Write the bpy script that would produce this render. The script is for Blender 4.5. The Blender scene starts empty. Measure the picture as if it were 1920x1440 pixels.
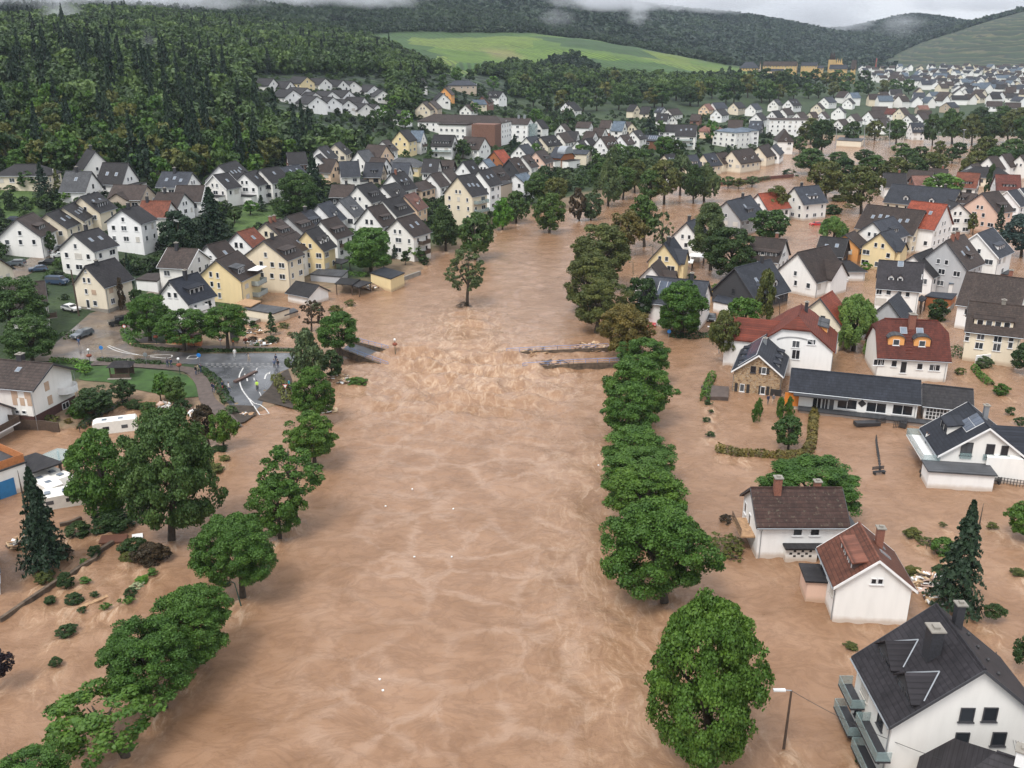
import bpy, bmesh, math, random
import numpy as np
from mathutils import Vector, Matrix
rad = math.radians
scene = bpy.context.scene
# ------------------------------------------------------------------ camera, sky, sun
F, CH = 1725.0, 55.0
PITCH = math.atan((720 - 95) / F)
SP, CP = math.sin(PITCH), math.cos(PITCH)
cam_d = bpy.data.cameras.new("camera"); cam = bpy.data.objects.new("camera", cam_d)
scene.collection.objects.link(cam); scene.camera = cam
cam.location = (0, 0, CH); cam.rotation_euler = (math.pi / 2 - PITCH, 0, 0)
cam_d.sensor_width = 36; cam_d.lens = 36 * F / 1920; cam_d.clip_start = 1; cam_d.clip_end = 30000
SUN_EL, SUN_AZ = rad(58), rad(215)          # high, diffuse, from behind and to the left
w = bpy.data.worlds.new("World"); scene.world = w; w.use_nodes = True
nt = w.node_tree; nt.nodes.clear()
wo = nt.nodes.new("ShaderNodeOutputWorld"); bg = nt.nodes.new("ShaderNodeBackground")
sky = nt.nodes.new("ShaderNodeTexSky"); sky.sky_type = 'NISHITA'; sky.sun_disc = False
sky.sun_elevation = SUN_EL; sky.sun_rotation = SUN_AZ; sky.air_density = 1.5; sky.dust_density = 4
tc = nt.nodes.new("ShaderNodeTexCoord"); nz = nt.nodes.new("ShaderNodeTexNoise")
nz.inputs["Scale"].default_value = 3.0; nz.inputs["Detail"].default_value = 6
cr = nt.nodes.new("ShaderNodeValToRGB")
cr.color_ramp.elements[0].position = .3; cr.color_ramp.elements[0].color = (7.2, 7.5, 8.1, 1)
cr.color_ramp.elements[1].position = .75; cr.color_ramp.elements[1].color = (11.2, 11.3, 11.6, 1)
mx = nt.nodes.new("ShaderNodeMix"); mx.data_type = 'RGBA'; mx.inputs[0].default_value = .88
nt.links.new(tc.outputs["Generated"], nz.inputs["Vector"]); nt.links.new(nz.outputs["Fac"], cr.inputs[0])
nt.links.new(sky.outputs[0], mx.inputs[6]); nt.links.new(cr.outputs[0], mx.inputs[7])
gx = nt.nodes.new("ShaderNodeSeparateXYZ"); gr_ = nt.nodes.new("ShaderNodeMapRange"); vm_ = nt.nodes.new("ShaderNodeVectorMath"); vm_.operation = 'SCALE'   # an overcast sky is brightest overhead
nt.links.new(tc.outputs["Generated"], gx.inputs[0]); nt.links.new(gx.outputs[2], gr_.inputs[0]); gr_.inputs[1].default_value = 0; gr_.inputs[2].default_value = .9; gr_.inputs[3].default_value = .72; gr_.inputs[4].default_value = 1.25
nt.links.new(mx.outputs[2], vm_.inputs[0]); nt.links.new(gr_.outputs[0], vm_.inputs["Scale"])
nt.links.new(vm_.outputs[0], bg.inputs[0]); bg.inputs[1].default_value = .085
nt.links.new(bg.outputs[0], wo.inputs[0])
sl = bpy.data.lights.new("sun", 'SUN'); sun = bpy.data.objects.new("sun", sl); scene.collection.objects.link(sun)
sl.energy = 1.5; sl.angle = rad(20); sl.color = (1, .965, .91)
sun.rotation_euler = (math.pi / 2 - SUN_EL, 0, -SUN_AZ + math.pi)
scene.view_settings.view_transform = 'Standard'; scene.view_settings.look = 'None'
scene.view_settings.exposure = 0.78; scene.view_settings.gamma = 1
scene.cycles.use_denoising = True
scene.cycles.max_bounces = 6; scene.cycles.diffuse_bounces = 2; scene.cycles.glossy_bounces = 2
scene.cycles.transmission_bounces = 3; scene.cycles.transparent_max_bounces = 6; scene.cycles.volume_bounces = 1
# ------------------------------------------------------------------ helpers
C = scene.collection
RND = random.Random(11)
def at(u, v, z=0.0):
 "photo direction -> the point of that line of sight at height z"
 s, t = (u - 960) / F, (720 - v) / F
 k = (z - CH) / (-SP + CP * t)
 return np.array([s * k, (CP + SP * t) * k, z])
def atY(u, v, Y):
 s, t = (u - 960) / F, (720 - v) / F
 k = Y / (CP + SP * t)
 return np.array([s * k, Y, CH + (-SP + CP * t) * k])
def hash2(ix, iy, seed):
 h = (ix.astype(np.int64) * 374761393 + iy.astype(np.int64) * 668265263 + seed * 1442695041) & 0xffffffff
 h = ((h ^ (h >> 13)) * 1274126177) & 0xffffffff
 return ((h ^ (h >> 16)) & 0xffffff) / float(0xffffff)
def vnoise(x, y, seed=0):
 x = np.asarray(x, float); y = np.asarray(y, float)
 ix, iy = np.floor(x), np.floor(y); fx, fy = x - ix, y - iy
 fx = fx * fx * (3 - 2 * fx); fy = fy * fy * (3 - 2 * fy)
 a, b = hash2(ix, iy, seed), hash2(ix + 1, iy, seed)
 c, d = hash2(ix, iy + 1, seed), hash2(ix + 1, iy + 1, seed)
 return (a * (1 - fx) + b * fx) * (1 - fy) + (c * (1 - fx) + d * fx) * fy
def fbm(x, y, seed=0, n=4):
 s, a, t = 0, 1, 0
 for k in range(n):
  s = s + a * (vnoise(x, y, seed + k * 17) - .5); t += a; a *= .5; x = x * 2.03; y = y * 2.03
 return s / t * 2
def seg_dist(px, py, poly, closed=True):
 d = np.full(np.shape(px), 1e9); n = len(poly)
 for i in range(n if closed else n - 1):
  ax, ay = poly[i][:2]; bx, by = poly[(i + 1) % n][:2]
  ux, uy = bx - ax, by - ay; L = ux * ux + uy * uy + 1e-9
  t = np.clip(((px - ax) * ux + (py - ay) * uy) / L, 0, 1)
  d = np.minimum(d, (px - ax - t * ux) ** 2 + (py - ay - t * uy) ** 2)
 return np.sqrt(d)
def inside(px, py, poly):
 r = np.zeros(np.shape(px), bool); n = len(poly)
 for i in range(n):
  ax, ay = poly[i][:2]; bx, by = poly[(i + 1) % n][:2]
  c = ((ay > py) != (by > py)) & (px < (bx - ax) * (py - ay) / (by - ay + 1e-12) + ax)
  r ^= c
 return r
def sdist(px, py, poly):
 d = seg_dist(px, py, poly); return np.where(inside(px, py, poly), d, -d)
def bilerp(T, r, c):
 r = np.clip(r, 0, T.shape[0] - 1.001); c = np.clip(c, 0, T.shape[1] - 1.001)
 i, j = r.astype(int), c.astype(int); fr, fc = r - i, c - j
 return (T[i, j] * (1 - fr) + T[i + 1, j] * fr) * (1 - fc) + (T[i, j + 1] * (1 - fr) + T[i + 1, j + 1] * fr) * fc
# terrain: heights (m above the flood) by distance (rows) and bearing (columns)
COL = [-300, 0, 150, 300, 450, 600, 750, 900, 1000, 1100, 1250, 1400, 1500, 1600, 1700, 1800, 1920, 2300]
ROW = {
 40:  [-2] * 18,
 140: [1, -2, -2, -2, -2, -2] + [-2] * 12,
 180: [4, 1.5, 1, .6, .2, -2] + [-2] * 12,
 230: [11, 5, 4, 2.6, 1.6, .4, .2] + [-2] * 11,
 265: [16, 9, 7.5, 5, 3, 2, 1.2, .4] + [-2] * 10,
 300: [23, 15, 13.5, 9.5, 5, 3, 2.5, 1, .3] + [-2] * 9,
 350: [33, 24, 22, 17, 9, 5, 3, 2, .8, .3] + [-2] * 8,
 420: [46, 38, 36, 30, 20, 11, 5, 3.5, 2.5, 1.5, .4] + [-2] * 7,
 500: [57, 50, 48, 42, 33, 26, 13, 6, 4, 3, 2, .6, -1.5, -1.5, -1.5, -1.5, -1.5, -1.5],
 600: [63, 59, 58, 54, 44, 36, 25, 11, 5.5, 4.5, 4, 2.6, 1, -1.2, -1.2, -1.2, -1.2, 0],
 700: [70, 67, 66, 63, 56, 46, 36, 17, 7, 5.5, 5, 4, 3, 1.5, 1, 1, 1, 1],
 800: [77, 74, 74, 72, 64, 54, 44, 27, 12, 8, 6, 5, 4, 3, 2, 2, 2, 2],
 900: [84, 82, 82, 80, 72, 62, 52, 37, 24, 18, 14, 12, 9, 5, 3, 3, 3, 3],
 1000: [91, 90, 90, 87, 79, 68, 57, 44, 34, 29, 27, 24, 18, 9, 4, 4, 4, 4],
 1200: [120, 118, 115, 106, 94, 80, 68, 62, 57, 53, 41, 29, 24, 16, 6, 5, 5, 5],
 1400: [150, 146, 140, 128, 112, 96, 82, 79, 79, 76, 52, 31, 22, 17, 9, 7, 7, 7],
 1600: [180, 172, 162, 148, 130, 118, 116, 106, 82, 66, 48, 26, 16, 12, 9, 8, 8, 8],
 1800: [200, 195, 190, 180, 165, 150, 140, 125, 105, 80, 52, 26, 14, 11, 10, 12, 14, 16],
 2000: [210, 210, 205, 200, 190, 180, 170, 152, 138, 128, 84, 40, 20, 14, 16, 34, 54, 80],
 2300: [220, 220, 220, 215, 205, 195, 185, 170, 160, 140, 100, 60, 36, 20, 60, 110, 153, 215],
 2800: [240, 240, 240, 240, 235, 230, 225, 215, 205, 192, 164, 151, 128, 66, 70, 120, 160, 215],
 3400: [250, 250, 250, 250, 250, 250, 250, 240, 225, 215, 170, 140, 105, 125, 212, 125, 150, 210],
 4200: [250] * 7 + [200, 180, 160, 130, 100, 80, 80, 120, 120, 130, 180]}
RY = np.array(sorted(ROW)); LR = np.log(RY)
_tab = np.array([ROW[k] for k in sorted(ROW)], float)
UF = np.arange(-300, 2301, 20.0); LF = np.linspace(LR[0], LR[-1], 130)
_t = np.array([np.interp(UF, COL, r) for r in _tab])
_t = np.array([np.interp(LF, LR, _t[:, j]) for j in range(len(UF))]).T
for _ in range(3):
 p = np.pad(_t, 1, mode='edge')
 _t = (p[:-2, 1:-1] + p[2:, 1:-1] + 2 * p[1:-1, 1:-1]) / 4
 p = np.pad(_t, ((0, 0), (2, 2)), mode='edge')
 _t = (p[:, :-4] + p[:, 1:-3] + p[:, 2:-2] + p[:, 3:-1] + p[:, 4:]) / 5
TAB = _t
LAND = [at(u, v)[:2] for u, v in [(-500, 815), (0, 812), (60, 800), (130, 806), (185, 772), (215, 757), (300, 752), (352, 758), (385, 792),
  (430, 800), (455, 782), (520, 762), (552, 735), (600, 700), (640, 676), (655, 655), (560, 652), (480, 648), (430, 640), (455, 612), (432, 578), (425, 560),
  (470, 548), (545, 545), (600, 548), (690, 548), (740, 540), (772, 520), (806, 492), (800, 472), (850, 466), (900, 474), (928, 442),
  (920, 424), (985, 414), (1000, 398), (1060, 396), (1090, 382), (1170, 366), (1250, 346), (1300, 330), (1330, 312), (1400, 315), (1480, 296), (1500, 276), (1478, 262),
  (1440, 240), (1200, 205), (-500, 205)]]
ROADZ = .75
def Z(x, y):
 x = np.asarray(x, float); y = np.maximum(np.asarray(y, float), 20)
 u = 960 + x / y * F * 1.055
 z = bilerp(TAB, (np.log(y) - LF[0]) / (LF[1] - LF[0]), (u + 300) / 20)
 z = z + np.clip(z / 25, 0, 1) * fbm(x / 60, y / 60, 3, 3) * 3.0
 near = y < 470
 if np.any(near):
  d = sdist(x, y, LAND)
  zl = np.maximum(z, np.minimum(ROADZ, .05 + d * .16))
  zw = np.minimum(z, np.maximum(-2.5, -.1 + d * .25))
  k = np.clip((470 - y) / 60, 0, 1)
  z = z * (1 - k) + np.where(d > 0, zl, zw) * k
 return z
def Z1(x, y): return float(Z(np.array([x]), np.array([y]))[0])
_YS = np.exp(np.linspace(math.log(35), math.log(4000), 900))
def hit(u, v, h=0.0):
 "where the line of sight first comes within h of the ground or the flood"
 s, t = (u - 960) / F, (720 - v) / F
 k = _YS / (CP + SP * t); x = s * k; z = CH + (-SP + CP * t) * k
 g = np.maximum(Z(x, _YS), 0) + h
 i = np.argmax(z < g)
 if z[i] >= g[i]: i = len(_YS) - 1
 j = max(i - 1, 0); a = (z[j] - g[j]); b = (g[i] - z[i]); f = a / (a + b + 1e-9) if a > 0 else 1
 Y = _YS[j] * (1 - f) + _YS[i] * f
 p = atY(u, v, Y); p[2] = max(Z1(p[0], p[1]), 0); return p
def link(o, parent=None):
 C.objects.link(o)
 if parent is not None: o.parent = parent
 return o
def tag(o, label=None, cat=None, group=None, kind=None):
 if label: o['label'] = label
 if cat: o['category'] = cat
 if group: o['group'] = group
 if kind: o['kind'] = kind
 return o
def empty(name, loc, rz=0, label=None, cat=None, group=None):
 o = bpy.data.objects.new(name, None); o.empty_display_size = .5
 o.location = tuple(loc); o.rotation_euler = (0, 0, rz)
 return tag(link(o), label, cat, group, 'thing' if cat else None)
class MB:
 "collects faces, then links them as one mesh object"
 def __init__(s): s.v = []; s.f = []; s.m = []
 def add(s, vs, fs, m=0):
  b = len(s.v); s.v += [tuple(map(float, p)) for p in vs]
  for f in fs: s.f.append(tuple(i + b for i in f)); s.m.append(m)
 def box(s, x0, x1, y0, y1, z0, z1, m=0, M=None):
  vs = [(x0, y0, z0), (x1, y0, z0), (x1, y1, z0), (x0, y1, z0), (x0, y0, z1), (x1, y0, z1), (x1, y1, z1), (x0, y1, z1)]
  if M is not None: vs = [tuple(M @ Vector(p)) for p in vs]
  s.add(vs, [(3, 2, 1, 0), (4, 5, 6, 7), (0, 1, 5, 4), (1, 2, 6, 5), (2, 3, 7, 6), (3, 0, 4, 7)], m)
 def prism(s, poly, z0, z1, m=0):
  n = len(poly)
  vs = [(p[0], p[1], z0) for p in poly] + [(p[0], p[1], z1) for p in poly]
  s.add(vs, [tuple(range(n - 1, -1, -1)), tuple(range(n, 2 * n))] + [(i, (i + 1) % n, n + (i + 1) % n, n + i) for i in range(n)], m)
 def tube(s, pts, rs, n=8, m=0):
  rings = []; b = len(s.v)
  pts = [Vector(p) for p in pts]
  if not isinstance(rs, (list, tuple)): rs = [rs] * len(pts)
  for i, p in enumerate(pts):
   d = (pts[min(i + 1, len(pts) - 1)] - pts[max(i - 1, 0)]).normalized()
   a = d.orthogonal().normalized() if abs(d.z) < .95 else Vector((1, 0, 0)); a = (a - d * a.dot(d)).normalized(); c = d.cross(a)
   for k in range(n):
    q = p + (a * math.cos(2 * math.pi * k / n) + c * math.sin(2 * math.pi * k / n)) * rs[i]
    s.v.append(tuple(q))
  for i in range(len(pts) - 1):
   for k in range(n):
    s.f.append((b + i * n + k, b + i * n + (k + 1) % n, b + (i + 1) * n + (k + 1) % n, b + (i + 1) * n + k)); s.m.append(m)
  s.f.append(tuple(b + n - 1 - k for k in range(n))); s.m.append(m)
  s.f.append(tuple(b + (len(pts) - 1) * n + k for k in range(n))); s.m.append(m)
 def ball(s, c, r, m=0, nu=10, nv=6, sx=1, sy=1, sz=1):
  vs = [(c[0], c[1], c[2] - r * sz)]
  for j in range(1, nv):
   t = -math.pi / 2 + math.pi * j / nv
   for i in range(nu):
    a = 2 * math.pi * i / nu
    vs.append((c[0] + r * sx * math.cos(t) * math.cos(a), c[1] + r * sy * math.cos(t) * math.sin(a), c[2] + r * sz * math.sin(t)))
  vs.append((c[0], c[1], c[2] + r * sz)); fs = []
  for i in range(nu): fs.append((0, 1 + (i + 1) % nu, 1 + i))
  for j in range(nv - 2):
   for i in range(nu): fs.append((1 + j * nu + i, 1 + j * nu + (i + 1) % nu, 1 + (j + 1) * nu + (i + 1) % nu, 1 + (j + 1) * nu + i))
  o = 1 + (nv - 2) * nu
  for i in range(nu): fs.append((o + i, o + (i + 1) % nu, len(vs) - 1))
  s.add(vs, fs, m)
 def mesh(s, name, mats, smooth=False):
  me = bpy.data.meshes.new(name); me.from_pydata(s.v, [], s.f)
  for mt in (mats if isinstance(mats, (list, tuple)) else [mats]): me.materials.append(mt)
  me.polygons.foreach_set("material_index", s.m)
  if smooth: me.polygons.foreach_set("use_smooth", [True] * len(s.f))
  me.update(); return me
 def build(s, name, mats, parent=None, smooth=False):
  return link(bpy.data.objects.new(name, s.mesh(name, mats, smooth)), parent)
def np_mesh(name, V, Q, mats, tone=None, smooth=False):
 "big mesh straight from arrays (all faces the same size)"
 me = bpy.data.meshes.new(name); k = Q.shape[1]
 me.vertices.add(len(V)); me.vertices.foreach_set("co", np.ascontiguousarray(V, np.float32).ravel())
 me.loops.add(Q.size); me.loops.foreach_set("vertex_index", np.ascontiguousarray(Q, np.int32).ravel())
 me.polygons.add(len(Q)); me.polygons.foreach_set("loop_start", np.arange(0, Q.size, k, dtype=np.int32))
 me.polygons.foreach_set("loop_total", np.full(len(Q), k, np.int32))
 if smooth: me.polygons.foreach_set("use_smooth", np.ones(len(Q), bool))
 for mt in mats: me.materials.append(mt)
 if tone is not None:
  a = me.attributes.new("tone", 'FLOAT', 'POINT'); a.data.foreach_set("value", np.ascontiguousarray(tone, np.float32))
 me.update(calc_edges=True); return me
# ------------------------------------------------------------------ materials
MATS = {}
def nodes(name):
 m = bpy.data.materials.new(name); m.use_nodes = True; t = m.node_tree
 return m, t, t.nodes["Principled BSDF"], (lambda k: t.nodes.new("ShaderNode" + k)), t.links.new
def ramp(N, els):
 r = N("ValToRGB"); e = r.color_ramp.elements
 while len(e) < len(els): e.new(.5)
 for q, (p, c) in zip(e, els): q.position = p; q.color = (c[0], c[1], c[2], 1)
 return r
def mixc(N, L, fac, a, b, mode='MIX'):
 m = N("Mix"); m.data_type = 'RGBA'; m.blend_type = mode; m.clamp_factor = True
 for i, x in ((0, fac), (6, a), (7, b)):
  if isinstance(x, (int, float)): m.inputs[i].default_value = x
  elif isinstance(x, (tuple, list)): m.inputs[i].default_value = (*x[:3], 1)
  else: L(x, m.inputs[i])
 return m.outputs[2]
def noise(N, L, vec, scale, detail=4, dist=0, rough=.55):
 n = N("TexNoise"); n.inputs["Scale"].default_value = scale; n.inputs["Detail"].default_value = detail
 n.inputs["Distortion"].default_value = dist; n.inputs["Roughness"].default_value = rough
 if vec is not None: L(vec, n.inputs["Vector"])
 return n.outputs["Fac"]
def math_(N, L, op, a, b=None):
 m = N("Math"); m.operation = op
 for i, x in ((0, a), (1, b)):
  if x is None: continue
  if isinstance(x, (int, float)): m.inputs[i].default_value = x
  else: L(x, m.inputs[i])
 return m.outputs[0]
def plain(name, col, rough=.6, var=.12, scale=1.5, metal=0, bump=0):
 if name in MATS: return MATS[name]
 m, t, b, N, L = nodes(name); g = N("NewGeometry")
 f = noise(N, L, g.outputs["Position"], scale, 5)
 lo = tuple(c * (1 - var) for c in col); hi = tuple(min(1, c * (1 + var)) for c in col)
 r = ramp(N, [(.3, lo), (.7, hi)]); L(f, r.inputs[0]); L(r.outputs[0], b.inputs["Base Color"])
 b.inputs["Roughness"].default_value = rough; b.inputs["Metallic"].default_value = metal
 if bump:
  bp = N("Bump"); bp.inputs["Strength"].default_value = bump; bp.inputs["Distance"].default_value = .05
  L(noise(N, L, g.outputs["Position"], scale * 8, 3), bp.inputs["Height"]); L(bp.outputs[0], b.inputs["Normal"])
 MATS[name] = m; return m
def wallmat(name, col):
 if name in MATS: return MATS[name]
 m, t, b, N, L = nodes(name); g = N("NewGeometry"); oi = N("ObjectInfo")
 mp = N("Mapping"); mp.inputs["Scale"].default_value = (1.4, 1.4, .25); L(g.outputs["Position"], mp.inputs[0])
 st = noise(N, L, mp.outputs[0], 1.0, 6)
 r = ramp(N, [(.2, tuple(c * .92 for c in col)), (.5, col), (.8, tuple(min(.86, c * 1.05) for c in col))]); L(st, r.inputs[0])
 tint = ramp(N, [(0, (.93, .91, .87)), (.5, (1, .99, .97)), (1, (.98, .98, .99))]); L(oi.outputs["Random"], tint.inputs[0])
 c = mixc(N, L, 1.0, r.outputs[0], tint.outputs[0], 'MULTIPLY')
 sx = N("SeparateXYZ"); L(g.outputs["Position"], sx.inputs[0])      # silt line left by the flood on the lowest wall
 zz = math_(N, L, 'ADD', sx.outputs[2], math_(N, L, 'MULTIPLY', noise(N, L, g.outputs["Position"], 1.2, 4), .5))
 mr = N("MapRange"); mr.inputs[1].default_value = .4; mr.inputs[2].default_value = .95; mr.inputs[3].default_value = .6; mr.inputs[4].default_value = 0
 L(zz, mr.inputs[0])
 L(mixc(N, L, mr.outputs[0], c, (.4, .27, .17)), b.inputs["Base Color"])
 b.inputs["Roughness"].default_value = .85
 bp = N("Bump"); bp.inputs["Strength"].default_value = .15; bp.inputs["Distance"].default_value = .02
 L(noise(N, L, g.outputs["Position"], 18, 3), bp.inputs["Height"]); L(bp.outputs[0], b.inputs["Normal"])
 MATS[name] = m; return m
def roofmat(name, col, moss=0.0, patch=None):
 "tile courses across the slope and joints along it, weathered"
 if name in MATS: return MATS[name]
 m, t, b, N, L = nodes(name); tc = N("TexCoord"); oi = N("ObjectInfo"); g = N("NewGeometry")
 sx = N("SeparateXYZ"); L(tc.outputs["Object"], sx.inputs[0])
 cz = math_(N, L, 'FRACT', math_(N, L, 'MULTIPLY', sx.outputs[2], 3.6))
 cx = math_(N, L, 'FRACT', math_(N, L, 'MULTIPLY', sx.outputs[0], 3.2))
 row = N("MapRange"); row.interpolation_type = 'SMOOTHSTEP'; row.inputs[1].default_value = 0; row.inputs[2].default_value = .3; row.inputs[3].default_value = .45; row.inputs[4].default_value = 1
 L(cz, row.inputs[0])
 jn = N("MapRange"); jn.inputs[1].default_value = 0; jn.inputs[2].default_value = .2; jn.inputs[3].default_value = .75; jn.inputs[4].default_value = 1; L(cx, jn.inputs[0])
 ft = N("TexWhiteNoise"); ft.noise_dimensions = '3D'
 fl = N("VectorMath"); fl.operation = 'FLOOR'; sc = N("VectorMath"); sc.operation = 'MULTIPLY'; sc.inputs[1].default_value = (3.2, 0, 3.6)
 L(tc.outputs["Object"], sc.inputs[0]); L(sc.outputs[0], fl.inputs[0]); L(fl.outputs[0], ft.inputs["Vector"])
 pt = ramp(N, [(0, (.8, .8, .8)), (1, (1.22, 1.2, 1.18))]); L(ft.outputs["Value"], pt.inputs[0])
 big = ramp(N, [(.3, tuple(c * .78 for c in col)), (.7, tuple(c * 1.25 for c in col))])
 L(noise(N, L, g.outputs["Position"], .5, 5), big.inputs[0])
 tint = ramp(N, [(0, (.78, .76, .76)), (1, (1.22, 1.2, 1.2))]); L(oi.outputs["Random"], tint.inputs[0])
 c = mixc(N, L, 1.0, big.outputs[0], pt.outputs[0], 'MULTIPLY'); c = mixc(N, L, 1.0, c, tint.outputs[0], 'MULTIPLY')
 c = mixc(N, L, 1.0, c, math_(N, L, 'MULTIPLY', row.outputs[0], jn.outputs[0]), 'MULTIPLY')
 if moss:
  mm = N("MapRange"); mm.inputs[1].default_value = .56; mm.inputs[2].default_value = .72; mm.inputs[4].default_value = moss
  L(noise(N, L, g.outputs["Position"], 2.2, 8, 0, .75), mm.inputs[0])
  c = mixc(N, L, mm.outputs[0], c, (.16, .15, .11))
 if patch: # a newer patch of clay tiles at one end
  pm = N("MapRange"); pm.inputs[1].default_value = patch[0]; pm.inputs[2].default_value = patch[0] + .6
  L(math_(N, L, 'ADD', sx.outputs[0], math_(N, L, 'MULTIPLY', ft.outputs["Value"], 1.6)), pm.inputs[0])
  c = mixc(N, L, pm.outputs[0], c, patch[1])
 L(c, b.inputs["Base Color"]); b.inputs["Roughness"].default_value = .62; b.inputs["Specular IOR Level"].default_value = .22
 bp = N("Bump"); bp.inputs["Strength"].default_value = .5; bp.inputs["Distance"].default_value = .06
 L(math_(N, L, 'ADD', cz, math_(N, L, 'MULTIPLY', cx, .4)), bp.inputs["Height"]); L(bp.outputs[0], b.inputs["Normal"])
 MATS[name] = m; return m
WALL = dict(white=(.82, .815, .80), cream=(.74, .66, .52), yellow=(.76, .62, .36), peach=(.76, .56, .40), tan=(.46, .38, .30), grey=(.44, .45, .47), pink=(.74, .52, .42),
   wood=(.16, .07, .035), dark=(.045, .045, .05), orange=(.75, .36, .12), brick=(.22, .11, .08), redwood=(.36, .13, .05), ochre=(.52, .36, .16), brown=(.07, .045, .04))
ROOF = dict(dark=(.023, .022, .024), slate=(.034, .039, .05), brown=(.042, .031, .027), redbrown=(.085, .026, .019), red=(.22, .052, .028), grey=(.062, .066, .072), rust=(.13, .042, .024), blue=(.085, .115, .15), pinkish=(.15, .075, .058))
WNAME = dict(white='white', cream='cream', yellow='yellow', peach='peach', tan='tan', grey='grey', pink='pink', wood='timber-clad', dark='dark clad', orange='orange', brick='brick', redwood='red-brown timber', ochre='ochre stone', brown='brown')
RNAME = dict(dark='dark', slate='slate-grey', brown='brown', redbrown='red-brown', red='red tile', grey='pale grey', rust='rust-red', blue='blue-grey', pinkish='pinkish brown')
def W_(k): return wallmat('wall_' + k, WALL[k])
def R_(k): return roofmat('roof_' + k, ROOF[k], .35 if k in ('dark', 'brown') else .15)
def glassmat():
 if 'glass' in MATS: return MATS['glass']
 m, t, b, N, L = nodes('window_glass'); oi = N("ObjectInfo")
 r = ramp(N, [(0, (.012, .014, .018)), (.6, (.03, .034, .04)), (1, (.09, .1, .11))]); L(oi.outputs["Random"], r.inputs[0])
 L(r.outputs[0], b.inputs["Base Color"]); b.inputs["Roughness"].default_value = .08; MATS['glass'] = m; return m
GLASS = glassmat()
FRAME = plain('window_frame_white', (.72, .72, .72), .5, .04)
FRAMED = plain('window_frame_dark', (.05, .05, .055), .5, .1)
SHUT = plain('roller_shutter', (.55, .52, .47), .6, .06)
SHUTT = plain('tan_shutter', (.5, .36, .26), .6, .06)
ZINC = plain('zinc', (.33, .35, .37), .4, .1, metal=.5)
CONC = plain('concrete', (.24, .22, .19), .85, .18, .8, bump=.3)
WHITEP = plain('white_paint', (.78, .78, .77), .6, .05)
CHIMB = plain('chimney_brick', (.22, .09, .06), .85, .25, 6)
CHIMD = plain('chimney_slate', (.03, .03, .035), .6, .3, 5)
METD = plain('dark_metal', (.03, .03, .032), .5, .1)
METB = plain('blue_railing', (.14, .24, .5), .5, .15)
WOODM = plain('raw_timber', (.36, .22, .12), .8, .3, 3)
WOODD = plain('dark_timber', (.075, .05, .035), .8, .3, 3)
SOLAR = plain('solar_panel', (.055, .07, .10), .12, .3, .7)
GLASSR = plain('glass_balustrade', (.3, .4, .4), .1, .08); GLASSR.node_tree.nodes['Principled BSDF'].inputs['Alpha'].default_value = .45
# ------------------------------------------------------------------ terrain
def project(P):
 x, y, z = P[..., 0], P[..., 1], P[..., 2] - CH
 d = y * CP - z * SP; up = y * SP + z * CP
 return 960 + F * x / d, 720 - F * up / d
POLY = {
 'vine': ([(672, 66), (760, 60), (1000, 62), (1060, 60), (1150, 76), (1250, 98), (1330, 116), (1400, 128), (1470, 140), (1505, 150), (1450, 152), (1380, 144), (1300, 154), (1200, 150), (1130, 146),
   (1100, 120), (1060, 110), (1000, 130), (960, 126), (940, 134), (900, 138), (850, 146), (800, 140), (770, 112), (720, 92)], 820, 1480),
 'vine2': ([(1640, 124), (1700, 92), (1760, 66), (1840, 38), (1925, 10), (2300, -60), (2300, 140), (1925, 137), (1700, 132)], 1750, 2420),
 'grass': ([(-50, 116), (60, 117), (105, 124), (60, 133), (-50, 136)], 380, 760),
 'grass2': ([(-80, 300), (40, 330), (75, 380), (60, 420), (20, 440), (-80, 440)], 200, 380),
 'grass3': ([(585, 262), (640, 256), (700, 262), (690, 285), (620, 298), (590, 285)], 350, 620),
 'grass4': ([(430, 395), (520, 385), (520, 425), (450, 440), (430, 420)], 230, 420),
 'grass5': ([(150, 270), (200, 260), (230, 290), (170, 320), (140, 300)], 230, 420),
 'fallow': ([(905, 92), (955, 95), (985, 108), (960, 112), (925, 108)], 820, 1480),
 'scarp': ([(610, 40), (650, 42), (665, 56), (620, 56)], 600, 2400)}
def zone(key, P, soft=9.0):
 poly, y0, y1 = POLY[key]; u, v = project(P)
 return np.clip(.5 + sdist(u, v, poly) / soft, 0, 1) * ((P[..., 1] > y0) & (P[..., 1] < y1))
def grid(us, Ys):
 U, Y = np.meshgrid(us, Ys)
 X = Y * (U - 960) / F / 1.055
 n, m = U.shape; i = np.arange(n * m).reshape(n, m)
 Q = np.stack([i[:-1, :-1], i[:-1, 1:], i[1:, 1:], i[1:, :-1]], -1).reshape(-1, 4)
 return X.ravel(), Y.ravel(), Q
X, Y, Q = grid(np.concatenate([np.arange(-1500, -300, 40), np.arange(-300, 2220, 9), np.arange(2220, 3400, 40)]), np.exp(np.linspace(math.log(28), math.log(6000), 640)))
GV = np.stack([X, Y, Z(X, Y)], 1)
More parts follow.
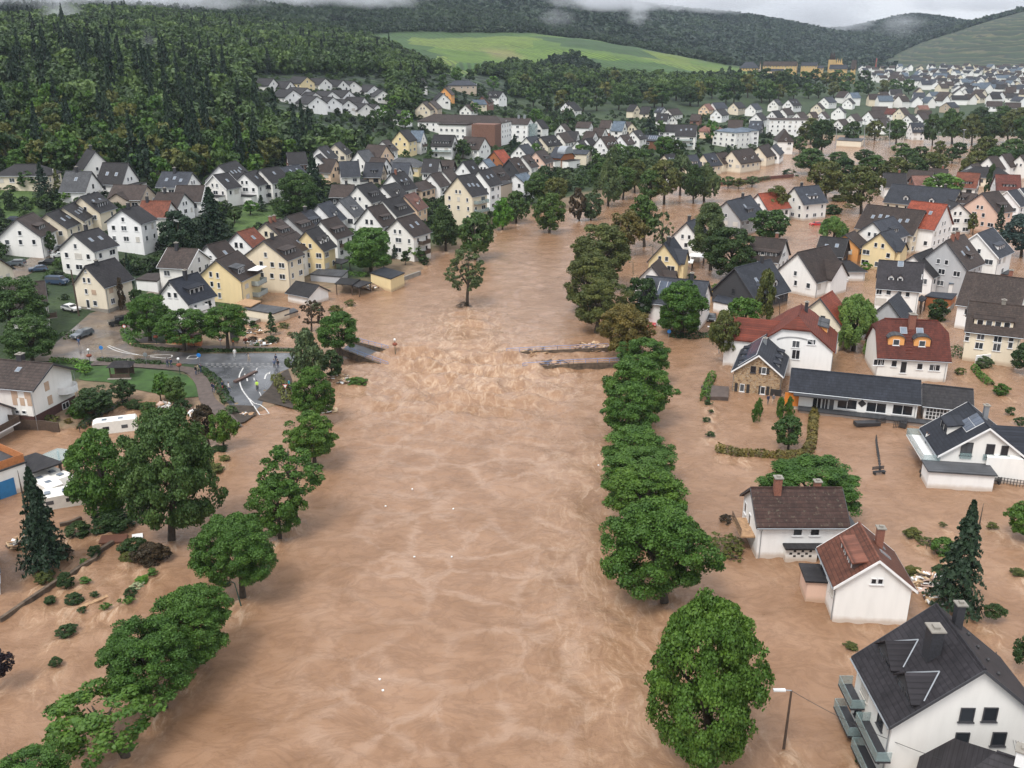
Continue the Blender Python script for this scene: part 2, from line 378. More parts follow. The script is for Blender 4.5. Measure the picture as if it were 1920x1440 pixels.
def ground_mat():
 m, t, b, N, L = nodes('ground'); g = N("NewGeometry"); P = g.outputs["Position"]
 def attr(k):
  a = N("Attribute"); a.attribute_name = k; return a.outputs["Fac"]
 gr = ramp(N, [(.25, (.010, .022, .007)), (.5, (.02, .04, .01)), (.75, (.045, .07, .018))]); L(noise(N, L, P, .09, 8, .3, .65), gr.inputs[0])
 fine = ramp(N, [(.3, (.7, .7, .7)), (.7, (1.25, 1.25, 1.2))]); L(noise(N, L, P, 1.3, 5), fine.inputs[0])
 c = mixc(N, L, 1, gr.outputs[0], fine.outputs[0], 'MULTIPLY')
 # forest floor / canopy far off
 vo = N("TexVoronoi"); vo.inputs["Scale"].default_value = .11; L(P, vo.inputs["Vector"])
 fo = ramp(N, [(0, (.03, .055, .022)), (.6, (.013, .028, .014)), (1, (.004, .01, .006))]); L(vo.outputs["Distance"], fo.inputs[0])
 cv = N("SeparateColor"); L(vo.outputs["Color"], cv.inputs[0])
 ft = ramp(N, [(0, (.6, .62, .6)), (1, (1.5, 1.4, 1.1))]); L(cv.outputs[0], ft.inputs[0])
 c = mixc(N, L, attr('wood'), c, mixc(N, L, 1, fo.outputs[0], ft.outputs[0], 'MULTIPLY'))
 # vineyards: parcels, each with its own row direction and green
 pv = N("TexVoronoi"); pv.inputs["Scale"].default_value = .0085; pv.distance = 'CHEBYCHEV'; L(P, pv.inputs["Vector"])
 pc = N("SeparateColor"); L(pv.outputs["Color"], pc.inputs[0])
 sp = N("SeparateXYZ"); L(P, sp.inputs[0])
 ang = math_(N, L, 'MULTIPLY', pc.outputs[0], 1.2)
 rows = math_(N, L, 'ADD', math_(N, L, 'MULTIPLY', sp.outputs[0], math_(N, L, 'COSINE', ang)), math_(N, L, 'MULTIPLY', sp.outputs[1], math_(N, L, 'SINE', ang)))
 st = math_(N, L, 'SINE', math_(N, L, 'ADD', math_(N, L, 'MULTIPLY', rows, .8), math_(N, L, 'MULTIPLY', noise(N, L, P, .05, 3), 3)))
 sm = N("MapRange"); sm.inputs[1].default_value = -1; sm.inputs[2].default_value = 1; sm.inputs[3].default_value = .5; sm.inputs[4].default_value = 1.25; L(st, sm.inputs[0])
 vc = ramp(N, [(0, (.022, .062, .011)), (.4, (.036, .09, .012)), (.7, (.085, .15, .015)), (1, (.11, .155, .022))]); L(pc.outputs[1], vc.inputs[0])
 vn = ramp(N, [(.3, (.55, .6, .55)), (.7, (1.3, 1.25, 1.1))]); L(noise(N, L, P, .05, 7, .5, .7), vn.inputs[0])
 vcol = mixc(N, L, 1, mixc(N, L, 1, vc.outputs[0], vn.outputs[0], 'MULTIPLY'), sm.outputs[0], 'MULTIPLY')
 c = mixc(N, L, attr('vine'), c, vcol)
 # terraces of the far right hill
 tz = math_(N, L, 'FRACT', math_(N, L, 'ADD', math_(N, L, 'MULTIPLY', sp.outputs[2], .12), math_(N, L, 'MULTIPLY', noise(N, L, P, .008, 6), 5)))
 tr = ramp(N, [(0, (.006, .013, .008)), (.25, (.013, .028, .01)), (.65, (.022, .042, .013)), (.9, (.09, .085, .045)), (1, (.008, .014, .008))]); L(tz, tr.inputs[0])
 tn = ramp(N, [(.32, (.55, .6, .6)), (.6, (1.1, 1.1, 1)), (.75, (1.5, 1.35, 1.05))]); L(noise(N, L, P, .02, 7, .6, .7), tn.inputs[0])
 c = mixc(N, L, attr('vine2'), c, mixc(N, L, 1, tr.outputs[0], tn.outputs[0], 'MULTIPLY'))
 gb = ramp(N, [(.3, (.035, .07, .014)), (.7, (.07, .12, .022))]); L(noise(N, L, P, .3, 6), gb.inputs[0])
 c = mixc(N, L, attr('meadow'), c, mixc(N, L, 1, gb.outputs[0], fine.outputs[0], 'MULTIPLY'))
 c = mixc(N, L, attr('bare'), c, (.22, .15, .085))
 md = ramp(N, [(.3, (.13, .085, .05)), (.55, (.24, .16, .1)), (.8, (.1, .1, .05))]); L(noise(N, L, P, .35, 6, .4), md.inputs[0])
 c = mixc(N, L, attr('mud'), c, md.outputs[0])
 L(c, b.inputs["Base Color"]); b.inputs["Roughness"].default_value = .9
 bp = N("Bump"); bp.inputs["Strength"].default_value = .6; bp.inputs["Distance"].default_value = .5
 L(noise(N, L, P, .6, 6), bp.inputs["Height"])
 bf = N("Bump"); bf.invert = True; bf.inputs["Distance"].default_value = 7; L(attr('wood'), bf.inputs["Strength"]); L(vo.outputs["Distance"], bf.inputs["Height"]); L(bp.outputs[0], bf.inputs["Normal"])
 L(bf.outputs[0], b.inputs["Normal"]); return m
gm = np_mesh('ground', GV, Q, [ground_mat()], smooth=True)
ground = tag(link(bpy.data.objects.new('ground', gm)), 'valley floor and green slopes around the flooded river town', None, None, 'structure')
vine = zone('vine', GV); vine2 = zone('vine2', GV)
mead = np.clip(sum(zone(k, GV) for k in ('grass', 'grass2', 'grass3', 'grass4', 'grass5')), 0, 1)
bare = np.clip(.4 * zone('fallow', GV) + zone('scarp', GV), 0, 1)
dl = sdist(GV[:, 0], GV[:, 1], LAND)
mud = np.clip((1.25 - GV[:, 2]) * 1.5, 0, 1) * (GV[:, 1] < 650) * np.clip(1 - (dl - 9 + 7 * fbm(GV[:, 0] / 7, GV[:, 1] / 7, 5)) / 6, .0, 1)
wood = np.clip((GV[:, 2] - 14) / 8, 0, 1) * (1 - np.maximum(np.maximum(vine, vine2), np.maximum(mead, bare)))
wood *= np.where(GV[:, 1] > 330, 1, 0)
for k, a in (('vine', vine), ('vine2', vine2), ('meadow', mead), ('bare', bare), ('mud', mud), ('wood', wood)):
 at_ = gm.attributes.new(k, 'FLOAT', 'POINT'); at_.data.foreach_set("value", a.astype(np.float32))
# ------------------------------------------------------------------ the flood
RAPID = at(880, 700)[:2]
def water_h(x, y):
 wx = x + 3 * fbm(x / 9, y / 9, 21, 3); wy = y + 3 * fbm(x / 9, y / 9, 31, 3)
 rn = lambda s, sd, sy=1.0: 1 - np.abs(fbm(wx / s, wy / (s * sy), sd, 3)) * 2
 river = np.clip((sdist(x, y, RIVER) + 4) / 14, 0, 1)
 rap = np.exp(-((x - RAPID[0]) / 27) ** 2 - ((y - RAPID[1] + 6) / 24) ** 2)
 rap2 = np.exp(-((x + 11) / 9) ** 2 - ((y - 196) / 16) ** 2)
 row = np.exp(-(seg_dist(x, y, ROWLINE, False) / 7) ** 2)
 h = .16 * fbm(wx / 3.2, wy / 2.0, 41, 3) + river * (.13 * rn(6.5, 51, .7) + .1 * fbm(wx / 2.2, wy / 1.3, 61, 3))
 h = h + rap * (1.1 * rn(7, 71, .6) - .3 + .6 * fbm(wx / 1.9, wy / 1.3, 81, 3)) + rap2 * (.35 * rn(4, 91) + .2 * fbm(wx / 1.6, wy, 95, 2))
 h = h + row * (.22 * np.sin((x * .9 + y * .35 + 5 * fbm(x / 10, y / 10, 7, 2)) * .95) + .12 * fbm(wx / 1.6, wy / 1.6, 97, 3))
 for (ua, va, ub, vb, am) in ((720, 655, 960, 668, .8), (700, 672, 800, 690, .9), (790, 690, 1000, 692, .8), (830, 742, 1010, 748, .55), (760, 700, 930, 722, .5), (850, 600, 900, 606, .5)):
  sd = seg_dist(wx * .6 + x * .4, wy * .6 + y * .4, [at(ua, va)[:2], at(ub, vb)[:2]], False); h = h + am * np.exp(-(sd / 1.5) ** 2) * (.5 + vnoise(x / 2.5, y / 2, 33)) - am * .5 * np.exp(-((sd - 3) / 1.6) ** 2)
 far = np.clip((y - 420) / 100, 0, 1)
 return (h - .12) * (1 - far)
RIVER = [at(u, v)[:2] for u, v in [(420, 1500), (640, 900), (650, 700), (700, 560), (830, 480), (960, 430), (1120, 400), (1230, 370), (1500, 330), (1560, 345), (1400, 375), (1250, 410), (1170, 440), (1050, 560), (1110, 640), (1130, 800), (1130, 950), (1230, 1150), (1230, 1500)]]
ROWLINE = [at(u, v)[:2] for u, v in [(1120, 860), (1135, 1000), (1150, 1090), (1165, 1200), (1200, 1350)]]
def water_mat():
 m, t, b, N, L = nodes('flood_water'); g = N("NewGeometry"); P = g.outputs["Position"]
 wp = N("TexNoise"); wp.inputs["Scale"].default_value = .11; wp.inputs["Detail"].default_value = 3; L(P, wp.inputs["Vector"])
 sv = N("VectorMath"); sv.operation = 'SUBTRACT'; L(wp.outputs["Color"], sv.inputs[0]); sv.inputs[1].default_value = (.5, .5, .5)
 ms = N("VectorMath"); ms.operation = 'MULTIPLY_ADD'; L(sv.outputs[0], ms.inputs[0]); ms.inputs[1].default_value = (5, 5, 0); L(P, ms.inputs[2])
 WP = ms.outputs[0]
 base = ramp(N, [(.3, (.220, .122, .067)), (.5, (.266, .154, .090)), (.72, (.310, .188, .117))]); L(noise(N, L, WP, .14, 6, .6), base.inputs[0])
 # silt foam drawn out in wandering veins
 vv = N("TexVoronoi"); vv.feature = 'DISTANCE_TO_EDGE'; vv.inputs["Scale"].default_value = .15; vv.inputs["Randomness"].default_value = 1; L(WP, vv.inputs["Vector"])
 e = math_(N, L, 'ADD', vv.outputs["Distance"], math_(N, L, 'MULTIPLY', math_(N, L, 'SUBTRACT', noise(N, L, WP, .3, 9, .8, .75), .5), .62))
 fm = N("MapRange"); fm.interpolation_type = 'SMOOTHSTEP'; fm.inputs[1].default_value = -.02; fm.inputs[2].default_value = .13; fm.inputs[3].default_value = 1; fm.inputs[4].default_value = 0; L(e, fm.inputs[0])
 ga = N("MapRange"); ga.inputs[1].default_value = .34; ga.inputs[2].default_value = .5; L(noise(N, L, P, .04, 4), ga.inputs[0]); va = N("Attribute"); va.attribute_name = 'vein'
 fac = math_(N, L, 'MULTIPLY', math_(N, L, 'MULTIPLY', fm.outputs[0], math_(N, L, 'MULTIPLY', ga.outputs[0], va.outputs["Fac"])), .24)
 c = mixc(N, L, fac, base.outputs[0], (.50, .375, .29))
 sh = ramp(N, [(.42, (1.08, 1.08, 1.08)), (.5, (.66, .6, .56)), (.55, (1.04, 1.04, 1.04))])    # fine flow lines of heavier silt
 mp = N("Mapping"); mp.inputs["Scale"].default_value = (.5, .9, 1); L(WP, mp.inputs[0]); L(noise(N, L, mp.outputs[0], .5, 9, .7, .66), sh.inputs[0])
 c = mixc(N, L, .38, c, sh.outputs[0], 'MULTIPLY')
 a = N("Attribute"); a.attribute_name = 'churn'
 cf = N("MapRange"); cf.inputs[1].default_value = .42; cf.inputs[2].default_value = .66; m3 = N("Mapping"); m3.inputs["Scale"].default_value = (1.1, .38, 1); L(WP, m3.inputs[0]); cn = noise(N, L, m3.outputs[0], .8, 9, .9, .72); L(cn, cf.inputs[0])
 cc = ramp(N, [(.42, (.34, .20, .105)), (.5, (.43, .27, .15)), (.6, (.54, .39, .27))]); L(cn, cc.inputs[0])
 c = mixc(N, L, math_(N, L, 'MULTIPLY', math_(N, L, 'MULTIPLY', a.outputs["Fac"], cf.outputs[0]), .85), c, cc.outputs[0])
 L(c, b.inputs["Base Color"]); b.inputs["Roughness"].default_value = .07; b.inputs["IOR"].default_value = 1.33
 b1 = N("Bump"); b1.inputs["Strength"].default_value = .42; b1.inputs["Distance"].default_value = .5
 m2 = N("Mapping"); m2.inputs["Scale"].default_value = (.9, 1.25, 1); L(WP, m2.inputs[0])
 L(noise(N, L, m2.outputs[0], .8, 9, .6, .7), b1.inputs["Height"])
 b2 = N("Bump"); b2.inputs["Strength"].default_value = .3; b2.inputs["Distance"].default_value = .2; L(noise(N, L, P, 2.6, 5, .6), b2.inputs["Height"]); L(b1.outputs[0], b2.inputs["Normal"])
 L(b2.outputs[0], b.inputs["Normal"]); return m
X, Y, Q = grid(np.concatenate([np.arange(-900, -80, 20), np.arange(-80, 2020, 5), np.arange(2020, 2900, 20)]), np.exp(np.linspace(math.log(34), math.log(740), 560)))
WV = np.stack([X, Y, water_h(X, Y)], 1)
wm = np_mesh('flood_water', WV, Q, [water_mat()], smooth=True)
flood = tag(link(bpy.data.objects.new('flood_water', wm)), 'muddy brown flood water filling the river and streets', None, None, 'structure')
ch = np.exp(-((X - RAPID[0]) / 26) ** 2 - ((Y - RAPID[1]) / 22) ** 2) + .8 * np.exp(-((X + 11) / 10) ** 2 - ((Y - 192) / 18) ** 2) + .55 * np.exp(-(seg_dist(X, Y, ROWLINE, False) / 8) ** 2)
vn_ = wm.attributes.new('vein', 'FLOAT', 'POINT'); vn_.data.foreach_set('value', (np.clip((sdist(X, Y, RIVER) + 2) / 10, .12, 1) * np.clip((215 - Y) / 70, .15, 1)).astype(np.float32))
a_ = wm.attributes.new('churn', 'FLOAT', 'POINT'); a_.data.foreach_set("value", np.clip(ch, 0, 1).astype(np.float32))
# ------------------------------------------------------------------ house builder
FACE = {'A': 0.0, 'L': math.pi / 2, 'B': math.pi, 'R': -math.pi / 2}
_wm = {}
def window_mesh(w, h, style):
 k = (round(w, 1), round(h, 1), style)
 if k in _wm: return _wm[k]
 w, h, f = k[0] / 2, k[1] / 2, .08
 a = MB()
 if style == 2:
  for i in range(int(h * 2 / .16)): a.box(-.04, .05 + .012 * (i % 2), -w, w, -h + i * .16, -h + i * .16 + .155)
  a.box(-.04, .12, -w - .08, w + .08, -h - .1, -h)
  mesh = (a.mesh('shutter', SHUT), None)
 elif style == 3:
  for i in range(int(h * 2 / .16)): a.box(-.04, .05 + .012 * (i % 2), -w, w, -h + i * .16, -h + i * .16 + .155)
  mesh = (a.mesh('shutter_tan', SHUTT), None)
 else:
  a.box(-.04, .09, -w, w, -h, -h + f); a.box(-.04, .09, -w, w, h - f, h)
  a.box(-.04, .09, -w, -w + f, -h + f, h - f); a.box(-.04, .09, w - f, w, -h + f, h - f)
  if w > .55: a.box(-.04, .07, -f / 2, f / 2, -h + f, h - f)
  a.box(-.04, .16, -w - .1, w + .1, -h - .07, -h - .003)
  p = MB(); p.add([(.03, -w + f, -h + f), (.03, w - f, -h + f), (.03, w - f, h - f), (.03, -w + f, h - f)], [(0, 1, 2, 3)])
  mesh = (a.mesh('window_frame', FRAMED if style == 1 else FRAME), p.mesh('window_pane', GLASS))
 _wm[k] = mesh; return mesh
def window(parent, loc, yaw, w=1.1, h=1.3, style=0, name='window', tilt=0):
 fm, pm = window_mesh(w, h, style)
 o = link(bpy.data.objects.new('shuttered_window' if style > 1 and name == 'window' else name, fm), parent)
 o.location = loc; o.rotation_euler = (0, -tilt, yaw)
 if pm: link(bpy.data.objects.new('pane', pm), o)
 return o
class House:
 def __init__(s, name, A, B, W=9, He=5.5, pitch=42, wall='white', roof='dark', label='', hip=0.0, group=None, cat='house', wallm=None, roofm=None, drop=3.0, zadd=0, verge=False, ov=.4, fix=None, lim=True):
  tp = math.tan(rad(pitch)); th = .2 / math.cos(rad(pitch)); hr = He + W / 2 * tp + th
  if fix is None:
   m = hit((A[0] + B[0]) / 2, (A[1] + B[1]) / 2, hr); zg = m[2] + zadd
   a, b = at(*A, zg + hr), at(*B, zg + hr)
  else: a, b, zg = fix
  s.len0 = L = float(np.hypot(*(a - b)[:2]))
  if L > 19 and fix is None and He < 9 and W < 12 and lim:      # foreshortened reading: keep the visible gable, limit the length
   b = a + (b - a) * 15 / L; L = 15.0
  if L < 6.5 and fix is None: b = a + (b - a) * 7.5 / L; L = 7.5
  c = (a + b) / 2; s.c = (c[0], c[1], zg); s.rz = math.atan2(a[1] - b[1], a[0] - b[0])
  s.W, s.He, s.tp, s.th, s.wall, s.roof = W, He, tp, th, wall, roof
  s.root = empty(name, s.c, s.rz, label, cat, group); s.near = c[1] < 235; s.mid = c[1] < 430
  d = hip * (W / 2 + .45) * .9
  if hip: L += 2 * d
  s.L = L; s.zr = He + W / 2 * tp; s.lx = L / 2 - ov if hip < 1 else L / 2 - .45
  s.wm = wallm or W_(wall); s.rm = roofm or R_(roof)
  ca, sa = math.cos(s.rz), math.sin(s.rz); dx, dy = -c[0], -c[1]
  s.cl = (dx * ca + dy * sa, -dx * sa + dy * ca); s.sv = 1 if s.cl[1] > 0 else -1
  # walls
  q = MB(); x, y = s.lx, W / 2
  sec = [(-y, -drop), (y, -drop), (y, He)] + ([(0, s.zr)] if hip == 0 else [(y * hip, He + (1 - hip) * (s.zr - He)), (-y * hip, He + (1 - hip) * (s.zr - He))] if hip < 1 else []) + [(-y, He)]
  n = len(sec)
  q.add([(x, p, z) for p, z in sec] + [(-x, p, z) for p, z in sec], [tuple(range(n)), tuple(range(2 * n - 1, n - 1, -1))] + [(i, n + i, n + (i + 1) % n, (i + 1) % n) for i in range(n)])
  s.walls = q.build('wall', s.wm, s.root)
  # roof
  e, ze = W / 2 + .45, He - .45 * tp; L2 = L / 2
  def ring(dz):
   P = {}
   for sx in (1, -1):
    P['r', sx] = (sx * (L2 - d), 0, s.zr + dz)
    for sy in (1, -1):
     P['e', sx, sy] = (sx * L2, sy * e, ze + dz)
     P['v', sx, sy] = (sx * L2, sy * e * hip, s.zr - hip * (s.zr - ze) + dz)
   return P
  T, Bt = ring(th), ring(0); q = MB()
  def uniq(l):
   o = []
   for p in l:
    if not o or max(abs(p[i] - o[-1][i]) for i in range(3)) > 1e-4: o.append(p)
   if len(o) > 1 and max(abs(o[0][i] - o[-1][i]) for i in range(3)) < 1e-4: o.pop()
   return o
  for P, fl in ((T, 0), (Bt, 1)):
   fs = [[P['e', -1, sy], P['e', 1, sy], P['v', 1, sy], P['r', 1], P['r', -1], P['v', -1, sy]] for sy in (-1, 1)]
   fs[1] = fs[1][::-1]
   fs += [[P['v', 1, -1], P['v', 1, 1], P['r', 1]], [P['v', -1, 1], P['v', -1, -1], P['r', -1]]]
   for f in fs:
    f = uniq(f)
    if len(f) < 3: continue
    if fl: f = f[::-1]
    q.add(f, [tuple(range(len(f)))])
  loop = [('e', -1, -1), ('e', 1, -1), ('v', 1, -1)] + ([('r', 1)] if hip == 0 else []) + [('v', 1, 1), ('e', 1, 1), ('e', -1, 1), ('v', -1, 1)] + ([('r', -1)] if hip == 0 else []) + [('v', -1, -1)]
  for i in range(len(loop)):
   a_, b_ = loop[i], loop[(i + 1) % len(loop)]
   q.add([Bt[a_], Bt[b_], T[b_], T[a_]], [(0, 1, 2, 3)])
  s.roofo = q.build('roof', s.rm, s.root)
  q = MB(); q.tube([(L2 - d - .02, 0, s.zr + th), (-L2 + d + .02, 0, s.zr + th)], .13, 6); rd = q.build('ridge_tiles', s.rm, s.roofo)
  if hip == 0 and (verge or s.mid):
   for sx in (1, -1):
    q = MB(); x0 = sx * (L2 + .003); x1 = sx * (L2 + .06); pr = [(-e, ze - .02), (0, s.zr - .02), (e, ze - .02), (e, ze + th + .03), (0, s.zr + th + .03), (-e, ze + th + .03)]
    q.add([(x, y_, z_) for x in (x0, x1) for y_, z_ in pr], [(0, 1, 4, 5), (1, 2, 3, 4), (11, 10, 7, 6), (10, 9, 8, 7)] + [(i, (i + 1) % 6, 6 + (i + 1) % 6, 6 + i) for i in range(6)])
    q.build('verge_board', WHITEP if verge else FRAMED, s.root)
  if s.mid:
   for sy in (1, -1):
    q = MB(); q.tube([(L2, sy * (e + .06), ze + .06), (-L2, sy * (e + .06), ze + .06)], .08, 6)
    if s.near:
     q.tube([(L2 - .7, sy * (e + .04), ze), (L2 - .7, sy * (W / 2 + .07), ze - .6), (L2 - .7, sy * (W / 2 + .07), -drop + .5)], .05, 6)
    q.build('gutter', ZINC, s.root)
 def roofz(s, y): return s.zr + s.th - abs(y) * s.tp
 def seen(s, f):
  a = FACE[f]; half = s.lx if f in 'AB' else s.W / 2
  return s.cl[0] * math.cos(a) + s.cl[1] * math.sin(a) > half
 def fpos(s, f, t, z, out=0.0):
  a = FACE[f]; half = (s.lx if f in 'AB' else s.W / 2) + out
  return (half * math.cos(a) - t * math.sin(a), half * math.sin(a) + t * math.cos(a), z)
 def win(s, f, t, z, w=1.1, h=1.3, style=0, name='window'):
  return window(s.root, s.fpos(f, t, z), FACE[f], w, h, style, name)
 def auto(s, rnd, faces=None, style=None, skip=.12, top=1.45, sp=3.0, door=True):
  if style is None: style = 1 if rnd.random() < .25 else 0
  for f in faces or 'ALBR':
   if not s.seen(f): continue
   wide = (s.W if f in 'AB' else s.L - .8); n = max(1, int(wide / (sp if s.mid else 3.6)))
   big = [rnd.choice((.9, 1.1, 1.1, 1.6, 2.0)) for _ in range(n)]
   z = s.He - top; lev = 0
   while z > 1.0:
    for i in range(n):
     if rnd.random() < skip: continue
     t = (i + .5 - n / 2) * wide / n + rnd.uniform(-.25, .25)
     st = 2 if rnd.random() < .13 else style
     s.win(f, t, z, big[i], 1.3, st)
    z -= 2.75; lev += 1
   if f in 'AB' and s.zr - s.He > 2.6 and s.L > s.lx * 2:
    k = 2 if s.zr - s.He > 3.7 and rnd.random() < .65 else 1
    for i in range(k): s.win(f, (i - (k - 1) / 2) * 1.7 + rnd.uniform(-.2, .2), s.He + .85, .9, 1.2, style)
  return s
 def chimney(s, x=0, y=.6, h=1.3, w=.7, m=None, wy=None):
  q = MB(); wy = wy or w; zt = s.zr + s.th + h
  q.box(x - w / 2, x + w / 2, y - wy / 2, y + wy / 2, s.roofz(abs(y) + wy / 2) - .3, zt); o = q.build('chimney', m or CHIMD, s.root)
  q = MB(); q.box(x - w / 2 - .12, x + w / 2 + .12, y - wy / 2 - .12, y + wy / 2 + .12, zt + .003, zt + .12); q.box(x - w / 4, x + w / 4, y - wy / 4, y + wy / 4, zt + .12, zt + .3); q.build('chimney_cap', CONC, o)
  return s
 def skylight(s, x, yf=.5, w=.9, h=1.3, side=None, m=None):
  sy = side or s.sv; y = sy * yf * s.W / 2; c, sn = math.cos(math.atan(s.tp)), math.sin(math.atan(s.tp))
  q = MB(); M = Matrix.Translation((x, y, s.roofz(y))) @ Matrix.Rotation(-sy * math.atan(s.tp), 4, 'X')
  q.box(-w / 2, w / 2, -h / 2, h / 2, -.05, .1, 0, M); o = q.build('skylight', ZINC, s.root)
  q = MB(); q.add([tuple(M @ Vector(p)) for p in ((-w / 2 + .08, -h / 2 + .08, .105), (w / 2 - .08, -h / 2 + .08, .105), (w / 2 - .08, h / 2 - .08, .105), (-w / 2 + .08, h / 2 - .08, .105))], [(0, 1, 2, 3)])
  q.build('pane', SKYG, o); return s
 def solar(s, x, yf, w, h, side=None, n=4):
  sy = side or s.sv; y = sy * yf * s.W / 2
  M = Matrix.Translation((x, y, s.roofz(y))) @ Matrix.Rotation(-sy * math.atan(s.tp), 4, 'X'); q = MB()
  for i in range(n):
   x0 = -w / 2 + w * i / n; q.box(x0 + .04, x0 + w / n - .04, -h / 2, -.03, .06, .12, 0, M); q.box(x0 + .04, x0 + w / n - .04, .03, h / 2, .06, .12, 0, M)
  q.box(-w / 2 - .05, w / 2 + .05, -h / 2 - .05, h / 2 + .05, .0, .055, 1, M)
  q.build('solar_panel', [SOLAR, FRAME], s.root); return s
 def dormer(s, x, w=1.7, kind='g', side=None, inset=1.1, h=1.25, wall=None, roof=None, nwin=None, arch=False, style=0):
  sy = side or s.sv; y0 = s.W / 2 - inset; z0 = s.roofz(y0) - s.th - .1; tp = s.tp
  wm = W_(wall) if wall else s.wm; rm = R_(roof) if roof else s.rm; q = MB(); r = MB()
  if kind == 'g':
   zt = z0 + h; za = zt + w / 2 * .85; zl = zt + .15; yb = max(.05, (s.zr - zt) / tp); ya = max(0, (s.zr - za) / tp)
   prof = [(-w / 2, zt), (0, za), (w / 2, zt)]
   if arch: prof = [(w / 2 * -math.cos(t), zt + .62 * math.sin(t)) for t in np.linspace(0, math.pi, 9)]
   pts = [(-w / 2, z0 - .3)] + prof + [(w / 2, z0 - .3)]
   n = len(pts); q.add([(x + px, sy * y0, pz) for px, pz in pts] + [(x + px, sy * max(.02, min(y0 - .1, (s.zr - pz) / tp - .1)), pz) for px, pz in pts],
        [tuple(range(n)) if sy < 0 else tuple(range(n - 1, -1, -1))] + [(i, i + 1, n + i + 1, n + i) for i in range(n - 1)])
   k = len(prof); o_ = .22
   pr = [((px) * (1 + 2 * .2 / w), pz - (0 if arch else .2 * .85)) if i in (0, k - 1) else (px, pz + (.02 if arch else 0)) for i, (px, pz) in enumerate(prof)]
   vs = []
   for dz in (.14, .02):
    vs += [(x + px, sy * (y0 + .25), pz + dz) for px, pz in pr] + [(x + px, sy * max(0, (s.zr - pz) / tp - .25), pz + dz) for px, pz in pr]
   fs = [(i, i + 1, k + i + 1, k + i) for i in range(k - 1)] + [(2 * k + k + i, 2 * k + k + i + 1, 2 * k + i + 1, 2 * k + i) for i in range(k - 1)]
   fs += [(i + 1, i, 2 * k + i, 2 * k + i + 1) for i in range(k - 1)] + [(0, k, 3 * k, 2 * k), (k - 1, 3 * k - 1, 4 * k - 1, 2 * k - 1)]
   r.add(vs, fs)
  else:
   ts = .16; zt = z0 + h; yb = (s.zr - zt - y0 * ts) / (tp - ts); yb = max(yb, .15); zb = s.zr - yb * tp
   q.add([(x - w / 2, sy * y0, z0 - .3), (x + w / 2, sy * y0, z0 - .3), (x + w / 2, sy * y0, zt), (x - w / 2, sy * y0, zt), (x - w / 2, sy * yb, zb), (x + w / 2, sy * yb, zb), (x - w / 2, sy * yb, z0 - .3), (x + w / 2, sy * yb, z0 - .3)],
     [(0, 1, 2, 3), (1, 7, 5, 2), (0, 3, 4, 6), (3, 2, 5, 4)])
   e = .25; zo = zt - e * ts
   vs = [(x - w / 2 - e, sy * (y0 + e), zo), (x + w / 2 + e, sy * (y0 + e), zo), (x + w / 2 + e, sy * (yb - .2), zb + .1), (x - w / 2 - e, sy * (yb - .2), zb + .1)]
   r.add([(a, b, c + .16) for a, b, c in vs] + [(a, b, c + .01) for a, b, c in vs], [(0, 1, 2, 3), (7, 6, 5, 4), (0, 4, 5, 1), (1, 5, 6, 2), (2, 6, 7, 3), (3, 7, 4, 0)])
  o = q.build('dormer', wm, s.root); r.build('dormer_roof', rm, o)
  if kind == 'g' and s.c[1] < 100:
   for k_ in (-1, 1):
    v_ = MB(); v_.tube([(x + k_ * w * .52, sy * yb, zt + .2), (x, sy * ya, za + .24)], .08, 5); v_.build('valley_flashing', ZINC, o)
  nw = nwin or max(1, int(w / 1.35)); ww = min(1.15, w / nw - .3)
  for i in range(nw):
   window(o, (x + (i + .5 - nw / 2) * w / nw * .92, sy * y0, z0 + h * .5 + (.1 if kind == 'g' else .05)), FACE['L' if sy > 0 else 'R'], ww, min(1.15, h - .2), style)
  return s
 def balcony(s, f, t, z, w, d=1.5, slab=None, rail=None, h=1.0, solid=True):
  a = FACE[f]; half = (s.lx if f in 'AB' else s.W / 2)
  M = Matrix.Rotation(a, 4, 'Z') @ Matrix.Translation((half, t, z)); q = MB()
  q.box(.003, d, -w / 2, w / 2, -.18, 0, 0, M); o = q.build('balcony', slab or CONC, s.root); q = MB()
  if solid:
   q.box(d - .06, d, -w / 2, w / 2, .02, h, 0, M); q.box(.003, d - .065, -w / 2, -w / 2 + .06, .02, h, 0, M); q.box(.003, d - .065, w / 2 - .06, w / 2, .02, h, 0, M)
  else:
   for i in range(int(w / .25) + 1): q.box(d - .04, d, -w / 2 + i * .25 - .015, -w / 2 + i * .25 + .015, .02, h - .05, 0, M)
   q.box(d - .05, d + .01, -w / 2, w / 2, h - .045, h, 0, M)
  q.build('railing', rail or WOODD, o); return s
 def part(s, name, mb, m, parent=None): return mb.build(name, m, parent or s.root)
 def wing(s, f, t, out, W, He=None, pitch=None, roof=None, base=-3):
  "cross wing with its own gable on face f"
  He = He or s.He; tp = math.tan(rad(pitch)) if pitch else s.tp; a = FACE[f]; half = (s.lx if f in 'AB' else s.W / 2)
  M = Matrix.Rotation(a, 4, 'Z') @ Matrix.Translation((0, t, 0)); za = He + W / 2 * tp; x1 = half + out; q = MB()
  vs = [(.3, -W / 2, base), (.3, W / 2, base), (.3, W / 2, He), (.3, 0, za), (.3, -W / 2, He)]; vs += [(x1, y, z) for _, y, z in vs]
  q.add([tuple(M @ Vector(p)) for p in vs], [(5, 6, 7, 8, 9), (0, 5, 9, 4), (1, 2, 7, 6), (2, 3, 8, 7), (3, 4, 9, 8)]); o = q.build('wing_wall', s.wm, s.root)
  q = MB(); e, t_ = .35, s.th; ze = He - e * tp
  pr = [(-W / 2 - e, ze), (0, za), (W / 2 + e, ze)]
  # run back only as far as the main slope it meets
  def xb(z): return max(0.0, (s.zr - z) / s.tp) if f in 'LR' else half - 1
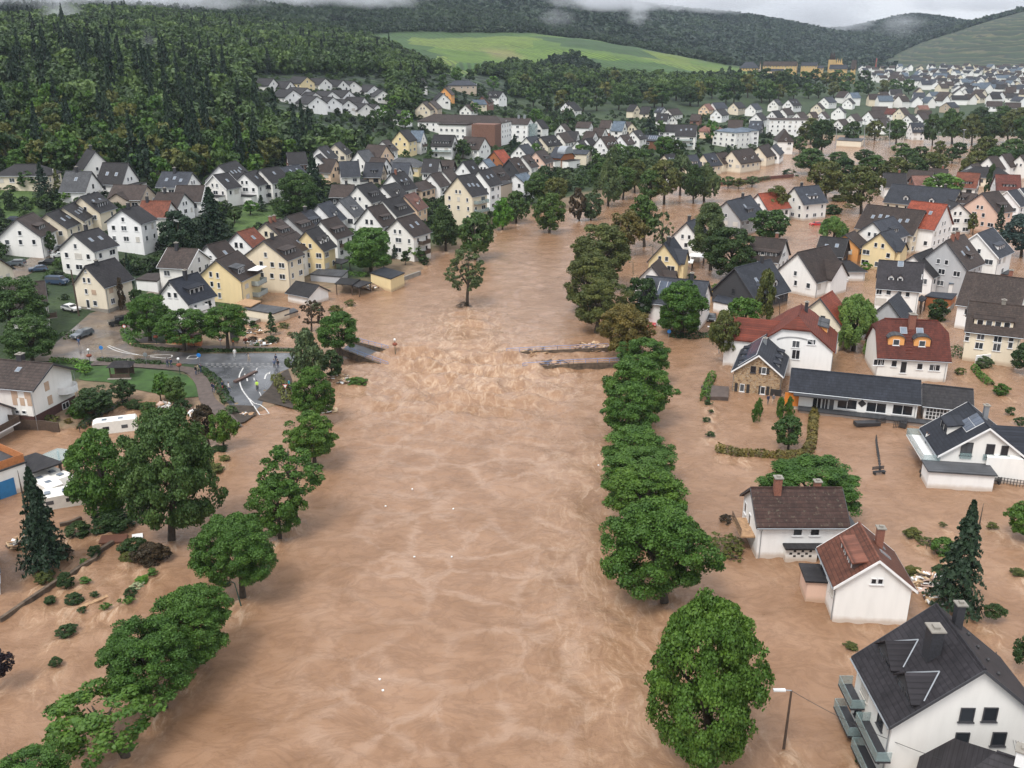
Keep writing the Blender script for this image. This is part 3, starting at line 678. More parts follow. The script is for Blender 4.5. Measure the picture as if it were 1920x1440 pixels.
  vs = [(x1 + e, y, z + t_) for y, z in pr] + [(max(.05, xb(z) - .35), y, z + t_) for y, z in pr] + [(x1 + e, y, z + .01) for y, z in pr] + [(max(.05, xb(z) - .35), y, z + .01) for y, z in pr]
  q.add([tuple(M @ Vector(p)) for p in vs], [(0, 3, 4, 1), (1, 4, 5, 2), (6, 7, 10, 9), (7, 8, 11, 10), (0, 1, 7, 6), (1, 2, 8, 7), (0, 6, 9, 3), (2, 5, 11, 8)])
  q.build('wing_roof', R_(roof) if roof else s.rm, s.root)
  s.wingf = (f, t, x1 - half, W, He, za); return s
 def wwin(s, f, t, out, z, w=1.1, h=1.3, style=0): return window(s.root, s.fpos(f, t, z, out), FACE[f], w, h, style)
 def annex(s, f, t, w, d, h, roof='dark', base=-3, wall=None, slope=.0, name='annex'):
  a = FACE[f]; half = (s.lx if f in 'AB' else s.W / 2); M = Matrix.Rotation(a, 4, 'Z') @ Matrix.Translation((half, t, 0)); q = MB()
  q.box(.003, d, -w / 2, w / 2, base, h, 0, M); o = q.build(name, W_(wall) if wall else s.wm, s.root)
  q = MB(); vs = [(.003, -w / 2 - .25, h + .003 + slope), (d + .3, -w / 2 - .25, h + .003), (d + .3, w / 2 + .25, h + .003), (.003, w / 2 + .25, h + .003 + slope)]
  vs += [(x, y, z + .18) for x, y, z in vs]
  q.add([tuple(M @ Vector(p)) for p in vs], [(3, 2, 1, 0), (4, 5, 6, 7), (0, 1, 5, 4), (1, 2, 6, 5), (2, 3, 7, 6), (3, 0, 4, 7)]); q.build(name + '_roof', R_(roof), o)
  return o
SKYG = plain('skylight_glass', (.16, .19, .23), .06, .2)
def opts(h, o, rnd):
 for k in o.split():
  n = k.rstrip('0123456789.'); v = float(k[len(n):] or 1)
  if n == 'k':
   for i in range(int(v)): h.skylight((i + .5 - v / 2) * h.L * .7 / v, rnd.uniform(.4, .6))
  elif n == 'c': h.chimney(rnd.uniform(-.3, .3) * h.L, rnd.uniform(-.7, .7))
  elif n == 'cr':
   for i in range(int(v)): h.chimney((.2 - i * .25) * h.L, .3, m=CHIMB)
  elif n == 'ds': h.dormer(rnd.uniform(-.06, .06) * h.L, v, 's', wall='dark')
  elif n == 'dw': h.dormer(0, v, 's', wall=h.wall if h.wall != 'dark' else 'white')
  elif n == 'dg':
   for i in range(int(v)): h.dormer((i + .5 - v / 2) * h.L * .75 / v, 1.6, 'g', wall='white')
  elif n == 'sol': h.solar(0, .45, h.L * .5, h.W * .35)
  elif n in ('bA', 'bL', 'bR', 'bB', 'bS'):
   f = n[1] if n[1] != 'S' else ('L' if h.sv > 0 else 'R'); z = h.He - 2.6
   while z > .6: h.balcony(f, 0, z, v, rail=WOODD if v < 6 else GLASSR); z -= 2.75
  elif n == 'w': h.wing('L' if h.sv > 0 else 'R', rnd.uniform(-.15, .15) * h.L, 1.2, v)
  elif n == 'an': h.annex('A', 0, h.W * .8, 3.2, 2.7)
  elif n == 'as': h.annex('L' if h.sv > 0 else 'R', 0, h.L * .55, 3, 2.7, slope=.5)
HOUSES = []
def place(reg, rows):
 ox, oy, sc = reg
 for r in rows:
  (x1, y1, x2, y2), W, He, pt, wall, roof, o, where = r
  A, B = (ox + x1 / sc, oy + y1 / sc), (ox + x2 / sc, oy + y2 / sc)
  hip = 1.0 if 'hip' in o.split() else .45 if 'hh' in o.split() else 0
  ws = 'v' in o.split(); o = ' '.join(k for k in o.split() if k not in ('hip', 'hh', 'v', 'nw'))
  rnd = random.Random(int(x1 * 7 + y1 * 13 + ox))
  h = House('house', A, B, W, He, pt, wall, roof, f"{WNAME[wall]} house with {RNAME[roof]} roof {where}", hip, verge=ws)
  h.auto(rnd); opts(h, o, rnd); HOUSES.append(h); h.key = (A, B)
# ------------------------------------------------------------------ the houses, read street by street: ridge line, width, eaves, pitch, wall, roof, extras, place
place((0, 240, 4), [
 ((715, 172, 652, 156), 10.5, 3.4, 50, 'white', 'dark', 'c', 'and brown timber gable, highest at the forest edge'),
 ((965, 262, 768, 258), 10, 3.5, 48, 'white', 'dark', 'k2 an', 'right of the timber-gabled chalet under the conifers'),
 ((690, 326, 492, 323), 10, 3.2, 45, 'white', 'grey', 'k1 c', 'below the timber-gabled chalet, behind a thin birch'),
 ((290, 270, 215, 270), 9.5, 4.2, 30, 'cream', 'dark', 'hip', 'at the far left forest edge behind a dark spruce'),
 ((1105, 427, 850, 425), 11, 3.0, 32, 'tan', 'brown', 'w6', 'low bungalow left of the red tiled house'),
 ((1445, 331, 1216, 326), 10, 4.5, 38, 'white', 'slate', 'k3 c', 'with three skylights above the brown pair'),
 ((1540, 430, 1320, 430), 10, 4.0, 38, 'white', 'brown', 'v', 'rear one of the brown pair near tall pines'),
 ((1595, 352, 1650, 343), 9.5, 5, 40, 'white', 'dark', 'k1 an v', 'and glazed porch beside slim spruce'),
 ((1385, 488, 1182, 480), 9.5, 3.6, 38, 'white', 'brown', 'c', 'front one of the brown pair behind red tiles'),
 ((1285, 547, 1062, 545), 9, 5.0, 38, 'white', 'rust', 'c2', 'the only rust-red long roof among the left hillside houses'),
 ((905, 612, 1035, 578), 10, 7.8, 33, 'white', 'dark', 'c', 'three storeys tall with red balconies, left hillside'),
 ((600, 515, 735, 478), 9.5, 5.2, 40, 'cream', 'dark', 'ds5.5 k2', 'and black box dormer, top of the left lane'),
 ((470, 592, 565, 549), 9, 4.8, 38, 'cream', 'dark', 'k3', 'with three skylights, middle of the left lane terrace'),
 ((345, 642, 470, 598), 9, 4.8, 38, 'cream', 'dark', 'k2', 'with large skylight, lower end of the left lane terrace'),
 ((118, 682, 250, 632), 10, 5.0, 40, 'white', 'brown', 'ds4', 'beside the lane and small clipped street tree'),
 ((545, 795, 740, 747), 10, 6.2, 36, 'white', 'dark', 'k2 c', 'with two bright skylights above the parked cars'),
 ((1490, 907, 1255, 896), 10, 6.0, 33, 'white', 'brown', 'c v', 'and tan stair strip, left of the big yellow house'),
 ((1545, 877, 1695, 842), 9, 4.5, 40, 'white', 'brown', 'k1', 'behind the big yellow house, ridge with aerial'),
 ((-30, 960, -120, 955), 9, 4.6, 38, 'cream', 'redbrown', 'nw', 'cut by the left edge beside the lane'),
])
place((400, 200, 4), [
 ((175, 940, 305, 905), 9.5, 5.6, 40, 'white', 'rust', 'k1', 'with three small square gable windows, left of the brown terrace'),
 ((385, 870, 505, 838), 10, 5.5, 36, 'cream', 'brown', 'cr2 ds4', 'and two red chimneys, lower end of the brown terrace'),
 ((548, 822, 615, 803), 10, 5.2, 38, 'grey', 'brown', 'ds5', 'joined to the red-chimney terrace, wide row dormer'),
 ((622, 800, 718, 776), 9.5, 5.2, 38, 'grey', 'slate', 'ds4 c', 'upper end of the brown terrace'),
 ((372, 1005, 505, 962), 12, 7.2, 34, 'cream', 'brown', 'ds5 c', 'big block with stacked balconies right of the yellow apartment house'),
 ((512, 975, 592, 946), 9, 6.5, 36, 'white', 'brown', 'k1', 'squeezed behind the big cream balcony block'),
 ((690, 930, 790, 895), 9, 6.5, 45, 'yellow', 'dark', 'dg2', 'the bright yellow gable with white balcony in the town centre'),
 ((800, 855, 925, 820), 9.5, 5.8, 42, 'white', 'brown', 'ds5 bS5', 'with white loggia above the small green tree'),
 ((782, 735, 878, 705), 9.5, 5.2, 44, 'white', 'slate', 'dg1', 'gable with dark paired windows beside the leafy round tree'),
 ((940, 700, 1030, 668), 9, 5.5, 45, 'white', 'grey', 'dw2.6', 'tall narrow gable left of the wide dormer house'),
 ((1075, 595, 1190, 563), 9.5, 6.0, 45, 'white', 'dark', 'ds5', 'with two tiny gable windows and wide dormer mid-town'),
 ((1060, 585, 888, 583), 9, 5.0, 36, 'dark', 'brown', 'c', 'with two white garage-like windows behind the leafy round tree'),
 ((1155, 755, 1250, 733), 9.5, 6.2, 45, 'white', 'brown', 'ds4 bS3', 'with glazed roof room above the big pale tree'),
 ((1265, 700, 1400, 665), 9.5, 5.6, 42, 'white', 'dark', 'ds5', 'with long dormer above the pinkish roofed house'),
 ((1430, 668, 1512, 640), 8.5, 5.5, 44, 'peach', 'pinkish', 'dg1', 'the only pinkish roof beside the street'),
 ((1375, 840, 1515, 803), 10, 6.8, 40, 'white', 'brown', 'k2 bS4', 'blank gable nearest the river, left of dark tree'),
 ((1600, 548, 1560, 558), 7.5, 4.6, 30, 'peach', 'brown', 'hip', 'small with redwood stair tower beside the street'),
 ((1625, 505, 1702, 487), 8, 5, 46, 'white', 'brown', '', 'narrow twin gable, left twin behind the four-storey gable'),
 ((1718, 480, 1782, 460), 8, 5, 46, 'white', 'brown', '', 'narrow twin gable, right twin behind the four-storey gable'),
 ((1330, 503, 1432, 482), 10, 5.8, 46, 'white', 'dark', 'ds4 cr1 k2', 'with red chimney at its gable top'),
 ((1262, 595, 1370, 565), 9, 5, 42, 'white', 'dark', 'dg1 k1', 'with black front, between red chimney and pinkish roof'),
 ((1280, 420, 1160, 418), 9, 4.6, 45, 'tan', 'slate', 'ds2.5', 'facing the river with one small centre dormer'),
 ((1090, 407, 985, 410), 9.5, 5, 45, 'white', 'slate', 'an', 'with dark blue shutters beside the flag pole'),
 ((925, 394, 852, 390), 8.5, 4.5, 45, 'peach', 'brown', '', 'beside the tall conifer, brown roof facing left'),
 ((1078, 332, 1130, 325), 8.5, 5, 46, 'white', 'grey', '', 'steep gable below the peach house'),
 ((1300, 290, 1160, 282), 11, 4.2, 42, 'peach', 'brown', 'w5', 'the wide peach house below the meadow'),
 ((785, 305, 852, 288), 8.5, 4.5, 45, 'white', 'dark', 'k1', 'left of a pair at the foot of the conifer slope'),
 ((908, 278, 952, 260), 9, 4.5, 42, 'cream', 'dark', 'dg1', 'right of a pair at the foot of the conifer slope'),
 ((770, 366, 805, 350), 8.5, 5, 44, 'white', 'dark', '', 'half hidden right of the tall conifer'),
 ((690, 338, 636, 340), 8.5, 4.5, 42, 'brick', 'dark', '', 'almost hidden left of the tall conifer'),
 ((1265, 255, 1312, 245), 9, 4.8, 42, 'white', 'brown', 'ds3', 'with loggia, between peach house and yellow base'),
 ((1395, 180, 1462, 168), 8.5, 6.5, 46, 'yellow', 'dark', '', 'with red mast-like balcony, under the hospital'),
 ((1580, 180, 1482, 178), 9, 5.5, 44, 'white', 'blue', 'bA4', 'plain smooth roof directly below the hospital'),
 ((1815, 213, 1652, 209), 10, 5.6, 42, 'white', 'dark', 'ds9 bS10', 'with two dark timber balconies below the hospital'),
 ((1300, 386, 1216, 381), 8.5, 4.6, 44, 'white', 'brown', 'k1', 'behind the slate house with the small centre dormer'),
 ((1480, 421, 1346, 419), 10, 4.6, 42, 'white', 'slate', 'dg1', 'wide slate slope facing the river mid-town'),
 ((1500, 386, 1385, 382), 9.5, 3.4, 30, 'yellow', 'grey', 'hip', 'low hipped one above the wide slate slope'),
 ((1700, 392, 1575, 390), 9.5, 4.6, 44, 'white', 'dark', 'k1', 'left of the brown low house, behind the twin gables'),
 ((1810, 402, 1732, 400), 9, 3.8, 42, 'brown', 'brown', 'ds4', 'low, between two white gables mid-town'),
 ((225, 497, 322, 473), 9, 6.0, 40, 'white', 'dark', 'k1 an', 'left one of the stepped apartment pair beside slim spruce'),
 ((345, 470, 490, 447), 9.5, 6.6, 40, 'white', 'dark', 'k1 bA4', 'right one of the stepped apartment pair with pink balconies'),
 ((640, 432, 500, 456), 8.5, 5, 38, 'white', 'slate', 'k2', 'grey slope left of the tall conifer'),
 ((38, 440, 212, 391), 11, 5.2, 42, 'white', 'dark', 'k4', 'with four skylights at the forest foot'),
])
place((800, 200, 4), [
 ((440, 232, 282, 223), 10, 5.0, 44, 'white', 'brown', 'ds4 dg1', 'long dormer slope below the brick hospital wing'),
 ((228, 520, 352, 500), 11.5, 10.5, 44, 'cream', 'dark', 'k3 bS6', 'four storeys with river balconies, tallest gable of the left bank'),
 ((500, 331, 548, 325), 10.5, 4.2, 42, 'redwood', 'red', '', 'timber gable with bright red roof'),
 ((420, 400, 472, 388), 8.5, 4.6, 44, 'white', 'blue', '', 'pale gable in front of the bright red roof'),
 ((615, 390, 692, 378), 10, 5.2, 45, 'dark', 'brown', 'ds3 k1', 'black boarded gable near the river'),
 ((268, 410, 348, 398), 9, 5.2, 45, 'white', 'dark', 'k1', 'with three square windows left of the pale gable'),
 ((385, 480, 477, 461), 9, 9.5, 46, 'white', 'dark', 'k2', 'tall white gable beside the tan box building'),
 ((477, 456, 552, 440), 9, 7.0, 45, 'white', 'brown', 'ds4', 'dormer roof behind the tan box building'),
 ((660, 510, 722, 500), 8, 6.6, 30, 'white', 'blue', 'an', 'flat pitched and blue-grey, right of the tan box'),
 ((715, 370, 772, 358), 8.5, 6.2, 45, 'white', 'brown', 'ds3', 'with external stair, left of the arched timber roof'),
 ((815, 336, 882, 318), 9, 6.0, 45, 'pink', 'brown', 'ds4.5', 'with three dormer windows left of the arched roof'),
 ((1225, 326, 1082, 321), 10.5, 5.0, 14, 'cream', 'slate', '', 'flat-roofed villa with bay window right of the arched roof'),
 ((690, 292, 762, 276), 8.5, 4.6, 44, 'white', 'slate', '', 'small gable below the hospital tree'),
 ((745, 230, 822, 217), 8.5, 4.6, 44, 'white', 'slate', 'dg1', 'dark slope right of the hospital tree'),
 ((850, 226, 960, 212), 9.5, 4.4, 42, 'cream', 'dark', 'dg2 bS3', 'with dark corner dormer above the pink house'),
 ((985, 200, 1052, 188), 8.5, 5.0, 46, 'white', 'brown', '', 'steep, second row right of the hospital'),
 ((1140, 185, 1062, 183), 9, 4.6, 45, 'white', 'dark', '', 'facing right, next to the steep brown gable'),
 ((1005, 131, 1042, 125), 8.5, 4.6, 45, 'white', 'brown', '', 'with red shutters beside a round green tree'),
 ((1238, 115, 1130, 112), 9, 4.8, 34, 'white', 'brown', '', 'broad brown slope right of the red-shutter gable'),
 ((820, 101, 848, 98), 8, 7.5, 46, 'white', 'dark', '', 'tall and narrow beside the hospital glass stair'),
 ((1270, 186, 1192, 182), 9, 4.2, 44, 'white', 'brown', '', 'wide low brown roof in front of two blue-grey roofs'),
 ((1130, 255, 1172, 247), 8, 4.2, 45, 'white', 'dark', '', 'left of a small dark pair above the arched roof'),
 ((1190, 240, 1232, 234), 8, 4.2, 45, 'white', 'dark', '', 'right of a small dark pair above the arched roof'),
 ((1400, 216, 1300, 225), 10, 5.0, 45, 'white', 'brown', 'dg3 cr1', 'with three little dormers above the gardens'),
 ((1450, 215, 1512, 205), 8.5, 6.0, 45, 'white', 'brown', 'dg1', 'and pale green gable above the gardens'),
 ((1545, 181, 1602, 172), 8.5, 6.0, 44, 'white', 'dark', 'dw3', 'with white roof tower beside the solar barn'),
 ((1770, 216, 1642, 212), 10, 4.6, 26, 'wood', 'slate', 'sol', 'barn with solar strip right of the white tower'),
 ((1492, 110, 1402, 107), 9.5, 5.6, 46, 'white', 'blue', '', 'smooth blue-grey slope, largest in its row'),
 ((1392, 103, 1326, 101), 8.5, 4.6, 44, 'white', 'brown', '', 'left beside the smooth blue-grey slope'),
 ((1342, 161, 1280, 158), 8.5, 4.4, 44, 'white', 'brown', '', 'below the smooth blue-grey slope, brown and small'),
 ((1540, 120, 1500, 108), 8.5, 5, 46, 'cream', 'brown', '', 'yellowish gable right behind the smooth blue-grey slope'),
])
place((960, 0, 4), [
 ((400, 768, 470, 762), 9, 5.0, 42, 'white', 'dark', 'c bA4', 'alone among trees above the town, left of centre'),
 ((430, 785, 486, 780), 9, 4.0, 42, 'white', 'dark', '', 'second roof of the lone villa among trees'),
 ((942, 785, 885, 782), 8.5, 5.2, 46, 'cream', 'dark', '', 'cream timber gable at the foot of the vineyard wood'),
 ((1045, 800, 972, 798), 9, 4.6, 46, 'cream', 'dark', '', 'next to the cream timber gable under the vineyard wood'),
 ((1145, 806, 1092, 803), 8, 4.5, 40, 'white', 'slate', 'k2', 'little grey roof under the vineyard wood'),
 ((1165, 820, 1245, 812), 9, 4.0, 40, 'white', 'brown', '', 'brown, third right under the vineyard wood'),
 ((1178, 852, 1085, 850), 9.5, 5.2, 42, 'white', 'dark', 'k1', 'long dark roof left of a white gabled pair'),
 ((1205, 865, 1165, 858), 8, 4.5, 44, 'white', 'dark', '', 'white end gable of the long dark roof'),
 ((1255, 935, 1108, 932), 11, 3.8, 34, 'white', 'dark', '', 'long low dark hall left of the big white block'),
 ((1392, 936, 1232, 933), 13, 7.2, 40, 'white', 'dark', 'k3 bS8', 'big three-storey block with skylights and rounded balconies'),
 ((1532, 820, 1590, 812), 9, 5.0, 42, 'white', 'dark', '', 'broad white gable above the blue-roofed clinic'),
 ((1735, 900, 1622, 898), 10, 5.0, 48, 'white', 'brown', '', 'steep brown slope directly behind the clinic'),
 ((1885, 908, 1785, 905), 10.5, 4.5, 42, 'dark', 'slate', 'k2', 'slate barn-like roof right behind the clinic'),
 ((1830, 850, 1900, 836), 9, 5.0, 44, 'white', 'dark', '', 'with two gable windows above the slate barn-like roof'),
 ((1140, 1160, 1218, 1150), 9.5, 5.0, 42, 'cream', 'dark', 'k4', 'with four skylights at the far riverside wall'),
 ((1292, 1165, 1385, 1158), 9, 4.6, 46, 'cream', 'slate', 'dw3', 'with grey dormer at the far riverside wall'),
 ((1432, 1156, 1522, 1146), 9.5, 4.4, 45, 'cream', 'slate', 'ds3 k1', 'left of the riverside double house'),
 ((1530, 1148, 1610, 1140), 9.5, 4.2, 42, 'cream', 'brown', 'ds3', 'right of the riverside double house'),
 ((1645, 1130, 1800, 1110), 11, 4.6, 44, 'cream', 'brown', 'dg2', 'widest roof in the far riverside row'),
 ((1848, 1100, 1925, 1082), 9, 4.8, 45, 'cream', 'brown', 'bA4', 'at the upstream end of the far riverside row'),
 ((1500, 770, 1590, 766), 9.5, 5, 42, 'white', 'slate', '', 'blue-grey slope in the rear row below the wood edge'),
 ((1440, 782, 1480, 775), 8.5, 5, 44, 'peach', 'pinkish', '', 'reddish little gable in the rear row below the wood'),
 ((1660, 770, 1720, 764), 9, 5, 42, 'cream', 'dark', '', 'third in the rear row below the wood edge'),
 ((1790, 780, 1860, 772), 9, 5, 42, 'white', 'slate', '', 'fourth in the rear row below the wood edge'),
 ((1420, 858, 1345, 856), 9, 3.8, 40, 'brick', 'brown', '', 'low reddish brown hall left of the broad white gable'),
 ((1545, 945, 1455, 940), 9, 4.5, 34, 'peach', 'pinkish', 'hip', 'orange walled, left of the blue-roofed clinic'),
])
place((1120, 200, 4.8), [
 ((1455, 355, 1540, 332), 9, 4.8, 46, 'cream', 'brown', 'bA4', 'beside the pyramid-roofed tower house'),
 ((1570, 355, 1610, 330), 8.5, 4.6, 44, 'white', 'slate', '', 'low slate wing left of the pyramid-roofed tower house'),
 ((1160, 850, 1380, 796), 10.5, 5.4, 44, 'grey', 'slate', 'ds4 k1 c2', 'and terrace with dark parasols, right of the river bend'),
 ((1445, 782, 1660, 762), 10, 4.6, 42, 'white', 'red', '', 'half hidden behind a bushy tree near the bend'),
 ((1770, 725, 1990, 705), 10, 5.6, 44, 'white', 'slate', 'k2 c dw4', 'standing alone in the flood left of the orchard trees'),
 ((800, 1040, 905, 1000), 9, 5.6, 46, 'white', 'slate', 'c', 'with green shutters left of the tall birch'),
])
place((1120, 400, 4.8), [
 ((600, 270, 690, 212), 7.5, 5.2, 50, 'yellow', 'slate', 'w4.5 c', 'steep yellow gable on the right bank avenue'),
 ((485, 470, 560, 405), 7.5, 3.6, 48, 'white', 'brown', 'w4.5', 'small steep gable in front of the yellow gable'),
 ((1005, 612, 440, 560), 10.5, 5.0, 38, 'white', 'slate', 'sol c2', 'with solar panels behind the two big dark trees'),
 ((1705, 235, 1400, 205), 11, 4.6, 40, 'white', 'brown', 'ds8 cr1', 'with black recessed dormer behind the slate gabled house'),
 ((1235, 490, 1560, 410), 11.5, 3.2, 46, 'dark', 'slate', 'dg2 c2 k2', 'and dark slate gable, angular on the right bank'),
])
place((1520, 200, 4.8), [
 ((860, 599, 652, 595), 10, 4.6, 42, 'white', 'dark', 'cr1', 'with lone red chimney under the sports ground trees'),
 ((1115, 583, 887, 566), 11, 4.4, 36, 'white', 'brown', 'dw2.5', 'wide brown roof behind the long slate hall'),
 ((1350, 748, 735, 692), 13, 3.4, 40, 'cream', 'slate', 'dg2 c', 'very long pale slate hall roof with dark chimney block'),
 ((1072, 622, 978, 622), 8, 4.0, 36, 'brick', 'pinkish', '', 'reddish lean roof between wide brown roof and leafy tree'),
 ((1240, 562, 1130, 556), 9, 4.6, 38, 'white', 'brown', 'cr1', 'behind the wide brown roof at the avenue'),
 ((1530, 601, 1320, 588), 10.5, 5.0, 42, 'white', 'rust', 'ds5', 'with rust tiles and grey box dormer, right background'),
 ((1890, 615, 1660, 608), 11, 4.6, 42, 'white', 'redbrown', 'ds4.5', 'dark red slope with single box dormer at right edge'),
 ((1700, 548, 1475, 540), 12, 4.0, 30, 'cream', 'dark', 'hip', 'large hipped hall behind the pointed cypress'),
 ((1600, 450, 1680, 442), 9.5, 5.2, 46, 'white', 'brown', '', 'first steep gable of the right background row'),
 ((1720, 427, 1802, 418), 9.5, 5.4, 46, 'white', 'brown', '', 'second steep gable of the right background row'),
 ((1885, 436, 1960, 428), 9.5, 5.2, 46, 'white', 'brown', '', 'third steep gable, cut by the right edge'),
 ((1440, 520, 1510, 505), 9, 4, 40, 'white', 'brown', '', 'low one left of the right background gables'),
 ((1540, 775, 1692, 756), 12.5, 6.6, 40, 'pink', 'brown', 'ds4', 'big pink gable with grouped small windows'),
 ((1770, 758, 1860, 742), 9.5, 5.6, 42, 'white', 'slate', 'v', 'first white gable right of the big pink gable'),
 ((1880, 735, 1990, 720), 9.5, 5.8, 42, 'white', 'slate', 'v', 'second white gable right of the big pink gable'),
 ((1500, 785, 1262, 760), 10, 5.0, 28, 'grey', 'brown', 'ds4', 'long low brown roof left against the big pink gable'),
 ((1240, 835, 1340, 868), 10, 5.6, 38, 'white', 'dark', 'k2', 'hip-ended block behind the big red roof'),
 ((1236, 880, 905, 844), 13.5, 7.2, 42, 'white', 'red', 'k2', 'large bright red roof with four rows of windows'),
 ((1038, 936, 508, 877), 13, 5.6, 42, 'cream', 'brown', 'k6 ds4', 'very long dark roof with six white skylights'),
 ((560, 1035, 745, 985), 10, 6.0, 40, 'white', 'slate', 'ds3', 'slate roof of the yellow house compound'),
 ((625, 1132, 722, 1104), 9, 5.6, 42, 'yellow', 'slate', 'w4', 'pale yellow gable above the flooded garden'),
 ((470, 1088, 610, 1088), 8, 5.0, 28, 'yellow', 'slate', '', 'low yellow middle wing beside the yellow gable'),
 ((312, 1150, 362, 1130), 8, 4.4, 36, 'orange', 'brown', '', 'the orange gable left of the yellow compound'),
 ((85, 1165, 250, 1180), 9.5, 3.6, 38, 'dark', 'dark', 'k2', 'black angular roof left of the orange gable'),
])
place((1520, 400, 4.8), [
 ((-120, 350, 165, 287), 11.5, 4.0, 45, 'white', 'brown', 'w7', 'white farmhouse with cross gable on the flooded square'),
 ((925, 375, 1092, 312), 10, 5.0, 40, 'white', 'dark', 'ds3 dg1', 'black roof squeezed behind the tall white house'),
 ((1215, 245, 1382, 185), 11, 7.2, 46, 'grey', 'brown', 'cr2 k2 ds2', 'tall grey gable with red chimneys'),
 ((1500, 180, 1645, 126), 11, 7.4, 42, 'white', 'slate', 'dw5 v', 'with big zinc box dormer at the right'),
 ((85, 762, 196, 696), 9, 5.2, 46, 'cream', 'red', 'bA3', 'steep red roof with small balcony beside the willow'),
 ((700, 785, 792, 712), 9, 3.6, 48, 'grey', 'slate', '', 'steep slate gable in front of the tall white house'),
 ((1970, 592, 1402, 523), 12, 5.2, 42, 'white', 'brown', 'cr1', 'rear brown terrace with long box dormer at right edge'),
])
place((480, 0, 3), [
 ((945, 440, 895, 441), 9, 5, 42, 'white', 'dark', 'dg2', 'uppermost small house in the wood below the vineyard'),
 ((1200, 452, 1120, 452), 12, 4.5, 28, 'tan', 'slate', 'hip', 'hipped villa in the wood below the vineyard'),
 ((1060, 492, 1080, 488), 9, 5, 45, 'orange', 'brown', '', 'bright orange gable in the hillside hamlet'),
 ((1030, 520, 1075, 530), 9, 5, 42, 'white', 'dark', '', 'white one in front of the orange hamlet gable'),
 ((935, 575, 985, 562), 9, 4.5, 42, 'cream', 'brown', '', 'first brown gable of the hillside hamlet'),
 ((975, 570, 1025, 558), 9, 4.5, 42, 'tan', 'brown', '', 'second brown gable of the hillside hamlet'),
 ((1270, 540, 1320, 532), 9, 4.5, 42, 'brick', 'brown', '', 'red brick house on the hamlet road'),
 ((1310, 512, 1390, 515), 9, 4.5, 42, 'white', 'dark', 'dg2', 'last dark roof at the right of the hamlet'),
 ((1215, 562, 1285, 560), 8, 3.5, 34, 'cream', 'blue', '', 'blue-grey low roof on the hamlet road'),
 ((1175, 590, 1215, 585), 8, 3.5, 40, 'white', 'brown', '', 'lowest small house of the hamlet road'),
 ((855, 620, 790, 618), 9, 4, 40, 'white', 'dark', '', 'dark roof half buried in the trees left of the hospital'),
])
place((1440, 0, 4), [
 ((42, 746, 90, 738), 9, 5, 44, 'white', 'dark', 'k2', 'far right town, left end of the top row'),
 ((152, 746, 216, 741), 10, 5, 44, 'white', 'dark', 'k2', 'far right town, above the long white apartment block'),
 ((366, 776, 412, 764), 9, 5, 42, 'cream', 'brown', '', 'far town, cream gable right of the apartment block'),
 ((420, 730, 482, 725), 10, 5, 40, 'white', 'slate', '', 'far town, slate roof at the vineyard foot'),
 ((530, 800, 622, 758), 10, 5, 42, 'white', 'dark', 'k2', 'far town, long dark terrace roof running back'),
 ((600, 740, 660, 725), 9, 4.5, 42, 'white', 'dark', '', 'far town, behind the long dark terrace'),
 ((620, 859, 672, 850), 9, 4.6, 44, 'white', 'brown', '', 'far town, brown gable behind the flood-light masts'),
 ((525, 896, 582, 890), 8.5, 3.8, 42, 'white', 'brown', '', 'far town, small gable left behind the changing-room hut'),
 ((752, 833, 852, 826), 10, 5, 44, 'white', 'brown', '', 'far town, broad gable with two windows'),
 ((830, 891, 905, 881), 10, 5, 44, 'white', 'brown', 'k1', 'far town, gable above the sports ground hedge'),
 ((985, 808, 1032, 805), 10, 5.5, 44, 'cream', 'brown', '', 'far town, cream end gable of the dark terrace'),
 ((1045, 862, 1088, 855), 9, 5, 44, 'white', 'dark', '', 'far town, bright gable above the dormered white house'),
 ((1125, 850, 1182, 845), 9, 5, 44, 'white', 'brown', '', 'far town, right of the bright gable'),
 ((1166, 920, 1068, 920), 10, 5.4, 46, 'white', 'slate', 'dg3', 'with three little dormers at the sports ground edge'),
 ((310, 840, 352, 838), 8.5, 4.5, 42, 'cream', 'brown', '', 'far town, just right behind the apartment block'),
 ((400, 841, 432, 835), 8.5, 4.5, 44, 'white', 'brown', '', 'far town, second right behind the apartment block'),
 ((30, 832, 82, 826), 9, 5, 44, 'white', 'dark', '', 'far town, first roof behind the apartment block'),
 ((105, 815, 165, 808), 9, 5, 44, 'white', 'brown', '', 'far town, second roof behind the apartment block'),
 ((215, 845, 270, 838), 9, 5, 44, 'white', 'brown', '', 'far town, third roof behind the apartment block'),
 ((900, 800, 780, 798), 11, 5, 36, 'tan', 'brown', '', 'far town, long brown terrace roof'),
 ((965, 815, 890, 812), 9.5, 4.5, 40, 'white', 'redbrown', '', 'far town, reddish end of the long brown terrace'),
 ((1400, 765, 1240, 775), 11, 4.5, 36, 'tan', 'slate', '', 'far town, wide slate roof left of the large oak'),
 ((1230, 830, 1120, 828), 11, 4.5, 36, 'white', 'brown', '', 'far town, low brown roof behind the park trees'),
 ((1200, 790, 1120, 790), 10, 4, 30, 'tan', 'pinkish', '', 'far town, orange low roof among dark ones'),
 ((1560, 700, 1640, 695), 10, 5, 40, 'cream', 'brown', '', 'far town, cream house right of the dark round tree'),
 ((1760, 760, 1640, 758), 11, 4.5, 36, 'white', 'brown', '', 'far town, brown terrace behind the park, left part'),
 ((1900, 770, 1780, 768), 11, 4.5, 36, 'white', 'brown', '', 'far town, brown terrace behind the park, right part'),
 ((1880, 700, 1790, 698), 10, 5, 40, 'white', 'dark', '', 'far town, dark roof near the right edge'),
])
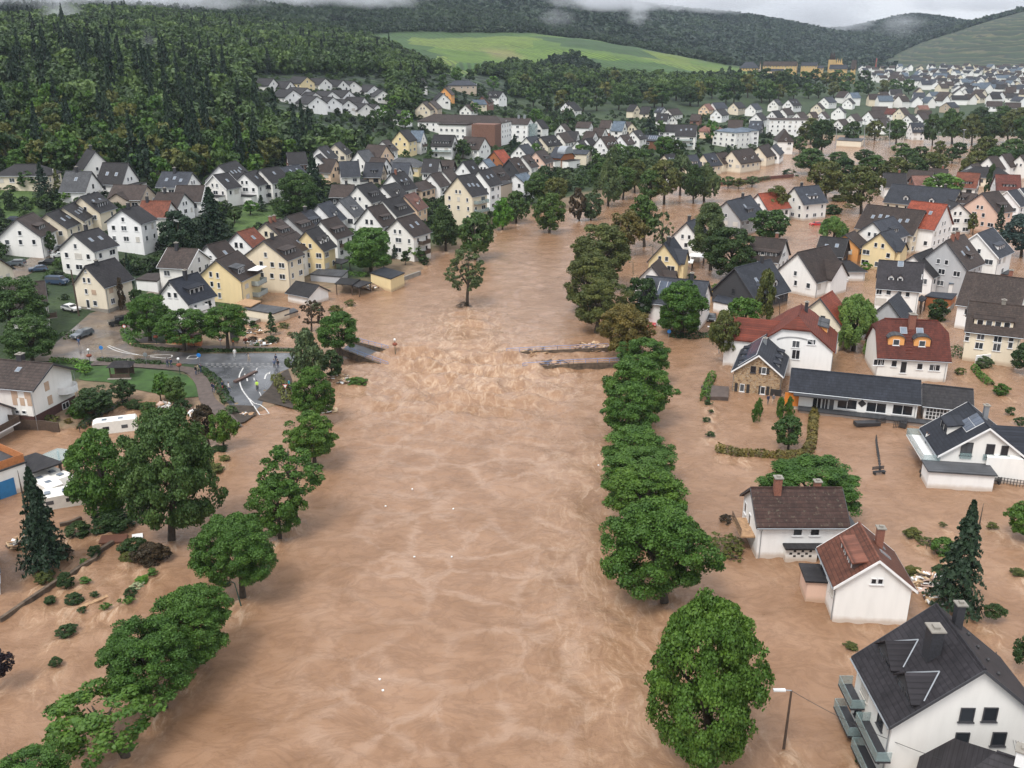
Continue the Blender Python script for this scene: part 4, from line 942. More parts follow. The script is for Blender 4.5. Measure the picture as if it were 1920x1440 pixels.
# ------------------------------------------------------------------ the individual buildings
def onface(h, f, u, v, out=0.0):
 "photo point -> (along, up) on face f of house h"
 a = FACE[f] + h.rz; n = np.array([math.cos(a), math.sin(a), 0]); half = (h.lx if f in 'AB' else h.W / 2) + out
 p0 = np.array(h.c) + n * half; o = np.array([0, 0, CH]); t_, s_ = (720 - v) / F, (u - 960) / F
 d = np.array([s_, CP + SP * t_, -SP + CP * t_]); k = np.dot(p0 - o, n) / np.dot(d, n); q = o + d * k - np.array(h.c)
 return float(-math.sin(a) * q[0] + math.cos(a) * q[1]), float(q[2])
def pw(h, f, pts, w=1.1, hh=1.3, style=0, name='window', reg=(0, 0, 1), out=0):
 for p in pts:
  t, z = onface(h, f, reg[0] + p[0] / reg[2], reg[1] + p[1] / reg[2], out)
  if f in 'LR': z = min(z, h.He - .3 - (p[3] if len(p) > 3 else hh) / 2)
  window(h.root, h.fpos(f, t, z, out), FACE[f], p[2] if len(p) > 2 else w, p[3] if len(p) > 3 else hh, style, name)
def xslope(h, u, v):
 "photo point -> x along the ridge on the visible roof slope"
 a = h.rz; best = None
 t_, s_ = (720 - v) / F, (u - 960) / F; d = np.array([s_, CP + SP * t_, -SP + CP * t_]); ca, sa = math.cos(a), math.sin(a)
 o = np.array([0, 0, CH]) - np.array(h.c); lo = np.array([o[0] * ca + o[1] * sa, -o[0] * sa + o[1] * ca, o[2]]); ld = np.array([d[0] * ca + d[1] * sa, -d[0] * sa + d[1] * ca, d[2]])
 # plane z = zr + th - sv*y*tp
 k = (h.zr + h.th - h.sv * lo[1] * h.tp - lo[2]) / (ld[2] + h.sv * ld[1] * h.tp); q = lo + ld * k
 return float(q[0]), float(abs(q[1]) / (h.W / 2))
def flatbox(name, top, z, label, wall='white', roof='slate', cat='outbuilding', th=.22, base=-3, over=.25, open_=False, group=None, zg=None, roofm=None):
 g = zg if zg is not None else hit(sum(p[0] for p in top) / len(top), sum(p[1] for p in top) / len(top), z)[2]
 P = [at(u, v, g + z) for u, v in top]; c = sum(P) / len(P); r = empty(name, (c[0], c[1], g), 0, label, cat, group)
 L = [(p[0] - c[0], p[1] - c[1]) for p in P]
 if sum(L[i][0] * L[(i + 1) % len(L)][1] - L[(i + 1) % len(L)][0] * L[i][1] for i in range(len(L))) < 0: L = L[::-1]
 big = [(x * (1 + over / math.hypot(x, y)), y * (1 + over / math.hypot(x, y))) for x, y in L]
 q = MB()
 if open_:
  for x, y in L: q.box(x * .93 - .1, x * .93 + .1, y * .93 - .1, y * .93 + .1, base, z - .003); q.build('post', WOODD, r); q = MB()
 else: q.prism(L, base, z); q.build('wall', W_(wall) if isinstance(wall, str) else wall, r)
 q = MB(); q.prism(big, z + .003, z + th); q.build('roof', roofm or R_(roof), r)
 r['_L'] = 0; del r['_L']; return r, L, g
def bands(name, c1, c2, sc, w=.5, vec='Object'):
 "rough stone blocks"
 if name in MATS: return MATS[name]
 m, t, b, N, L = nodes(name); tc = N("TexCoord"); vo = N("TexVoronoi"); vo.inputs["Scale"].default_value = sc
 mp = N("Mapping"); mp.inputs["Scale"].default_value = (1, 1, 1.9); L(tc.outputs[vec], mp.inputs[0]); L(mp.outputs[0], vo.inputs["Vector"])
 sp = N("SeparateColor"); L(vo.outputs["Color"], sp.inputs[0]); r = ramp(N, [(0, c1), (.5, tuple((a + b_) / 2 for a, b_ in zip(c1, c2))), (1, c2)]); L(sp.outputs[0], r.inputs[0])
 v2 = N("TexVoronoi"); v2.feature = 'DISTANCE_TO_EDGE'; v2.inputs["Scale"].default_value = sc; L(mp.outputs[0], v2.inputs["Vector"])
 mr = N("MapRange"); mr.inputs[1].default_value = .02; mr.inputs[2].default_value = .07; L(v2.outputs["Distance"], mr.inputs[0])
 L(mixc(N, L, mr.outputs[0], (.42, .36, .28), r.outputs[0]), b.inputs["Base Color"]); b.inputs["Roughness"].default_value = .9
 bp = N("Bump"); bp.inputs["Strength"].default_value = .6; bp.inputs["Distance"].default_value = .06; L(mr.outputs[0], bp.inputs["Height"]); L(bp.outputs[0], b.inputs["Normal"])
 MATS[name] = m; return m
STONE = bands('rubble_stone', (.20, .115, .055), (.44, .30, .17), 2.1)
MOSSY = roofmat('roof_mossy', (.040, .022, .018), .8)
REDT = roofmat('roof_red_glazed', (.105, .026, .017), .05)
PATCHY = roofmat('roof_patched', (.05, .036, .03), .3, (7.6, (.34, .10, .035)))
BROWNT = roofmat('roof_brown_tile', (.13, .052, .034), .2)
NEWSL = roofmat('roof_new_slate', (.022, .026, .036), .0)
BLACKT = roofmat('roof_black_tile', (.026, .024, .028), .0)
rn = random.Random(5)
X11, X12, X10, X5 = (1300, 600, 3.097), (1300, 975, 3.097), (1520, 400, 4.8), (0, 240, 4)
# -- stone gabled building with slate roof
h = House('stone_house', (1423, 666), (1438, 626), 7.7, 3.7, 38, 'tan', 'slate', 'brown rubble stone gable building with black shutters joined to the low hall', wallm=STONE, roofm=NEWSL, cat='house', verge=True)
pw(h, 'A', [(283, 393, .85, 1.35), (403, 408, .85, 1.35)], reg=X11); pw(h, 'A', [(410, 294, .8, 1.2)], reg=X11); pw(h, 'A', [(348, 287, .9, 1.2)], style=1, reg=X11)
q = MB()
for u, v, hh in ((248, 390, 1.9), (317, 398, 1.9), (387, 405, 1.9), (432, 410, 1.9), (389, 292, 1.3), (433, 297, 1.3)):
 t, z = onface(h, 'A', X11[0] + u / X11[2], X11[1] + v / X11[2]); q = MB(); q.box(h.lx + .003, h.lx + .08, t - .24, t + .24, z - hh * .4, z + hh * .4); q.build('window_shutter', METD, h.root)
t, z = onface(h, 'A', X11[0] + 478 / X11[2], X11[1] + 432 / X11[2]); q = MB(); q.box(h.lx + .003, h.lx + .06, t - .9, t + .9, -.5, z + .9); q.build('door', METD, h.root)
h.solar(0, .5, h.L * .8, 3.6, side=-1, n=6); h.chimney(-1, .2, .8, .6, ZINC)
for sd in (1, -1):
 for i in range(3): h.dormer((i - 1) * h.L * .27, 1.1, 's', side=sd, inset=.5, h=.9, wall='grey', nwin=1, style=1)
# -- long low hall and its annex
h = House('low_hall', (1727, 713.5), (1484, 690), 8.4, 3.1, 27, 'white', 'slate', 'long low white hall with slate roof and large windows beside the stone gable', roofm=NEWSL, cat='hall', lim=False)
pw(h, 'R' if h.sv < 0 else 'L', [(893, 488, 3.0, 1.7), (1062, 508, 3.0, 1.7), (1215, 522, 3.0, 1.7)], reg=X11)
pw(h, 'R' if h.sv < 0 else 'L', [(720, 478, 1.5, 2.6), (765, 483, 1.3, 2.6), (800, 486, 1.0, 2.6)], reg=X11, name='glass_door')
f = 'R' if h.sv < 0 else 'L'; t, z = onface(h, f, 1300 + 570 / 3.097, 600 + 465 / 3.097); q = MB(); a = FACE[f]
M = Matrix.Rotation(a, 4, 'Z') @ Matrix.Translation((h.W / 2, t, 0)); q.box(.003, .1, -1.1, 1.1, .4, 2.6, 0, M); q.build('orange_panel', plain('orange_paint', (.62, .2, .03)), h.root)
t, z = onface(h, f, 1300 + 980 / 3.097, 600 + 484 / 3.097); q = MB(); M = Matrix.Rotation(a, 4, 'Z') @ Matrix.Translation((h.W / 2, t, z)) @ Matrix.Rotation(math.pi / 4, 4, 'X'); q.box(.003, .08, -.45, .45, -.45, .45, 0, M); q.build('diamond_emblem', METD, h.root)
h.annex(f, 2, 20, 1.6, .35, 'grey', name='terrace')
q = MB(); t, z = onface(h, f, 1300 + 740 / 3.097, 600 + 440 / 3.097); M = Matrix.Rotation(a, 4, 'Z') @ Matrix.Translation((h.W / 2, t, 2.75)); q.box(.003, 1.8, -4.2, 4.2, 0, .16, 0, M); q.build('door_canopy', METD, h.root)
h = House('lattice_pavilion', (1825, 729.5), (1730, 719.5), 8, 2.4, 26, 'white', 'dark', 'dark roofed open pavilion with white lattice at the end of the low hall', cat='pavilion')
f = 'R' if h.sv < 0 else 'L'; q = MB(); M = Matrix.Rotation(FACE[f], 4, 'Z') @ Matrix.Translation((h.W / 2, 0, 0)); q.box(.003, .04, -h.lx + .3, h.lx - .3, .2, 2.1, 0, M); o = q.build('dark_opening', METD, h.root); q = MB()
for i in range(13): q.box(.045, .1, -h.lx + .3 + i * (h.lx * 2 - .6) / 12 - .05, -h.lx + .3 + i * (h.lx * 2 - .6) / 12 + .05, .2, 2.1, 0, M)
for k in range(4): q.box(.103, .14, -h.lx + .3, h.lx - .3, .2 + k * .6, .28 + k * .6, 0, M)
q.build('lattice', FRAME, h.root)
# -- red tiled house with two arched orange dormers
h = House('house', (1759, 601), (1658, 596.5), 11.2, 4.1, 43, 'white', 'redbrown', 'large white house with wine-red tiles and two arched orange dormers', hip=.3, roofm=REDT)
f = 'R' if h.sv < 0 else 'L'
pw(h, f, [(604, 1340, 1.5, 1.2), (645, 1340, .7, 1.2), (751, 1352, 1.0, 1.2), (982, 1378, 1.0, 1.2), (1095, 1388, 1.1, 1.2), (1135, 1390, 1.1, 1.2), (835, 1385, 1.1, 2.2)], reg=X10)
for u, v in ((770, 1230), (1003, 1235)):
 x, yf = xslope(h, 1520 + u / 4.8, 400 + v / 4.8); h.dormer(x, 2.7, 'g', inset=1.6, h=1.5, wall='orange', roof='grey', nwin=1, arch=True)
for u, v in ((835, 1055), (982, 1063)):
 x, yf = xslope(h, 1520 + u / 4.8, 400 + v / 4.8); h.skylight(x, yf, 1.2, 1.4)
x, yf = xslope(h, 1520 + 903 / 4.8, 400 + 965 / 4.8); h.chimney(x, h.sv * 1.0, 1.2, 1.1, CHIMB)
x, yf = xslope(h, 1520 + 885 / 4.8, 400 + 1200 / 4.8); q = MB()
for i in range(9):
 y = h.W / 2 * (.25 + i * .085); q.box(x - .6, x + .6, h.sv * y - .05, h.sv * y + .05, h.roofz(y) + .02, h.roofz(y) + .1)
q.build('roof_ladder', plain('rust_iron', (.12, .03, .02)), h.root)
# -- white house with red half-hipped roof behind the stone building
h = House('house', (1497, 592), (1503, 570), 13, 5.4, 38, 'white', 'red', 'big white house with bright red hipped roof and arched gable line behind the stone gable', hip=.35, roofm=roofmat('roof_red_brown', (.15, .035, .02), .05), verge=True)
pw(h, 'A', [(681, 128, 1.1, 1.0), (700, 128, .6, 1.0), (595, 200, 1.4, 1.8), (596, 140, 1.3, 1.3)], reg=X11)
h.wing('R', 0, 6.0, 8, 5.2, 36); h.chimney(-2, 1, 1, .6, CHIMD)
for i in range(2): h.dormer(-h.L * .12 - i * 3.2, 2.4, 's', side=1, inset=1.4, wall='orange', roof='grey')
t0, z0 = onface(h, 'A', 1510, 625); q = MB()
for i in range(9):
 a = math.pi * (.15 + .7 * i / 8); b = math.pi * (.15 + .7 * (i + 1) / 8)
 if i < 8: q.add([(h.lx + .06, 3.4 * math.cos(a), h.He + .4 + 1.3 * math.sin(a)), (h.lx + .06, 3.4 * math.cos(b), h.He + .4 + 1.3 * math.sin(b)), (h.lx + .06, 3.6 * math.cos(b), h.He + .6 + 1.35 * math.sin(b)), (h.lx + .06, 3.6 * math.cos(a), h.He + .6 + 1.35 * math.sin(a))], [(0, 1, 2, 3)])
q.build('arched_moulding', plain('moulding_grey', (.3, .3, .3)), h.root)
# -- white house with moss-flecked brown roof standing in the flood
h = House('house', (1407, 914), (1579, 914), 7.3, 4.2, 36, 'white', 'brown', 'white house in the flood with moss-flecked dark brown roof and timber balcony', roofm=MOSSY)
f = 'L' if h.sv > 0 else 'R'
pw(h, f, [(607, 1216, 1.1, 1.1), (707, 1218, 1.1, 1.1)], reg=X11); pw(h, 'A', [(305, 1090, .9, 1.4), (328, 1165, .9, 1.8)], reg=X11)
t, z = onface(h, f, 1300 + 650 / 3.097, 600 + 1300 / 3.097); M = Matrix.Rotation(FACE[f], 4, 'Z') @ Matrix.Translation((h.W / 2, t, z)); q = MB(); q.box(.003, 1.3, -2.6, 2.6, -.1, .12, 0, M); q.build('porch_roof', R_('dark'), h.root)
q = MB(); q.box(.003, .9, -2.4, 1.2, -3, -.13, 0, M); o = q.build('porch_wall', W_('white'), h.root); q = MB()
for i in range(6):
 for k in range(3):
  if (i + k) % 2: q.box(.9 + .003, .93, -2.0 + i * .45, -1.7 + i * .45, -.55 - k * .32, -.3 - k * .32, 0, M)
q.build('breeze_block_openings', METD, o)
q = MB(); q.box(.03, .06, 1.3, 2.5, -2.2, -.15, 0, M); q.build('door', METD, h.root)
h.balcony('A', .3, 2.1, 4.6, 1.7, slab=WOODM, rail=WOODD, h=.9, solid=False)
h.chimney(-h.L * .28 if h.cl[0] < 0 else h.L * .22, .5, 1.5, .8, CHIMB); h.chimney(-h.L * .24, -.4, .6, .7, CHIMB)
h.annex('B', 0, 6, 1.6, 3.0, 'grey')
# -- white house with brown tiled roof and shed dormer
h = House('house', (1650, 1051), (1611, 979), 7.3, 4.3, 39, 'white', 'brown', 'white blank gabled house with red-brown tiles and long shed dormer, right foreground', roofm=BROWNT, verge=True)
pw(h, 'A', [(1047, 355, .55, .7), (1085, 356, .55, .7)], reg=X12)
sd = 'R' if h.fpos('R', 0, 0) and h.cl[1] < 0 else 'L'
x, yf = xslope(h, 1300 + 880 / 3.097, 975 + 220 / 3.097); h.dormer(x, 5.0, 's', side=h.sv, inset=1.5, h=1.1, wall='brown', nwin=3)
f = 'L' if h.sv > 0 else 'R'; h.auto(rn, f, style=1, skip=0)
t, z = onface(h, f, 1300 + 750 / 3.097, 975 + 380 / 3.097); o = h.annex(f, t, 3.2, 2.0, 2.4, 'dark', wall='pink', name='porch'); h.chimney(-h.L * .15, -h.sv * 1.4, .9, .7, CHIMB)
for i in range(2): h.skylight(h.L * (.05 - .25 * i), .45, .6, 1.4, side=-h.sv)
# -- big white house with black roof in the bottom right corner
h = House('house', (1847, 1256), (1755, 1132), 11.8, 6.4, 40, 'white', 'dark', 'largest white house with black tiled roof, two dormers and glass balconies, bottom right corner', roofm=BLACKT, ov=.5, verge=False)
BIG = h; f = 'L' if h.sv > 0 else 'R'
pw(h, 'A', [(1588, 1130, 1.1, 1.3), (1722, 1128, 1.1, 1.3), (1558, 1272, 1.1, 1.3), (1772, 1270, 1.1, 1.3), (1535, 1410, 1.1, 1.3)], style=1, reg=X12)
for u, v in ((1055, 850), (1165, 1040)):
 x, yf = xslope(h, 1300 + u / 3.097, 975 + v / 3.097); h.dormer(x, 3.3, 'g', inset=1.3, h=.75, wall='dark', nwin=2, style=1)
x, yf = xslope(h, 1300 + 1380 / 3.097, 975 + 780 / 3.097); h.chimney(x, h.sv * h.W / 2 * min(.6, yf), .7, 1.15, CHIMD, .95); h.chimney(-h.L * .32, -h.sv * 1.2, 1.0, .65, CHIMD)
h.auto(rn, f, style=1, skip=.25, top=1.6, sp=3.6)
for i, (tt, zz, ww) in enumerate(((h.L * .26, 3.2, 5.2), (h.L * .26, .6, 5.4), (-h.L * .33, 3.4, 3.6), (-h.L * .33, .8, 4.2))):
 h.balcony(f, tt * (-1 if f == 'L' else 1) * -1 if False else (tt if f == 'R' else -tt), zz, ww * .9, 1.2, slab=CHIMD, rail=GLASSR, h=.85)
q = MB()
for i in range(4): q.ball((2.5 - i * 1.7, -h.sv * 2.2, h.roofz(2.2) + .12), .16)
q.build('roof_vents', METD, h.root)
h2 = House('house', (1868, 1409), (1935, 1432), 10, 3.2, 38, 'white', 'dark', 'black hipped roof with white chimney poking in at the bottom right edge', hip=1.0, roofm=BLACKT); h2.chimney(h2.L * .12, 0, .9, .9, WHITEP)
# -- modern house with balcony at the right edge
h = House('house', (1857, 803), (1815, 753), 11.0, 3.4, 37, 'white', 'slate', 'modern white house with slate roof, solar panels, glass balcony and flat garage at right', roofm=NEWSL, verge=True)
f = 'L' if h.sv > 0 else 'R'
pw(h, 'A', [(1587, 748, 1.5, 1.9), (1722, 758, 1.1, 1.9), (1805, 768, .9, 1.9), (1757, 853, .9, 1.1), (1872, 862, 1.6, 1.2)], style=1, reg=X11)
for u, v in ((1580, 787), (1714, 795), (1800, 800)):
 t, z = onface(h, 'A', 1300 + u / 3.097, 600 + v / 3.097); q = MB(); q.box(h.lx + .12, h.lx + .16, t - .75, t + .75, z - .45, z + .4); q.build('glass_guard', GLASSR, h.root)
x, yf = xslope(h, 1300 + 1618 / 3.097, 600 + 595 / 3.097); h.solar(x, yf, 3.4, 2.6, n=3)
x, yf = xslope(h, 1300 + 1450 / 3.097, 600 + 640 / 3.097); h.dormer(x, 3.4, 's', inset=1.6, h=1.5, wall='white', nwin=2, style=1)
h.balcony(f, 0, 2.3, h.L * .95, 2.2, slab=WHITEP, rail=GLASSR); h.chimney(-h.L * .1, -h.sv * 1.2, 1.0, .6, ZINC)
h.auto(rn, f, style=1, skip=0, top=2.4, sp=2.6)
t, z = onface(h, 'A', 1300 + 1560 / 3.097, 600 + 860 / 3.097, 3); o = h.annex('A', t, 8.2, 3.4, 2.3, 'grey', name='garage')
h.wing('L' if f == 'R' else 'R', -1, 5, 8, 3.6, 36)
# -- white house with brick base at left, and its neighbours on the left edge
h = House('house', (100, 681.5), (-15, 672), 9.6, 5.8, 27, 'white', 'dark', 'white house with dark brick base and rounded balcony above the flooded pool at left', roofm=R_('brown'), ov=1.1)
X7 = (0, 480, 4); f = 'L' if h.sv > 0 else 'R'
pw(h, 'A', [(350, 975, 1.0, 1.5), (375, 1078, 1.0, 1.5)], style=3, reg=X7); pw(h, f, [(98, 985, 1.1, 1.3), (197, 997, 1.1, 1.3), (112, 1088, .8, 1.3), (168, 1092, .8, 1.3), (222, 1095, .8, 1.3)], style=3, reg=X7)
q = MB(); q.box(-h.lx - .03, h.lx + .03, -h.W / 2 - .03, h.W / 2 + .03, -3, 1.35); q.build('brick_base', plain('dark_brick', (.07, .03, .025), .85, .3, 5), h.root)
pw(h, 'A', [(492, 1120, 1.6, 1.1)], reg=X7, out=.03); pw(h, f, [(130, 1168, .8, .6), (182, 1172, .8, .6)], reg=X7, out=.03)
h.chimney(-.5, .3, 1.0, .9, CHIMD); h.skylight(.5, .35, .8, 1.0)
t, z = onface(h, 'A', 552 / 4, 480 + 955 / 4, .8); z = 2.9; q = MB(); n_ = 12; pts = [(h.lx + .02, h.W / 2 - 3.6)] + [(h.lx + 1.8 * math.sin(math.pi * i / n_), h.W / 2 - 1.8 - 1.8 * math.cos(math.pi * i / n_)) for i in range(n_ + 1)]
pts = [(x, y) for x, y in pts]; q.prism(pts, z - .2, z); o = q.build('balcony', WHITEP, h.root); q = MB()
for i in range(1, len(pts) - 1):
 (x0, y0), (x1, y1) = pts[i], pts[i + 1]; q.add([(x0, y0, z + .004), (x1, y1, z + .004), (x1, y1, z + .95), (x0, y0, z + .95)], [(0, 1, 2, 3)])
q.build('railing', WHITEP, o)
h = House('house', (-22, 748), (-95, 742), 9, 3.4, 34, 'white', 'rust', 'balcony corner of a house cut by the left edge beside the brick base'); h.balcony('A', 0, 1.8, 7, 2.0, slab=WHITEP, rail=WOODD)
h = House('house', (-14, 978), (-150, 1006), 9, 3.0, 36, 'white', 'dark', 'white house with dark roof corner at the left edge below the big spruce', roofm=R_('brown')); h.auto(rn, skip=0)
h = House('house', (84, 526), (30, 531), 10, 4.4, 36, 'white', 'brown', 'white house with dark brown roof half hidden by the broad left edge tree'); h.auto(rn, skip=.1); h.balcony('R' if h.sv < 0 else 'L', 2, 1.9, 6, 1.4)
r, L, g = flatbox('workshop', [(47, 868), (-10, 842), (-120, 872), (-60, 905)], 3.6, 'white flat workshop with blue doors and orange timber deck rail at the left edge', roof='grey', zg=0)
q = MB(); n = len(L)
for i in range(n):
 a, b = L[i], L[(i + 1) % n]; d = Vector((b[0] - a[0], b[1] - a[1], 0)); M = Matrix.Translation((a[0], a[1], 3.83)) @ Matrix.Rotation(math.atan2(d.y, d.x), 4, 'Z'); q.box(.03, d.length - .03, .0, .06, 0, 1.1, 0, M)
q.build('deck_rail', plain('orange_timber', (.42, .16, .055), .7, .2, 3), r)
P1, P2 = at(32, 925, 1.2), at(8, 940, 1.2)
for P in (P1, P2):
 a = L; i = max(range(n), key=lambda k: 0); ea, eb = at(47, 868, 3.6), at(-60, 905, 3.6); d = (eb - ea)[:2]; d /= np.linalg.norm(d); k = np.dot((P - ea)[:2], d); c = ea[:2] + d * k
 M = Matrix.Translation((c[0] - r.location.x, c[1] - r.location.y, 0)) @ Matrix.Rotation(math.atan2(d[1], d[0]), 4, 'Z'); q = MB(); q.box(-1.2, 1.2, .003, .07, -1, 2.2, 0, M); q.build('blue_door', plain('blue_door_paint', (.02, .16, .36)), r)
flatbox('carport', [(45, 860), (68, 852), (116, 869), (57, 889)], 2.9, 'black flat carport roof beside the white workshop', open_=True, roof='dark', zg=0)
flatbox('glass_roof', [(80, 856), (108, 844), (124, 846), (124, 860), (110, 866)], 2.7, 'grey ribbed lean-to roof behind the black carport', open_=True, zg=0, roofm=GLASSR)
# -- houses round the wet junction
h = House('house', (158.7, 498.5), (215.5, 483), 8.2, 5.6, 44, 'cream', 'dark', 'cream gabled house with ribbed dark roof standing alone above the road bend', roofm=R_('dark'))
pw(h, 'A', [(632, 1140, .8, 1.2), (668, 1143, .8, 1.2), (648, 1225, .8, 1.2), (716, 1314, 1.1, 1.2), (642, 1075, .5, .6)], reg=X5); pw(h, 'A', [(704, 1231, 1.2, 1.2)], style=3, reg=X5); pw(h, 'A', [(663, 1320, .9, 2.0)], reg=X5, name='front_door')
f = 'R' if h.seen('R') else 'L'; pw(h, f, [(833, 1217, 1.2, 1.2), (908, 1190, .9, 1.2)], style=3, reg=X5); pw(h, f, [(846, 1297, 1.2, 1.2), (930, 1270, .8, 1.1)], reg=X5)
q = MB(); q.box(-h.lx - .04, h.lx + .04, -h.W / 2 - .04, h.W / 2 + .04, -3, .55); q.build('plinth', CONC, h.root); h.chimney(1.5, .4, .6, .6)
h = House('house', (316, 526), (371, 510), 8.4, 4.6, 45, 'white', 'slate', 'white house with slate roof, wide dormer and balcony behind the street trees', roofm=NEWSL)
pw(h, 'A', [(1271, 1252, 1.0, 1.2), (1317, 1255, 1.0, 1.2), (1268, 1182, .5, .6)], reg=X5); f = 'R' if h.seen('R') else 'L'; h.dormer(0, 4.4, 's', side=1 if f == 'L' else -1, h=1.4, wall='slate' if False else 'dark', nwin=3); h.auto(rn, f, skip=0); h.balcony(f, -1.5, 2.6, 3.5, 1.6, rail=WHITEP); h.chimney(0, .5)
h = House('apartment_house', (404, 487), (446, 469), 10.6, 6.6, 39, 'yellow', 'brown', 'pale yellow apartment house with white awnings and balconies beside the flooded yard', cat='house')
pw(h, 'A', [(1581, 1097, .8, 1.3), (1632, 1105, .7, 1.3), (1590, 1170, .8, 1.3), (1642, 1180, .7, 1.3), (1648, 1255, .8, 1.3)], reg=X5); f = 'R' if h.seen('R') else 'L'
pw(h, f, [(1850, 1180, 1.6, 1.1), (1858, 1258, 1.6, 1.1)], reg=X5, style=2); sd = 1 if f == 'L' else -1
h.dormer(h.L * .2, 3.4, 's', side=sd, h=1.5, wall='dark', roof='grey', nwin=2)
for z in (1.6, 4.2): h.balcony(f, -h.L * .22 * sd * -1, z, 4.5, 1.7, rail=plain('green_grey_panel', (.3, .34, .33)))
q = MB(); M = Matrix.Rotation(FACE[f], 4, 'Z') @ Matrix.Translation((h.W / 2 - .6, -h.L * .22 * sd * -1, 7.7)); q.box(0, 2.6, -2.4, 2.4, 0, .12, 0, M); q.build('awning', WHITEP, h.root)
flatbox('yellow_garage', [(695, 512.5), (720, 502.5), (757.5, 512.5), (732.5, 523.8)], 2.6, 'pale yellow block garage with flat slate roof at the river edge', 'yellow', 'slate')
r, L, g = flatbox('flat_hall', [(456, 580), (480, 571), (542, 579), (512, 589)], 2.0, 'low cream flat-roofed hall in the flooded yard', 'cream', 'grey')
flatbox('collapsed_roof', [(512, 590), (550, 580), (557.5, 585), (520, 597)], .7, 'collapsed grey roof slab beside the low cream hall', 'tan', 'grey', th=.3)
flatbox('concrete_slab', [(455, 598), (478, 590), (493, 596), (468, 607)], .35, 'pale concrete slab lying in the flooded yard', 'grey', th=.15, roofm=CONC)
flatbox('pergola', [(442, 571), (460, 562), (488, 566), (470, 576)], 2.4, 'ribbed brown pergola roof in front of the yellow apartment house', open_=True, roofm=WOODM)
h = House('shed', (598, 534.5), (562, 528), 6.4, 2.1, 30, 'white', 'dark', 'small white shed with black roof standing in the flood by the carports', cat='shed')
flatbox('carport', [(629, 533), (640, 522.5), (674, 525), (660, 535)], 2.3, 'left of two small dark carports at the river edge', open_=True, roof='dark')
flatbox('carport', [(659, 536), (673, 526.5), (696, 531), (673, 540)], 2.1, 'right of two small dark carports at the river edge', open_=True, roof='dark')
flatbox('terrace_wall', [(582, 515), (600, 505), (652, 508), (640, 520)], 1.6, 'grey terrace with railing right of the balcony block', 'grey', 'grey')
flatbox('carport', [(610, 491), (625, 485), (657, 489), (640, 496)], 2.4, 'flat carport left of the big pale town tree', open_=True, roof='dark')
flatbox('garage', [(255, 525), (277, 514), (312, 513), (294, 528)], 2.4, 'flat white garage behind the dark van', 'white', 'brown')
flatbox('brick_block', [(922, 345), (946, 339), (960, 343), (940, 349)], 7.6, 'tan block building with yellow stripes at the river bank', 'tan', 'dark', 'house')
flatbox('white_terrace', [(1777, 523), (1803, 521), (1808, 532), (1780, 533)], 3.2, 'white flat annex with roof terrace right of the tall white house', 'white', 'blue')
flatbox('courtyard_shed', [(1735, 556), (1748, 549), (1793, 552), (1784, 562)], 2.6, 'brown courtyard shed with flat slate roof behind the red arched-dormer house', 'redwood', 'slate')
flatbox('timber_terrace', [(1737, 528), (1745, 518), (1778, 522), (1776, 534)], 2.6, 'timber railed terrace right of the tall white house', 'redwood', 'brown')
flatbox('pavilion', [(1720, 562), (1728, 555), (1736, 561), (1729, 567)], 2.6, 'tiny slate pavilion at the corner of the tall white house', open_=True, roof='slate')
flatbox('carport', [(1338, 565), (1348, 552), (1378, 560), (1372, 573)], 2.2, 'grey garage roofs between solar house and slate gable', open_=False, wall='white', roof='slate')
flatbox('greenhouse', [(1292, 481), (1297, 476), (1322, 478), (1320, 484)], 2.0, 'white lean-to roof in the garden behind the yellow gable', open_=True, roofm=WHITEP)
flatbox('canopy', [(1278, 492), (1282, 486), (1300, 488), (1298, 494)], 2.0, 'small white canopy beside the yellow gable', open_=True, roofm=WHITEP)
flatbox('green_roof_shed', [(1863, 511), (1876, 501), (1899, 508), (1888, 516)], 2.4, 'green roofed shed behind the brown terrace at right', 'brick', 'grey')
h = House('garage', (1594.5, 488.5), (1590, 488.5), 6.6, 2.5, 28, 'white', 'dark', 'white garage with dark pyramid roof beside the cross gabled farmhouse', hip=1.0, cat='garage')
h = House('house', (1733, 493), (1648, 487), 10.2, 6.2, 43, 'white', 'dark', 'tall white house with ribbed black roof and two tiny dormers facing the river', roofm=BLACKT)
f = 'R' if h.sv < 0 else 'L'; pw(h, f, [(617, 698, 1.2, 1.3), (702, 712, 1.0, 1.1), (873, 730, .9, 1.1), (800, 718, .9, 1.1)], reg=X10); pw(h, f, [(632, 790, 2.2, 1.5)], reg=X10, style=2); pw(h, 'A', [(980, 620, .7, 1.1), (1000, 570, .6, .9), (975, 700, .8, 1.2), (960, 790, .8, 1.2)], reg=X10)
for u, v in ((722, 605), (803, 615)):
 x, yf = xslope(h, 1520 + u / 4.8, 400 + v / 4.8); h.dormer(x, 1.2, 'g', inset=1.4, h=.9, wall='white', nwin=1)
x, yf = xslope(h, 1520 + 810 / 4.8, 400 + 455 / 4.8); h.skylight(x, yf, 1.2, 1.6)
h = House('house', (1926, 574.5), (1817, 563.5), 11, 5.8, 37, 'cream', 'brown', 'cream terrace with brown roof, orange patched end and broad gabled dormer at right edge', roofm=PATCHY)
f = 'R' if h.sv < 0 else 'L'; pw(h, f, [(1422, 1042, .8, .8), (1537, 1075, 1.3, 1.2), (1692, 1092, 1.4, 1.3), (1812, 1100, .9, .9), (1408, 1120, .8, 1.3), (1515, 1190, 1.4, 1.3), (1797, 1188, .8, 1.2), (1675, 1205, 1.3, 1.5)], reg=X10)
x, yf = xslope(h, 1520 + 1650 / 4.8, 400 + 960 / 4.8); h.dormer(x, 6.5, 's', inset=1.2, h=1.3, wall='cream', nwin=4); h.chimney(h.L * .1, .2, .7, .7, CONC)
